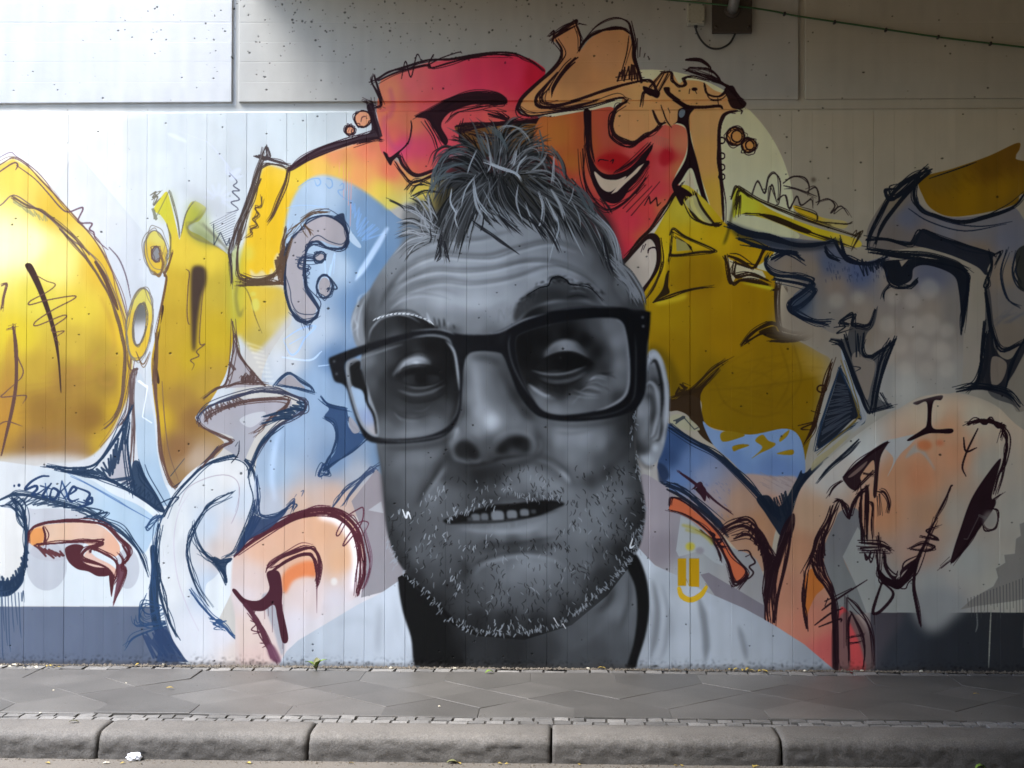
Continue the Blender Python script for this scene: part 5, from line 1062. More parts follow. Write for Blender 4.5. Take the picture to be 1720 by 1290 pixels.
# eyes, drawn
for s, w, v, al, so in (
        ("662,634 672,622 688,615 706,613 726,617 744,628", 2.6, 6, 0.9, 0.7), ("667,628 680,610 700,602 718,606", 3.0, 190, 0.6, 1.4), ("660,626 668,608 686,594 708,590 728,598", 2.4, 20, 0.6, 1.2),
        ("676,646 700,651 726,648 746,638", 1.8, 130, 0.7, 0.7), ("668,656 694,664 724,660 748,647", 1.6, 156, 0.65, 0.7), ("664,664 692,676 726,672 750,658", 2.2, 24, 0.55, 1.2), ("658,690 676,700 700,702 726,694", 1.8, 30, 0.4, 1.2), ("662,694 680,706 704,708", 1.6, 150, 0.45, 0.8)):
    sd(s, w, v, al, so, clip=lm)
gfill("676,640 686,630 730,630 738,638 722,646 694,647", "684,640,58 730,638,50 706,640,30", soft=0.8, clip=lm)
fill(ring(707, 634, 10, 9), tone(9), soft=0.8, clip=lm); fill(ring(707, 634, 4.5, 4.5), tone(3), soft=0.5, clip=lm)
for s, w, v, al, so in (
        ("896,618 914,603 938,593 962,592 984,601 998,613", 2.6, 5, 0.9, 0.7), ("912,598 928,580 948,572 968,577 980,592", 3.0, 176, 0.55, 1.6), ("900,600 918,576 946,565 974,572 990,594", 2.6, 12, 0.6, 1.6),
        ("892,622 918,629 952,627 986,615", 1.8, 150, 0.7, 0.7), ("896,630 922,637 956,635 982,624", 1.6, 34, 0.6, 0.8), ("902,636 930,643 960,639 984,628", 1.6, 136, 0.6, 0.8), ("896,640 925,654 955,652 985,636", 3.0, 16, 0.55, 1.6),
        ("990,634 1004,628 1024,630 1036,636", 1.6, 26, 0.6, 0.8), ("986,642 1000,634 1020,638", 2.2, 170, 0.6, 1.0), ("976,652 992,644 1014,650 1026,658", 1.6, 34, 0.55, 0.9), ("972,658 990,650 1012,656", 2.2, 166, 0.55, 1.0), ("960,664 984,668 1008,668", 1.8, 160, 0.5, 0.9), ("886,646 900,656 918,666 934,670", 4.0, 176, 0.55, 1.8), ("912,690 940,694 980,690", 8.0, 140, 0.4, 3.0)):
    sd(s, w, v, al, so, clip=rm)
fill(ring(948, 606, 11, 10), tone(4), soft=0.8, clip=rm); fill(ring(941, 601, 1.2, 1.6), tone(70), soft=0.5, clip=rm)
# bushy right brow: scribbled upper edge and pale hairs
for k in range(46):
    t = k / 45.0
    x = 868 + t * 140; y = 506 - 40 * math.sin(min(1, t * 1.5) * 1.7) + max(0, t - 0.5) * 44 + rng.uniform(-4, 8)
    dx = rng.uniform(4, 14); dy = rng.uniform(-8, 3) + t * 8
    sd([np.array([(x, y), (x + dx * .5, y + dy * .5 - 2), (x + dx, y + dy)])], 1.5, (8, 20, 14, 120)[k % 4], 0.8, 0.4)
draw(["884,496 905,484 920,480 926,468 938,464 950,470 958,478 984,481 998,490 1012,506"], 1.8, (14, 15, 18), 0.9, n=2, j=1.3)
# --- the glasses
OUT = "552,604 560,598 600,583 650,568 700,556 730,553 756,558 780,562 810,562 838,556 860,545 880,536 930,522 980,515 1040,516 1088,523 1092,530 1090,560 1086,585 1085,640 1080,668 1062,690 1020,703 960,708 916,703 892,690 870,660 855,622 846,600 836,592 800,590 784,598 778,620 776,650 773,690 760,720 736,737 690,744 640,745 615,738 602,715 590,680 583,655 575,645 562,640 556,622"
hole = np.clip(1 - mask(LL, 0.5) - mask(RL, 0.5), 0, 1)
sd("790,600 820,602 840,612", 10, 30, 0.5, 4)
put(raster([T(smooth(OUT, True))]), np.array((10, 11, 14)) / 255.0, 0.985, 0.5, hole)
for s, w, v, al, so in (("583,618 602,604 640,590 676,578", 2.4, 150, 0.8, 0.8), ("581,616 584,640 592,670 604,705 622,728 634,734", 4, 170, 0.85, 0.9), ("692,566 725,563 750,568 760,580", 4, 150, 0.8, 1.0), ("748,572 762,590 768,622 771,656", 4.5, 190, 0.85, 1.0), ("772,660 768,690 758,708", 2, 120, 0.6, 0.8), ("690,556 730,553 752,557 764,562", 2.2, 176, 0.85, 0.6),
                        ("630,738 680,741 730,734 752,726", 2.2, 128, 0.7, 0.8), ("806,562 838,558 862,546 884,536 920,526", 2.4, 178, 0.9, 0.6), ("930,522 985,516 1040,517", 1.8, 96, 0.7, 0.8), ("1034,536 1046,546 1053,580 1056,620 1054,652 1044,670 1020,684 1000,690", 4.5, 150, 0.85, 0.9), ("1066,560 1068,600 1066,660 1056,680", 2.4, 70, 0.8, 1.0), ("858,560 854,580 860,610 876,644 895,672", 2.6, 96, 0.75, 0.9), ("850,556 842,568 840,580", 7, 52, 0.5, 3),
                        ("970,702 1010,698 1040,690 1062,676", 2, 90, 0.6, 0.8), ("560,600 575,596", 2, 60, 0.6, 0.8), ("900,690 930,700", 2, 60, 0.5, 0.8)):
    sd(s, w, v, al, so)
for x, y in ((561, 607), (565, 628), (1079, 533), (1080, 548)):
    fill(ring(x, y, 2, 2), tone(110), soft=0.6)
sd("640,752 690,752 740,744 765,726", 8, 44, 0.5, 3.5); sd("920,712 970,716 1030,708 1066,692", 7, 50, 0.5, 3)

# ---------------------------------------------------------------- hair
gfill("728,350 732,315 748,285 778,262 815,248 860,244 898,252 922,275 945,305 975,322 1004,346 1026,372 1038,405 1046,440 1052,470 1066,482 1080,512 1070,520 1056,500 1040,480 1022,455 1004,430 985,408 955,386 920,372 880,362 850,352 815,345 790,342 776,352 764,380 752,402 740,392 732,372", "745,310,44 790,280,40 850,270,34 900,280,30 800,310,22 860,310,18 910,320,24 960,350,40 1000,380,44 1030,430,54 742,360,44 765,340,30 1060,490,60", soft=6, a=0.80)
gfill("1030,480 1040,460 1055,470 1070,490 1080,515 1060,520 1045,505", "1050,480,112 1065,505,60 1040,490,92", soft=2.5, a=0.8)
gfill("675,392 676,360 690,340 712,335 728,350 728,380 705,392 690,405 672,430", "690,370,110 715,360,80 685,400,124", soft=3, a=0.6)
def strands(guides, n, w, tones, spread, al=0.85, soft=0.0, tp=(0.5, 0.05)):
    for v in tones:
        polys = []
        for k in range(max(1, n // len(tones))):
            g = P(guides[rng.randint(len(guides))])
            s0 = rng.normal(0, spread, 2); s1 = rng.normal(0, spread * 1.2, 2)
            t = np.linspace(0, 1, len(g))[:, None]
            q = g + s0 * (1 - t) + s1 * t + rng.normal(0, 0.8, g.shape)
            polys += line_polys(q, w * rng.uniform(0.6, 1.25), tp, True, 6)
        put(raster(polys), paint_of(tone(v), 840, 320), al, soft)
back = ["815,300 790,278 760,272 742,286 734,312", "818,296 795,260 762,252 744,270 738,296", "830,290 822,250 815,222", "835,285 845,245 868,222 895,220", "845,288 880,250 905,240 915,250", "860,285 890,262 915,268 925,290", "880,290 915,285 940,300 955,330", "800,300 770,300 748,318 738,345", "840,275 838,238 832,215", "870,272 878,245 896,228"]
fringe = ["812,300 785,322 765,352 752,388 745,425", "815,302 795,330 782,362 775,390", "815,305 800,335 795,362", "820,300 812,335 818,362 832,378", "830,302 828,335 842,362 862,385", "838,300 850,335 872,362 895,382", "850,300 872,335 895,362 915,395", "862,300 890,335 915,365 935,405", "875,302 910,335 935,365 950,400", "890,305 930,335 955,365 975,405", "905,310 945,335 975,362 1000,405 1015,440", "925,315 965,335 1000,365 1020,405 1032,450", "800,305 770,330 748,360 738,395", "795,310 762,335 742,365 735,385", "812,305 792,345 775,385 766,420"]
side = ["1000,360 1025,385 1040,420 1045,455", "980,350 1010,380 1028,420 1036,460", "1030,440 1055,460 1075,490 1082,512", "1040,460 1060,480 1072,505", "1020,430 1042,455 1060,480 1066,505"]
tuft = ["730,380 712,364 695,354 678,352", "730,388 708,380 690,374 670,378", "726,394 705,392 688,390 667,398", "720,400 700,402 682,408 664,424", "730,374 716,352 702,338 688,332", "732,366 722,342 714,326", "728,384 712,370 704,352 706,340", "716,404 696,412 682,424 674,436", "730,392 716,388 706,372 708,352"]
crown = ["812,292 800,262 780,240 760,232", "822,290 815,255 806,228 798,212", "832,288 836,250 830,222 818,208", "842,288 856,250 872,226 892,214", "850,288 875,256 898,240 916,238", "860,290 892,268 918,264 934,274", "806,296 778,276 750,272 732,288 726,314", "806,292 784,262 756,250 736,262 728,284", "872,292 910,288 936,300 948,326", "838,288 846,238 862,212 880,206", "800,302 768,298 742,312 728,340", "890,298 930,302 962,322 980,352"]
strands(crown, 130, 2.2, (8, 14, 26, 44, 66, 92), 8, 0.85, 0.0, (0.6, 0.05))
strands(back, 70, 2.4, (14, 30, 56), 6)
strands(fringe, 190, 2.6, (8, 14, 22, 34, 48), 7)
strands(fringe, 54, 1.6, (66, 92), 8)
strands(side, 60, 2.6, (34, 60, 96, 120), 5)
strands(back, 26, 1.8, (96, 118, 70), 6)
strands(tuft, 90, 1.9, (20, 40, 66, 100, 130), 4)
LIGHT = ["800,250 790,275 785,292", "822,255 824,275 818,290", "800,292 782,318 774,350", "795,300 800,330 812,350 828,368", "794,305 798,338 808,362", "832,340 842,362 862,380 878,384", "758,320 756,340 766,360", "832,222 848,212 868,214 884,228 890,240", "884,262 872,276 866,296", "920,254 912,270 900,282 892,286", "866,252 862,270 858,276", "812,270 840,280 865,290 876,302", "935,360 938,385 928,415 922,440", "870,310 868,340 878,376", "905,320 912,345 908,372 904,380", "950,370 965,400 980,430", "1000,380 1012,410 1016,440", "1010,370 1030,400 1038,440", "880,340 890,362 896,372", "846,350 862,378 878,388", "915,330 930,360 935,375", "770,345 764,365 770,385", "810,316 830,352 850,372", "925,318 940,345 948,372", "958,335 972,362 975,385", "966,300 960,330 952,345", "930,262 928,290 926,310"]
strands(LIGHT, 46, 1.8, (150, 178, 128), 1.8, 0.8, 0.2, (0.3, 0.1))
for s in LIGHT:
    draw([s], 1.9, (176, 186, 192), 0.75, taper=(0.2, 0.1))
for s, w in (("735,402 740,425 733,440", 3), ("746,405 750,422 755,440", 3), ("742,395 738,420 730,436", 3), ("722,385 724,400 720,410", 2), ("795,372 815,388 840,405 872,428", 3.4), ("838,362 858,380 872,392", 3), ("812,365 810,380 806,388", 2.2), ("905,370 925,395 940,425", 3.4), ("890,365 908,385 920,400", 3), ("1014,400 1022,440 1030,460", 3), ("655,338 668,343 680,352", 2.4), ("692,322 700,312 715,310", 2.4), ("690,330 712,320 735,322", 2.6), ("680,318 696,304 712,306 732,314", 2.4), ("1008,330 1020,345 1028,360", 3), ("930,255 945,278 952,310", 3), ("960,300 975,320 985,345", 3)):
    draw([s], w, (30, 30, 34), 0.9, n=2, j=1.2, taper=(0.7, 0.1))
for s in ("725,312 730,285 745,262 770,250 790,252", "728,318 738,292 760,278 785,275", "722,330 730,305 750,295 775,292", "806,225 812,245 822,262", "820,212 840,228 852,250", "905,218 912,245 908,270", "925,245 942,268 950,300", "940,300 965,315 985,345 992,360", "955,305 985,330 1000,365"):
    draw([s], 4.2, (92, 104, 108), 0.85, n=2, j=1.6, taper=(0.4, 0.1))
# yellow emblem on the shirt
fill("1138,938 1152,938 1152,984 1138,984", (158, 124, 14), sm=False); fill("1157,938 1174,938 1174,986 1157,985", (158, 124, 14), sm=False)
draw(["1140,988 1144,1000 1155,1007 1166,1006 1178,998 1186,986"], 9, (204, 164, 30), 0.97, taper=(0.7, 0.6))
draw(["1152,972 1157,984", "1188,984 1184,980"], 2, (150, 130, 60))
# grey-blue worm
fill("492,396 504,384 524,368 550,364 574,376 584,398 576,413 556,411 536,404 519,411 511,430 508,460 512,488 524,506 531,520 522,536 506,534 489,516 482,490 480,450 484,412", [(550, 385, 172, 168, 178), (500, 440, 176, 174, 184), (505, 510, 174, 172, 182), (570, 395, 160, 158, 168)])
draw(["505,385 520,368 548,362 572,374 584,392 583,408 572,418 550,416 532,406 518,412 512,432 510,462 518,492 534,514 532,530 516,540 500,534 486,518 480,490 478,450 484,412 495,394 508,384"], 4, (30, 40, 60), n=4, j=1.6)
fill("560,366 576,358 580,372 586,392 584,410 572,420 582,398 574,378", (26, 36, 56), seen=False, a=0.9)
draw(["480,380 474,410 472,440 478,430", "505,370 525,357 550,356", "490,400 478,440 474,470", "510,378 518,386 522,395", "506,372 490,385"], 3, (72, 54, 40), n=3, j=1.5)
draw(["496,436 520,438 536,436 510,432 500,448 518,452 508,462 518,468", "512,480 525,500 535,520", "512,420 528,405"], 3, (34, 46, 68), n=2, j=1.3)
fill(ring(537, 431, 8, 6, -0.3), (168, 166, 176)); oval(537, 431, 10, 8, 3, (30, 42, 62), 3, -0.3)
fill(ring(545, 482, 10, 16), (168, 166, 176)); oval(545, 482, 13, 19, 2.6, (30, 42, 62), 4); draw(["556,468 566,484 556,486", "550,490 552,484 548,486"], 2.2, (30, 42, 62))
draw(["487,520 500,536 520,542 532,530", "508,540 512,550", "520,545 520,552"], 2.4, (30, 42, 62), n=2)

# ---------------------------------------------------------------- relief: pores and trowel marks in the concrete
relief = np.zeros((CH, CW), np.float32)
pit = []
big = []
for k in range(1500):
    x = rng.uniform(0, CW); y = rng.uniform(0, CH)
    if y < 320 and rng.uniform() < 0.25:
        continue
    r = min(abs(rng.normal(0, 0.9)) + 0.45, 2.6)
    n = 6
    a0 = rng.uniform(0, 6.28)
    el = rng.uniform(0.5, 1.0)
    pts = np.array([(x + r * math.cos(a0 + i) * rng.uniform(0.6, 1.2), y + r * el * math.sin(a0 + i) * rng.uniform(0.6, 1.2)) for i in np.linspace(0, 6.28, n, endpoint=False)])
    (big if r > 1.35 else pit).append(pts)
for grp, dep, dk_ in ((pit, 0.5, 0.22), (big, 1.0, 0.5)):
    r = raster(grp)
    x0, y0, a = r
    h, w = a.shape
    relief[y0:y0 + h, x0:x0 + w] -= a * dep
    cv[y0:y0 + h, x0:x0 + w] *= (1 - dk_ * a)[:, :, None]
# horizontal board marks of the upper panels
for yb in (-30, 4, 38, 70, 104, 137):
    off = rng.uniform(-0.10, 0.10)
    for (xa_, xb_) in ((-500, 388), (402, 1340), (1354, 2300)):
        q = T(np.array([(xa_, yb), (xb_, yb), (xb_, yb + 33), (xa_, yb + 33)]))
        r = raster([q])
        if r:
            relief[r[1]:r[1] + r[2].shape[0], r[0]:r[0] + r[2].shape[1]] += r[2] * off
        r = raster([T(np.array([(xa_, yb), (xb_, yb + rng.uniform(-1, 1)), (xb_, yb + 1.0), (xa_, yb + 1.2)]))])
        if r:
            relief[r[1]:r[1] + r[2].shape[0], r[0]:r[0] + r[2].shape[1]] -= r[2] * 0.16
# more and larger blow-holes in the middle panel
pit2 = []
for k in range(300):
    c = T([(rng.normal(640, 260), abs(rng.normal(40, 55)))])[0]
    r0 = min(abs(rng.normal(0, 0.9)) + 0.5, 2.4)
    a0 = rng.uniform(0, 6.28)
    e0 = rng.uniform(0.35, 1.0)
    th = np.linspace(0, 6.28, 7, endpoint=False)
    px_ = r0 * np.cos(th) * rng.uniform(0.7, 1.2, 7); py_ = r0 * e0 * np.sin(th) * rng.uniform(0.7, 1.2, 7)
    pit2.append(np.stack([c[0] + px_ * math.cos(a0) - py_ * math.sin(a0), c[1] + px_ * math.sin(a0) + py_ * math.cos(a0)], 1))
r = raster(pit2)
relief[r[1]:r[1] + r[2].shape[0], r[0]:r[0] + r[2].shape[1]] -= r[2] * 0.8
cv[r[1]:r[1] + r[2].shape[0], r[0]:r[0] + r[2].shape[1]] *= (1 - 0.5 * r[2])[:, :, None]
# faint rain streaks
st_ = blur(np.repeat(rng.normal(0, 1, (12, CW)).astype(np.float32), CH // 12 + 1, 0)[:CH], 3)
st_ = blur(st_, 1.2) * 2.2
cv *= (1 + np.clip(st_, -2, 2) * 0.014)[:, :, None]
lump = blur(rng.normal(0, 1, (CH, CW)).astype(np.float32), 1.6) * 1.6
lump2 = blur(rng.normal(0, 1, (CH, CW)).astype(np.float32), 5) * 6
relief += lump * 0.10 + lump2 * 0.05
# rougher, chipped foot of the wall
yy = np.arange(CH, dtype=np.float32)[:, None]
foot = np.clip((yy - (CH - 22)) / 18.0, 0, 1) ** 1.5
chip = blur((rng.uniform(0, 1, (CH, CW)) > 0.975).astype(np.float32), 1.2) * 6
relief -= np.clip(chip, 0, 1) * foot * 0.9
cv *= (1 - 0.45 * np.clip(chip, 0, 1) * foot)[:, :, None]
grime = np.clip(blur(rng.normal(0, 1, (CH, CW)).astype(np.float32), 3) * 3 * 0.3 + 0.5, 0, 1) * np.clip((yy - (CH - 9)) / 8.0, 0, 1)
cv += (np.array((0.24, 0.22, 0.2), np.float32) - cv) * (grime * 0.75)[:, :, None]
# thin drips and uneven cover of the paint
cover = blur(rng.normal(0, 1, (CH, CW)).astype(np.float32), 9) * 14
cv *= (1 + np.clip(cover, -2, 2) * 0.012)[:, :, None]
relief = np.clip(relief * 0.35 + 0.6, 0, 1)


def picture(name, rgb, data):
    h, w = rgb.shape[:2]
    im = bpy.data.images.new(name, w, h, alpha=False, float_buffer=False, is_data=data)
    buf = np.ones((h, w, 4), np.float32)
    buf[:, :, :3] = np.clip(rgb[::-1] if rgb.ndim == 3 else rgb[::-1, :, None], 0, 1)
    im.pixels.foreach_set(buf.ravel())
    im.update()
    im.pack()
    return im

MURAL = picture('mural paint', cv, False)
RELIEF = picture('concrete relief', relief, True)

# ================================================================ materials
def mat(name):
    m = bpy.data.materials.new(name)
    m.use_nodes = True
    nt = m.node_tree
    b = nt.nodes['Principled BSDF']
    return m, nt, b


def node(nt, kind, **kw):
    n = nt.nodes.new(kind)
    for k, v in kw.items():
        if k in n.inputs:
            n.inputs[k].default_value = v
        else:
            setattr(n, k, v)
    return n


def speckled(name, c0, c1, scale=60.0, rough=0.85, bump=0.3, bscale=None, dist=0.002, big=None, vary=0.0, detail=6.0):
    """two-tone grainy mineral: c0..c1 by fine noise, blotches, bump; vary = spread between objects"""
    m, nt, b = mat(name)
    L = nt.links.new
    tc = node(nt, 'ShaderNodeTexCoord')
    geo = node(nt, 'ShaderNodeNewGeometry')
    n1 = node(nt, 'ShaderNodeTexNoise', Scale=scale, Detail=detail, Roughness=0.7)
    L(geo.outputs['Position'], n1.inputs['Vector'])
    cr = node(nt, 'ShaderNodeValToRGB')
    cr.color_ramp.elements[0].position = 0.32
    cr.color_ramp.elements[1].position = 0.68
    cr.color_ramp.elements[0].color = (*c0, 1)
    cr.color_ramp.elements[1].color = (*c1, 1)
    L(n1.outputs['Fac'], cr.inputs['Fac'])
    n2 = node(nt, 'ShaderNodeTexNoise', Scale=big or 3.0, Detail=4.0, Roughness=0.6)
    L(geo.outputs['Position'], n2.inputs['Vector'])
    mr = node(nt, 'ShaderNodeMapRange')
    mr.inputs['To Min'].default_value = 0.55
    mr.inputs['To Max'].default_value = 1.45
    L(n2.outputs['Fac'], mr.inputs['Value'])
    hsv = node(nt, 'ShaderNodeHueSaturation')
    L(cr.outputs['Color'], hsv.inputs['Color'])
    if vary:
        oi = node(nt, 'ShaderNodeObjectInfo')
        m2 = node(nt, 'ShaderNodeMapRange')
        m2.inputs['To Min'].default_value = 1 - vary
        m2.inputs['To Max'].default_value = 1 + vary
        L(oi.outputs['Random'], m2.inputs['Value'])
        mu = node(nt, 'ShaderNodeMath', operation='MULTIPLY')
        L(m2.outputs['Result'], mu.inputs[0])
        L(mr.outputs['Result'], mu.inputs[1])
        L(mu.outputs['Value'], hsv.inputs['Value'])
    else:
        L(mr.outputs['Result'], hsv.inputs['Value'])
    L(hsv.outputs['Color'], b.inputs['Base Color'])
    b.inputs['Roughness'].default_value = rough
    n3 = node(nt, 'ShaderNodeTexNoise', Scale=bscale or scale * 1.5, Detail=5.0, Roughness=0.65)
    L(geo.outputs['Position'], n3.inputs['Vector'])
    bp = node(nt, 'ShaderNodeBump', Strength=bump, Distance=dist)
    L(n3.outputs['Fac'], bp.inputs['Height'])
    L(bp.outputs['Normal'], b.inputs['Normal'])
    return m


def plain(name, c, rough=0.6, metal=0.0, bump=0.0, scale=80.0, sub=0.0):
    m, nt, b = mat(name)
    L = nt.links.new
    geo = node(nt, 'ShaderNodeNewGeometry')
    n1 = node(nt, 'ShaderNodeTexNoise', Scale=scale, Detail=4.0)
    L(geo.outputs['Position'], n1.inputs['Vector'])
    mr = node(nt, 'ShaderNodeMapRange')
    mr.inputs['To Min'].default_value = 0.75
    mr.inputs['To Max'].default_value = 1.2
    L(n1.outputs['Fac'], mr.inputs['Value'])
    hsv = node(nt, 'ShaderNodeHueSaturation')
    hsv.inputs['Color'].default_value = (*c, 1)
    L(mr.outputs['Result'], hsv.inputs['Value'])
    L(hsv.outputs['Color'], b.inputs['Base Color'])
    b.inputs['Roughness'].default_value = rough
    b.inputs['Metallic'].default_value = metal
    if bump:
        bp = node(nt, 'ShaderNodeBump', Strength=bump, Distance=0.002)
        L(n1.outputs['Fac'], bp.inputs['Height'])
        L(bp.outputs['Normal'], b.inputs['Normal'])
    return m


# painted concrete: mural colours, relief of the concrete, board to board variation
M_MURAL, nt, b = mat('painted concrete')
L = nt.links.new
uv = node(nt, 'ShaderNodeUVMap')
uv.uv_map = 'wall'
ti = node(nt, 'ShaderNodeTexImage')
ti.image = MURAL
ti.extension = 'EXTEND'
tr = node(nt, 'ShaderNodeTexImage')
tr.image = RELIEF
tr.extension = 'EXTEND'
L(uv.outputs['UV'], ti.inputs['Vector'])
L(uv.outputs['UV'], tr.inputs['Vector'])
geo = node(nt, 'ShaderNodeNewGeometry')
nz = node(nt, 'ShaderNodeTexNoise', Scale=1.6, Detail=5.0, Roughness=0.6)
L(geo.outputs['Position'], nz.inputs['Vector'])
oi = node(nt, 'ShaderNodeObjectInfo')
mr = node(nt, 'ShaderNodeMapRange')
mr.inputs['To Min'].default_value = 0.965
mr.inputs['To Max'].default_value = 1.035
L(oi.outputs['Random'], mr.inputs['Value'])
mr2 = node(nt, 'ShaderNodeMapRange')
mr2.inputs['To Min'].default_value = 0.90
mr2.inputs['To Max'].default_value = 1.10
L(nz.outputs['Fac'], mr2.inputs['Value'])
mu = node(nt, 'ShaderNodeMath', operation='MULTIPLY')
L(mr.outputs['Result'], mu.inputs[0])
L(mr2.outputs['Result'], mu.inputs[1])
hs = node(nt, 'ShaderNodeHueSaturation')
L(ti.outputs['Color'], hs.inputs['Color'])
L(mu.outputs['Value'], hs.inputs['Value'])
L(hs.outputs['Color'], b.inputs['Base Color'])
fine = node(nt, 'ShaderNodeTexNoise', Scale=220.0, Detail=4.0, Roughness=0.7)
L(geo.outputs['Position'], fine.inputs['Vector'])
b1 = node(nt, 'ShaderNodeBump', Strength=0.9, Distance=0.010)
L(tr.outputs['Color'], b1.inputs['Height'])
b2 = node(nt, 'ShaderNodeBump', Strength=0.25, Distance=0.002)
L(fine.outputs['Fac'], b2.inputs['Height'])
L(b1.outputs['Normal'], b2.inputs['Normal'])
L(b2.outputs['Normal'], b.inputs['Normal'])
b.inputs['Roughness'].default_value = 0.62
b.inputs['Specular IOR Level'].default_value = 0.10

M_WALLPLAIN = speckled('wall paint', (0.50, 0.51, 0.50), (0.60, 0.61, 0.60), 40, 0.7, 0.3, big=1.2)
M_BARE = speckled('warm-tinted concrete', (0.49, 0.37, 0.19), (0.60, 0.45, 0.24), 30, 0.9, 0.4, big=0.8)  # ochre tint chosen so the unseen decks bounce warm light
M_OPP = speckled('ochre brick render', (0.58, 0.37, 0.16), (0.72, 0.46, 0.20), 20, 0.9, 0.4, big=0.6)  # saturated to bounce warm light onto the right of the mural
M_SLAB = speckled('paving concrete', (0.066, 0.061, 0.054), (0.135, 0.127, 0.115), 200, 0.48, 0.35, dist=0.0015, big=2.2, vary=0.20)
M_COB = speckled('mosaic granite', (0.10, 0.094, 0.085), (0.21, 0.20, 0.185), 150, 0.85, 0.5, big=6, vary=0.32)
M_BED = speckled('joint sand', (0.055, 0.05, 0.042), (0.11, 0.10, 0.085), 180, 0.95, 0.6, big=4)
M_KERB = speckled('face-shaded kerb granite', (0.070, 0.063, 0.054), (0.175, 0.160, 0.140), 150, 0.7, 0.6, bscale=90, dist=0.006, big=3, vary=0.12)
# kerb colour paler on top, darkened down the face as painted-in shade
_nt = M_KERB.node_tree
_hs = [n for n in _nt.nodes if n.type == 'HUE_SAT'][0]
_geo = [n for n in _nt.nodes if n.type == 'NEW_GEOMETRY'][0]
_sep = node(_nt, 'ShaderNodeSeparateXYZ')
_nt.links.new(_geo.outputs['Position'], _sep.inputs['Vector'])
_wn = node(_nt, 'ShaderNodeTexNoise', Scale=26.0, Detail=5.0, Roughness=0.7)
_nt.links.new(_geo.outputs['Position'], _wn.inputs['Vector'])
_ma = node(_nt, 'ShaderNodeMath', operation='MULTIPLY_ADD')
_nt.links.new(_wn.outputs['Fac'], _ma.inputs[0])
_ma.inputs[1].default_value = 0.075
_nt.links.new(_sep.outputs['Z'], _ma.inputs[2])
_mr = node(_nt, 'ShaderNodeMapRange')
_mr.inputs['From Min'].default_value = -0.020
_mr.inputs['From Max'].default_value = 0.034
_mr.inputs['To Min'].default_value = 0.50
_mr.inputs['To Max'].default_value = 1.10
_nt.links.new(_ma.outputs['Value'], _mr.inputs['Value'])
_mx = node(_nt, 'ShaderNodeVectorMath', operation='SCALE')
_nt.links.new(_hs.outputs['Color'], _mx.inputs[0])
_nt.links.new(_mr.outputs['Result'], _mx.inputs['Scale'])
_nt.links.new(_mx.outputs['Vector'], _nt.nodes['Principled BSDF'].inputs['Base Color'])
M_ROAD = speckled('asphalt', (0.085, 0.074, 0.060), (0.18, 0.158, 0.130), 220, 0.9, 0.6, dist=0.003, big=1.3)
M_GREEN = plain('green cable sheath', (0.03, 0.10, 0.035), 0.45)
M_BLACK = plain('black cable sheath', (0.012, 0.012, 0.014), 0.5)
M_STEEL = plain('rusty painted steel', (0.055, 0.042, 0.034), 0.7, 0.2, 0.3)
M_PIPE = plain('galvanised pipe', (0.20, 0.20, 0.19), 0.5, 0.4)
M_BOX = plain('weathered plastic', (0.34, 0.33, 0.27), 0.55)
M_PAPER = plain('white paper', (0.74, 0.75, 0.78), 0.8, 0, 0.2)
M_LEAFY = plain('dry yellow leaf', (0.42, 0.30, 0.06), 0.7)
M_LEAFG = plain('fresh green leaf', (0.14, 0.22, 0.03), 0.6)
M_LEAFB = plain('withered leaf', (0.13, 0.13, 0.05), 0.75)
M_PALE = plain('pale litter', (0.55, 0.50, 0.38), 0.8)
M_CRUMB = speckled('crumbs and dirt', (0.05, 0.042, 0.034), (0.20, 0.17, 0.13), 90, 0.95, 0.5, big=9)


# ================================================================ helpers
def obj(name, me, m, parent=None, loc=(0, 0, 0)):
    o = bpy.data.objects.new(name, me)
    if m is not None and not me.materials:
        me.materials.append(m)
    COL.objects.link(o)
    o.location = loc
    if parent is not None:
        o.parent = parent
    return o


def tag(o, label=None, cat=None, group=None, kind=None):
    for k, v in (('label', label), ('category', cat), ('group', group), ('kind', kind)):
        if v:
            o[k] = v
    return o


def empty(name, loc=(0, 0, 0)):
    o = bpy.data.objects.new(name, None)
    o.empty_display_size = 0.2
    COL.objects.link(o)
    o.location = loc
    return o


def mesh_from(name, verts, faces, smooth=False):
    me = bpy.data.meshes.new(name)
    me.from_pydata(verts, [], faces)
    if smooth:
        for p in me.polygons:
            p.use_smooth = True
    me.update()
    return me


def box_mesh(name, a, b, bevel=0.0, seg=1):
    bm = bmesh.new()
    bmesh.ops.create_cube(bm, size=1)
    for v in bm.verts:
        v.co = Vector([a[i] if v.co[i] < 0 else b[i] for i in range(3)])
    if bevel:
        bmesh.ops.bevel(bm, geom=list(bm.edges), offset=bevel, segments=seg, affect='EDGES', profile=0.6)
    bmesh.ops.recalc_face_normals(bm, faces=bm.faces)
    me = bpy.data.meshes.new(name)
    bm.to_mesh(me)
    bm.free()
    return me


def wall_uv(me, off=(0, 0, 0)):
    l = me.uv_layers.new(name='wall')
    for lo in me.loops:
        v = me.vertices[lo.vertex_index].co
        l.data[lo.index].uv = ((v.x + off[0] - WX0) / (WX1 - WX0), (v.z + off[2]) / WZ1 if False else 1 - (WZ1 - v.z - off[2]) / (CH / K))


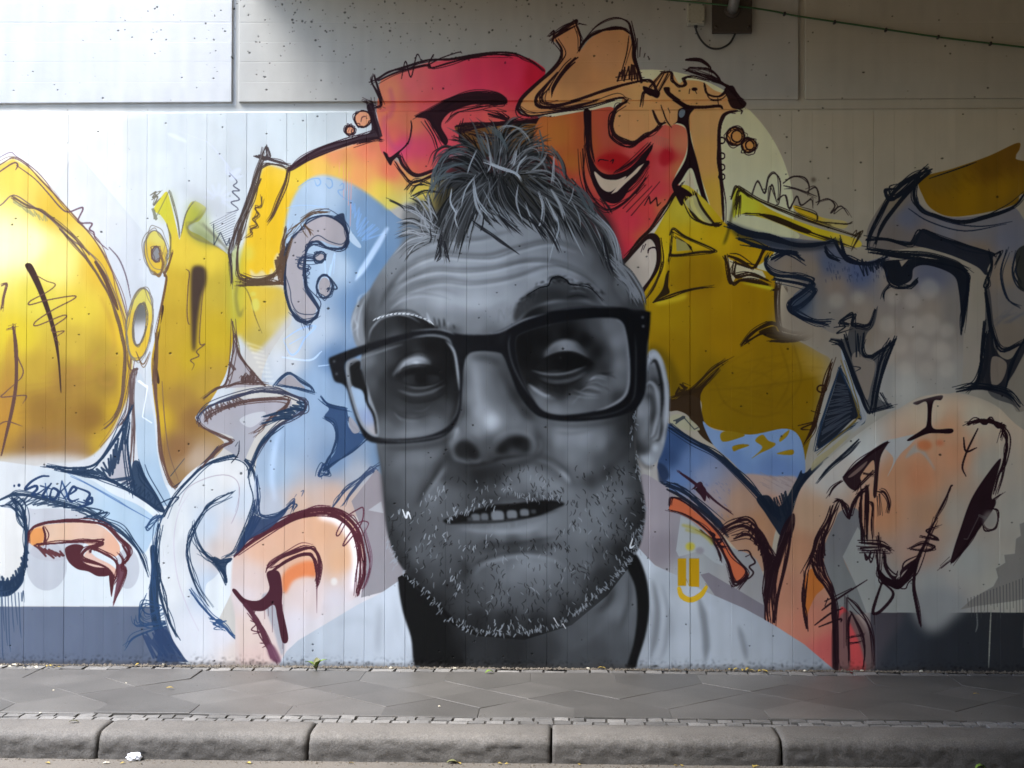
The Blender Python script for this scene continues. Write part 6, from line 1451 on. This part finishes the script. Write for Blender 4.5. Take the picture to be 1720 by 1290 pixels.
def tube_mesh(name, pts, r, seg=8, cap=True):
    pts = [Vector(p) for p in pts]
    vs, fs = [], []
    for i, p in enumerate(pts):
        d = (pts[min(i + 1, len(pts) - 1)] - pts[max(i - 1, 0)]).normalized()
        u = d.cross(Vector((0, 1, 0)))
        if u.length < 1e-3:
            u = d.cross(Vector((1, 0, 0)))
        u.normalize()
        w = d.cross(u)
        rr = r[i] if isinstance(r, (list, tuple)) else r
        for k in range(seg):
            a = 2 * math.pi * k / seg
            vs.append(p + (u * math.cos(a) + w * math.sin(a)) * rr)
    for i in range(len(pts) - 1):
        for k in range(seg):
            a, b = i * seg + k, i * seg + (k + 1) % seg
            fs.append((a, b, b + seg, a + seg))
    if cap:
        fs.append(tuple(range(seg))[::-1])
        fs.append(tuple(range((len(pts) - 1) * seg, len(pts) * seg)))
    return mesh_from(name, [tuple(v) for v in vs], fs, True)


def spline(pts, n=8):
    return [tuple(p) for p in _sm3(pts, n)]


def _sm3(p, n):
    p = np.asarray(p, float)
    q = np.vstack([2 * p[:1] - p[1:2], p, 2 * p[-1:] - p[-2:-1]])
    out = []
    for i in range(1, len(q) - 2):
        a, b_, c, d = q[i - 1], q[i], q[i + 1], q[i + 2]
        for t in np.linspace(0, 1, n, endpoint=False):
            out.append(0.5 * (2 * b_ + (c - a) * t + (2 * a - 5 * b_ + 4 * c - d) * t ** 2 + (3 * b_ - a - 3 * c + d) * t ** 3))
    out.append(p[-1])
    return out


# ================================================================ ground: road, pavement, kerb
road = obj('road', mesh_from('road', [(-80, -80, -0.13), (80, -80, -0.13), (80, -1.60, -0.13), (-80, -1.60, -0.13)], [(0, 1, 2, 3)]), M_ROAD)
tag(road, kind='structure')
pave = obj('pavement', box_mesh('pavement', (-30, -1.60, -0.30), (30, 0.02, -0.018)), M_BED)
tag(pave, kind='structure')

D = 0.495                                   # diagonal of a slab
ax, ay = ground_at(1034, 1144)
YA, YB, YC, YD = -0.45, -0.70, -0.945, -1.195
YT, YE = -0.155, -1.415
AX0 = ax % D


def slab_mesh(name, pts, th=0.045, gap=0.0026):
    """flat slab from its outline, edges broken a little"""
    c = Vector((sum(p[0] for p in pts) / len(pts), sum(p[1] for p in pts) / len(pts), 0))
    bm = bmesh.new()
    top = [bm.verts.new((p[0], p[1], 0)) for p in pts]
    f = bm.faces.new(top)
    bmesh.ops.recalc_face_normals(bm, faces=[f])
    if f.normal.z < 0:
        f.normal_flip()
    bmesh.ops.inset_region(bm, faces=[f], thickness=gap, depth=0)
    rim = [g for g in bm.faces if g is not f]
    bmesh.ops.delete(bm, geom=rim, context='FACES')
    for v in [v for v in bm.verts if not v.link_faces]:
        bm.verts.remove(v)
    ext = bmesh.ops.extrude_face_region(bm, geom=[f])
    vs = [v for v in ext['geom'] if isinstance(v, bmesh.types.BMVert)]
    for v in vs:
        v.co.z += th
    topf = [g for g in bm.faces if all(abs(v.co.z - th) < 1e-6 for v in g.verts)]
    es = list({e for g in topf for e in g.edges})
    bmesh.ops.bevel(bm, geom=es, offset=0.002, segments=1, affect='EDGES')
    bmesh.ops.recalc_face_normals(bm, faces=bm.faces)
    for v in bm.verts:
        v.co.z -= th
    me = bpy.data.meshes.new(name)
    bm.to_mesh(me)
    bm.free()
    me.materials.append(M_SLAB)
    return me


hd = D / 2
m_dia = slab_mesh('paving_slab', [(0, YA - (YA + YC) / 2), (-hd, YB - (YA + YC) / 2), (0, YC - (YA + YC) / 2), (hd, YB - (YA + YC) / 2)])
m_up = slab_mesh('paving_slab', [(-hd, YT - YB), (-hd, YA - YB), (0, 0), (hd, YA - YB), (hd, YT - YB)])
m_dn = slab_mesh('paving_slab', [(-hd, YE - YC), (hd, YE - YC), (hd, YD - YC), (0, 0), (-hd, YD - YC)])


def place(me, x, y, tilt=0.0045, dz=0.0022):
    o = obj('paving_slab', me, None, pave, (x, y, random.uniform(-dz, dz)))
    o.rotation_euler = (random.gauss(0, tilt), random.gauss(0, tilt * 0.7), random.gauss(0, 0.002))
    return o


k0, k1 = int(-4.9 / D), int(4.9 / D)
for k in range(k0, k1 + 1):
    x = AX0 + k * D
    place(m_dia, x, (YA + YC) / 2)
    place(m_dia, x + hd, (YB + YD) / 2)
    place(m_up, x + hd, YB)
    place(m_dn, x, YC)
# plain pavement surface beyond the built slabs
for sx in (-1, 1):
    xa, xb = (-30, AX0 + (k0 - 0.5) * D - 0.02) if sx < 0 else (AX0 + (k1 + 1) * D + 0.02, 30)
    o = obj('pavement_stretch', box_mesh('pavement_stretch', (xa, YE, -0.05), (xb, YT, -0.002)), M_SLAB, pave)


def stone_mesh(name, w, d, m, h=0.05):
    """small set stone with a rounded uneven head"""
    bm = bmesh.new()
    bmesh.ops.create_grid(bm, x_segments=2, y_segments=2, size=0.5)
    for v in bm.verts:
        e = max(abs(v.co.x), abs(v.co.y)) > 0.4
        v.co.x = v.co.x * w * random.uniform(0.93, 1.0)
        v.co.y = v.co.y * d * random.uniform(0.93, 1.0)
        v.co.z = random.uniform(-0.002, 0.0) - (0.0025 if e else 0.0)
    ed = [e for e in bm.edges if e.is_boundary]
    r = bmesh.ops.extrude_edge_only(bm, edges=ed)
    for v in [g for g in r['geom'] if isinstance(g, bmesh.types.BMVert)]:
        v.co.z = -h
        v.co.x *= 1.02
    bmesh.ops.recalc_face_normals(bm, faces=bm.faces)
    me = bpy.data.meshes.new(name)
    bm.to_mesh(me)
    bm.free()
    me.materials.append(m)
    return me


for row, (yc, dep, wid) in enumerate(((-1.457, 0.080, 0.088), (-1.543, 0.080, 0.084), (-0.086, 0.115, 0.118))):
    vars_ = [stone_mesh('cobblestone', wid * 0.95, dep * 0.95, M_COB) for _ in range(7)]
    x = -4.4
    while x < 4.5:
        sc = random.uniform(0.82, 1.25)
        o = obj('cobblestone', random.choice(vars_), None, pave, (x + wid * sc / 2, yc + random.uniform(-0.004, 0.004), random.uniform(-0.006, 0.003)))
        o.scale.x = sc
        o.rotation_euler = (random.gauss(0, 0.015), random.gauss(0, 0.02), random.gauss(0, 0.04))
        x += wid * sc + 0.004


def kerb_mesh(x0, x1, seed):
    """granite kerb stone: smooth worn top, rounded arris, rough-hewn face"""
    rs = np.random.RandomState(seed)
    prof = [(-1.590, -0.14), (-1.590, -0.002), (-1.600, 0.004), (-1.66, 0.004), (-1.72, 0.003), (-1.775, 0.001), (-1.805, -0.004), (-1.826, -0.013), (-1.840, -0.027), (-1.847, -0.042),
            (-1.850, -0.056), (-1.853, -0.07), (-1.855, -0.084), (-1.857, -0.098), (-1.859, -0.112), (-1.861, -0.126), (-1.863, -0.15)]
    n = max(8, int((x1 - x0) / 0.016))
    m = len(prof)
    rough = rs.normal(0, 1, (n + 1, m))
    for _ in range(1):
        rough[1:-1] = (rough[:-2] + 2 * rough[1:-1] + rough[2:]) / 4
    slow = np.convolve(rs.normal(0, 1, n + 15), np.ones(15) / 15, 'valid')[:n + 1] * 2.2
    vs, fs = [], []
    for i in range(n + 1):
        t = i / n
        x = x0 + (x1 - x0) * t
        edge = min(t, 1 - t) * (x1 - x0)
        rnd = 0.006 * max(0, 1 - edge / 0.016) ** 2
        for j, (y, z) in enumerate(prof):
            f = 0.0 if j < 5 else (0.35 if j < 8 else 1.0)
            yy_ = y + f * rough[i, j] * 0.0052 + f * slow[i] * 0.003
            zz = z - (rnd if 1 <= j <= 8 else 0) + (0.0008 if j < 7 else 0.0015) * rough[i, j] * (1 if j > 1 else 0)
            if j >= 7:
                yy_ += rnd
            vs.append((x, yy_, zz))
    for i in range(n):
        for j in range(m - 1):
            a = i * m + j
            fs.append((a, a + 1, a + m + 1, a + m))
    fs.append(tuple(range(m))[::-1])
    fs.append(tuple(n * m + j for j in range(m)))
    me = mesh_from('kerb_stone', vs, fs, True)
    me.materials.append(M_KERB)
    bm = bmesh.new()
    bm.from_mesh(me)
    bmesh.ops.recalc_face_normals(bm, faces=bm.faces)
    bm.to_mesh(me)
    bm.free()
    return me


jx = [ground_at(px, 1240, -0.01)[0] for px in (153, 514, 926, 1311)]
jx = [jx[0] - 2.35, jx[0] - 1.15] + jx + [jx[3] + 1.22, jx[3] + 2.4]
for i in range(len(jx) - 1):
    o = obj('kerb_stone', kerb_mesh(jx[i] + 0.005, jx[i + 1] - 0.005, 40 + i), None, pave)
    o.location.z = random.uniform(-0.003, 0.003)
for xa, xb in ((-30, jx[0]), (jx[-1], 30)):
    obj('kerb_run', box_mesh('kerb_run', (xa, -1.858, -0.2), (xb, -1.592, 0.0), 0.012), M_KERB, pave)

# ================================================================ the painted wall
wall = empty('concrete_wall', (0, 0, 0))
tag(wall, 'board-marked concrete underpass wall painted with graffiti and a huge grey face in glasses', 'wall')
ZTOP = 4.6
zj0 = wall_at(860, 169.0)[1]                # underside of the upper panels
zj1 = wall_at(860, 184.0)[1]                # top of the board-marked part
sx0 = wall_at(513, 600)[0]
step = (wall_at(1331, 600)[0] - sx0) / 24.0
core = box_mesh('wall_core', (-6.2, 0.018, -0.2), (6.2, 0.5, ZTOP))
wall_uv(core)
obj('wall_core', core, M_MURAL, wall)
strong = {0, 2, 3, 4, 12, 17, 18, 19, 24, 28}
for k in range(-38, 42):
    xa, xb = sx0 + k * step, sx0 + (k + 1) * step
    if xa < -4.75 or xb > 4.75:
        continue
    g0, d0 = (0.0026, 0.0034) if k in strong else (0.0014, random.choice((0.0004, 0.0008, 0.0014)))
    g1, d1 = (0.0026, 0.0034) if (k + 1) in strong else (0.0014, 0.0010)
    yf = random.uniform(-0.0014, 0.0008)
    yl, yr = yf + random.uniform(-0.0007, 0.0007), yf + random.uniform(-0.0007, 0.0007)
    zc = zj1 - 0.012
    vs = [(xa, yl + d0, -0.05), (xa + g0, yl, -0.05), (xb - g1, yr, -0.05), (xb, yr + d1, -0.05),
          (xa, yl + d0, zc), (xa + g0, yl, zc), (xb - g1, yr, zc), (xb, yr + d1, zc),
          (xa, 0.0172, zj1), (xb, 0.0172, zj1), (xa, 0.03, -0.05), (xb, 0.03, -0.05), (xa, 0.03, zj1), (xb, 0.03, zj1)]
    fs = [(0, 1, 5, 4), (1, 2, 6, 5), (2, 3, 7, 6), (4, 5, 6, 7, 9, 8), (3, 11, 13, 9, 7), (10, 0, 4, 8, 12)]
    me = mesh_from('concrete_strip', vs, fs)
    wall_uv(me)
    obj('concrete_strip', me, M_MURAL, wall)
j1a, j1b = wall_at(389.5, 90)[0], wall_at(401, 90)[0]
j2a, j2b = wall_at(1341, 90)[0], wall_at(1352.5, 90)[0]
for xa, xb in ((-4.75, j1a), (j1b, j2a), (j2b, 4.75)):
    me = box_mesh('wall_panel', (xa, -0.003, zj0), (xb, 0.40, ZTOP - 0.002), 0.004, 2)
    wall_uv(me)
    obj('wall_panel', me, M_MURAL, wall)
for xa, xb in ((-30, -4.752), (4.752, 30)):
    obj('wall_section', box_mesh('wall_section', (xa, -0.001, -0.1), (xb, 0.5, ZTOP - 0.001)), M_WALLPLAIN, wall)

# ================================================================ the bridges overhead and the wall across the road
for xa, xb, lab in ((-1.72, 30, 'wide concrete bridge deck roofing the road above the painted wall'), (-44, -14, 'second concrete bridge deck beyond the open gap at the left')):
    d = obj('bridge_deck', box_mesh('bridge_deck', (xa, -30, ZTOP), (xb, 1.5, ZTOP + 1.0), 0.03), M_BARE)
    tag(d, lab, 'bridge')
    gx0, gx1 = (xa + 0.02, xa + 0.40) if xa > -10 else (xb - 0.40, xb - 0.02)
    obj('shade_beam', box_mesh('shade_beam', (gx0, -29.9, ZTOP - 0.30), (gx1, -0.006, ZTOP + 0.05), 0.015), M_BARE, d)  # unseen beam added under the deck edge to keep sky off the panels
ow = obj('opposite_wall', box_mesh('opposite_wall', (-30, -14.0, -0.3), (30, -13.2, ZTOP - 0.004)), M_OPP)
tag(ow, 'ochre rendered abutment wall across the road behind the viewer', 'wall')

# ================================================================ fittings high on the wall
def wp(px, py, y):
    """place at distance -y in front of the wall, seen at px, py"""
    d = ray(px, py)
    t = (y - CAM_LOC.y) / d.y
    return CAM_LOC + d * t


a, b_ = wp(1155, 41, -0.06), wp(1184, 4, -0.06)
jb = empty('junction_box', ((a.x + b_.x) / 2, -0.003, a.z))
tag(jb, 'pale plastic junction box high on the wall left of the rusty plate', 'junction box')
w2, h2 = (b_.x - a.x) / 2, b_.z - a.z
obj('housing', box_mesh('housing', (-w2, -0.045, 0), (w2, 0.0, h2), 0.005, 2), M_BOX, jb)
obj('lid', box_mesh('lid', (-w2 * 0.97, -0.062, h2 * 0.03), (w2 * 0.97, -0.046, h2 * 0.97), 0.004, 2), M_BOX, jb)
for sx in (-1, 1):
    for sz in (0.12, 0.88):
        obj('screw', tube_mesh('screw', [(sx * w2 * 0.78, -0.064, h2 * sz), (sx * w2 * 0.78, -0.061, h2 * sz)], 0.006), M_PIPE, jb)
obj('cable_gland', tube_mesh('cable_gland', [(0.0, -0.03, 0.004), (0.0, -0.03, -0.014)], 0.011), M_BLACK, jb)

a, b_ = wp(1196, 56, -0.05), wp(1263, -14, -0.05)
sp = empty('steel_bracket', ((a.x + b_.x) / 2, -0.003, a.z))
tag(sp, 'dark rusty steel plate bracket with pipe stub at the top of the wall', 'bracket')
w2, h2 = (b_.x - a.x) / 2, b_.z - a.z
obj('plate', box_mesh('plate', (-w2, -0.05, 0), (w2, -0.028, h2), 0.003), M_STEEL, sp)
obj('spacer', box_mesh('spacer', (-w2 * 0.8, -0.028, 0.03), (w2 * 0.8, 0.0, h2 * 0.9), 0.003), M_STEEL, sp)
obj('pipe', tube_mesh('pipe', [(0.0, -0.052, h2 * 0.55), (0.002, -0.10, h2 * 0.60), (0.006, -0.16, h2 * 0.78), (0.016, -0.20, h2 * 1.2), (0.02, -0.21, h2 * 1.6), (0.02, -0.21, ZTOP - a.z - 0.002)], 0.033, 14), M_PIPE, sp)
obj('flange', tube_mesh('flange', [(0.0, -0.0505, h2 * 0.55), (0.0, -0.062, h2 * 0.56)], 0.05, 16), M_STEEL, sp)
for sx in (-1, 1):
    for sz in (0.14, 0.86):
        obj('bolt', tube_mesh('bolt', [(sx * w2 * 0.82, -0.062, h2 * sz), (sx * w2 * 0.82, -0.0505, h2 * sz)], 0.010, 6), M_STEEL, sp)

pts = [wp(x, y, d) for x, y, d in ((1168, 42, -0.036), (1170, 53, -0.036), (1178, 68, -0.034), (1190, 79, -0.033), (1202, 82, -0.034), (1214, 80, -0.034), (1226, 72, -0.034), (1234, 58, -0.034), (1236, 50, -0.03))]
o0 = pts[4].copy()
cl = obj('cable_loop', tube_mesh('cable_loop', [tuple(Vector(p) - o0) for p in spline(pts, 6)], 0.0065, 8), M_BLACK, None, o0)
tag(cl, 'black cable hanging in a loop between junction box and steel plate', 'cable')
pts = [wp(x, y, d) for x, y, d in ((1020, -16, -0.03), (1100, -3, -0.03), (1160, 3, -0.075), (1222, 9, -0.085), (1262, 13, -0.07), (1300, 19, -0.03), (1340, 27, -0.025), (1440, 42, -0.025), (1560, 60, -0.025), (1640, 70, -0.025), (1725, 80, -0.025), (1850, 97, -0.025), (1990, 120, -0.025))]
o0 = pts[6].copy()
gc = obj('green_cable', tube_mesh('green_cable', [tuple(Vector(p) - o0) for p in spline(pts, 8)], 0.0058, 8), M_GREEN, None, o0)
for px_, py_ in ((1318, 23), (1402, 37), (1488, 50), (1576, 62), (1664, 73)):
    cpt = wp(px_, py_, -0.025)
    obj('clip', box_mesh('clip', (cpt.x - o0.x - 0.007, -0.012, cpt.z - o0.z - 0.010), (cpt.x - o0.x + 0.007, 0.0225, cpt.z - o0.z + 0.010), 0.003), M_BLACK, gc)
tag(gc, 'thin green cable slanting down across the top right of the wall', 'cable')

# ================================================================ litter, leaves, weeds
def leaf_mesh(L_, W_, bend, m, seed):
    rs = random.Random(seed)
    vs, fs = [], []
    n = 5
    for i in range(n + 1):
        t = i / n
        wv = W_ * math.sin(math.pi * min(0.97, 0.06 + t * 0.94)) ** 0.7 * rs.uniform(0.8, 1.1)
        z = bend * math.sin(t * math.pi) * L_ + 0.003
        vs += [(t * L_ - L_ / 2, -wv / 2, z + rs.uniform(0, 0.15) * W_), (t * L_ - L_ / 2, 0, z), (t * L_ - L_ / 2, wv / 2, z + rs.uniform(0, 0.25) * W_)]
    for i in range(n):
        for j in range(2):
            a_ = i * 3 + j
            fs.append((a_, a_ + 1, a_ + 4, a_ + 3))
    # a little thickness
    nv = len(vs)
    vs += [(x, y, z - 0.0009) for x, y, z in vs]
    fs += [tuple(nv + q for q in f[::-1]) for f in fs]
    me = mesh_from('leaf', vs, fs, True)
    me.materials.append(m)
    return me


paper_bm = bmesh.new()
bmesh.ops.create_icosphere(paper_bm, subdivisions=3, radius=1.0)
rs = random.Random(4)
ph = [rs.uniform(0, 6.28) for _ in range(9)]
for v in paper_bm.verts:
    c = v.co
    n_ = math.sin(c.x * 5 + ph[0]) * math.cos(c.y * 6 + ph[1]) + 0.7 * math.sin(c.z * 9 + c.x * 7 + ph[2]) + rs.uniform(-0.35, 0.35)
    s = 1 + 0.17 * n_
    v.co = Vector((c.x * s * 0.036, c.y * s * 0.028, max(c.z * s * 0.021, -0.016)))
pm = bpy.data.meshes.new('crumpled_paper')
paper_bm.to_mesh(pm)
paper_bm.free()
gx, gy = ground_at(226, 1277, -0.13)
pp = obj('crumpled_paper', pm, M_PAPER, None, (gx, gy, -0.13 + 0.0165))
pp.rotation_euler.z = 0.3
tag(pp, 'crumpled scrap of white paper in the gutter below the kerb', 'paper')


def leaf(name, px, py, z, L_, W_, m, label, group=None, rot=None, bend=0.12):
    x, y = ground_at(px, py, z)
    if z < -0.05:
        y = min(y, -1.885)
    else:
        y = min(y, -0.03)
    o = obj(name, leaf_mesh(L_, W_, bend, m, int(px * 7 + py)), None, None, (x, y, z + 0.001))
    o.rotation_euler = (random.uniform(-0.15, 0.15), random.uniform(-0.1, 0.1), random.uniform(0, 6.28) if rot is None else rot)
    tag(o, label, 'leaf', group)
    return o


leaf('fallen_leaf', 286, 1157, 0.003, 0.045, 0.014, M_LEAFY, 'slim yellow leaf lying on the left paving slabs', rot=0.1)
leaf('fallen_leaf', 1640, 1167, 0.003, 0.035, 0.016, M_LEAFY, 'small yellow leaf lying on the far right paving slabs', rot=0.1)
leaf('fallen_leaf', 822, 1131, 0.003, 0.05, 0.03, M_LEAFG, 'small green leaf at the wall foot below the dark collar', rot=0.4, bend=0.3)
leaf('fallen_leaf', 1632, 1280, -0.13, 0.05, 0.035, M_LEAFG, 'bright green leaf in the gutter at the right', rot=0.2, bend=0.35)
leaf('fallen_leaf', 760, 1283, -0.13, 0.055, 0.03, M_LEAFB, 'dark withered leaf in the gutter under the middle kerb stone', rot=0.1, bend=0.2)
leaf('fallen_leaf', 124, 1214, 0.006, 0.05, 0.02, M_LEAFB, 'brown dry leaf lying on the left kerb stone top', rot=0.2, bend=0.15)
for px in (80, 178, 206, 590, 771, 840, 852, 972, 1133, 1143, 1262, 1268, 418):
    leaf('fallen_leaf', px, 1283, -0.13, random.uniform(0.018, 0.034), random.uniform(0.009, 0.016), random.choice((M_LEAFY, M_LEAFY, M_PALE)), 'tiny dry yellowish leaf bit in the gutter along the kerb', 'leaf bits in the gutter')
for px, py in ((1224, 1122), (1236, 1124), (1247, 1126), (1255, 1125), (1262, 1127), (1276, 1128), (1284, 1128), (1010, 1121)):
    leaf('fallen_leaf', px, py, 0.004, random.uniform(0.03, 0.06), random.uniform(0.012, 0.02), M_LEAFY, 'dry yellow leaf at the wall foot below the white shirt', 'yellow leaves below the shirt')
for px, py in ((4, 1119), (16, 1121), (24, 1118), (42, 1123), (55, 1120), (60, 1122), (78, 1120), (86, 1119), (97, 1122), (232, 1117), (276, 1117)):
    leaf('fallen_leaf', px, py, 0.004, random.uniform(0.02, 0.045), random.uniform(0.012, 0.022), random.choice((M_PALE, M_PALE, M_LEAFY)), 'pale dry leaf scrap at the wall foot under the left grey band', 'pale scraps at the left wall foot')


def lump(name, px, py, z, r, m, label, cat, group=None):
    bm = bmesh.new()
    bmesh.ops.create_icosphere(bm, subdivisions=2, radius=1)
    q = random.Random(px)
    for v in bm.verts:
        s = q.uniform(0.75, 1.15)
        v.co = Vector((v.co.x * r * s * 1.3, v.co.y * r * s, v.co.z * r * 0.7 * s))
    me = bpy.data.meshes.new(name)
    bm.to_mesh(me)
    bm.free()
    x, y = ground_at(px, py, z)
    o = obj(name, me, m, None, (x, min(y, -0.025) if z > -0.05 else min(y, -1.885), z + r * 0.55))
    tag(o, label, cat, group)


for px, py in ((988, 1122), (1352, 1128), (1447, 1127), (1545, 1127), (764, 1124), (657, 1123)):
    lump('pebble', px, py, 0.0, 0.009, M_PALE, 'pale pebble lying against the foot of the painted wall', 'pebble', 'pebbles at the wall foot')
for px, py in ((90, 1160), (212, 1148), (738, 1187), (68, 1198)):
    lump('paper_scrap', px, py, 0.0, 0.005, M_PALE, 'tiny white scrap lying on the paving slabs', 'paper', 'white scraps on the slabs')

weed = empty('weed', ground_at(531, 1126, 0.0) + (0.0,))
weed.location.y = min(weed.location.y, -0.06)
tag(weed, 'withered weed sprouting between the stones at the wall foot', 'weed')
for i, (rz_, L_, W_, t) in enumerate(((0.3, 0.09, 0.035, 0.7), (1.6, 0.08, 0.035, 0.9), (2.9, 0.085, 0.04, 0.5), (4.4, 0.06, 0.03, 0.4), (5.4, 0.08, 0.03, 0.8), (0.9, 0.07, 0.03, 1.1))):
    me = leaf_mesh(L_, W_, 0.2, M_LEAFB if i % 2 else M_LEAFG, 900 + i)
    for v in me.vertices:
        v.co.x += L_ / 2
    o = obj('leaf', me, None, weed, (0, 0, 0.004))
    o.rotation_euler = (0, -t, rz_)
obj('stem', tube_mesh('stem', [(0, 0, -0.015), (0.004, 0.0, 0.02), (0.008, -0.004, 0.045)], [0.004, 0.003, 0.0015], 6), M_LEAFB, weed)

# crumbs and dirt along the wall foot, in the joints and in the gutter
vs, fs = [], []
rs = random.Random(11)
def crumb(x, y, z, r):
    b0 = len(vs)
    a0 = rs.uniform(0, 6.28)
    for k in range(4):
        a_ = a0 + k * 1.57 + rs.uniform(-0.3, 0.3)
        vs.append((x + r * math.cos(a_), y + r * math.sin(a_) * 0.8, z))
    vs.append((x + rs.uniform(-.3, .3) * r, y, z + r * rs.uniform(0.5, 1.1)))
    for k in range(4):
        fs.append((b0 + k, b0 + (k + 1) % 4, b0 + 4))
for _ in range(9000):
    x = rs.uniform(-4.4, 4.4)
    u = rs.random()
    if u < 0.62:
        crumb(x, -0.004 - abs(rs.gauss(0, 0.022)), -0.004 + rs.uniform(0, 0.004), abs(rs.gauss(0, 0.005)) + 0.0022)
    elif u < 0.82:
        crumb(x, -1.872 - abs(rs.gauss(0, 0.035)), -0.1305, abs(rs.gauss(0, 0.0035)) + 0.0016)
    else:
        crumb(x, rs.uniform(-1.9, -0.1), -0.003 if rs.random() < .9 else 0.0, abs(rs.gauss(0, 0.0016)) + 0.0010)
dirt_o = obj('dirt', mesh_from('dirt', vs, fs), M_CRUMB)
tag(dirt_o, 'crumbs of concrete, grit and dirt along the wall foot and gutter', 'dirt', kind='stuff')
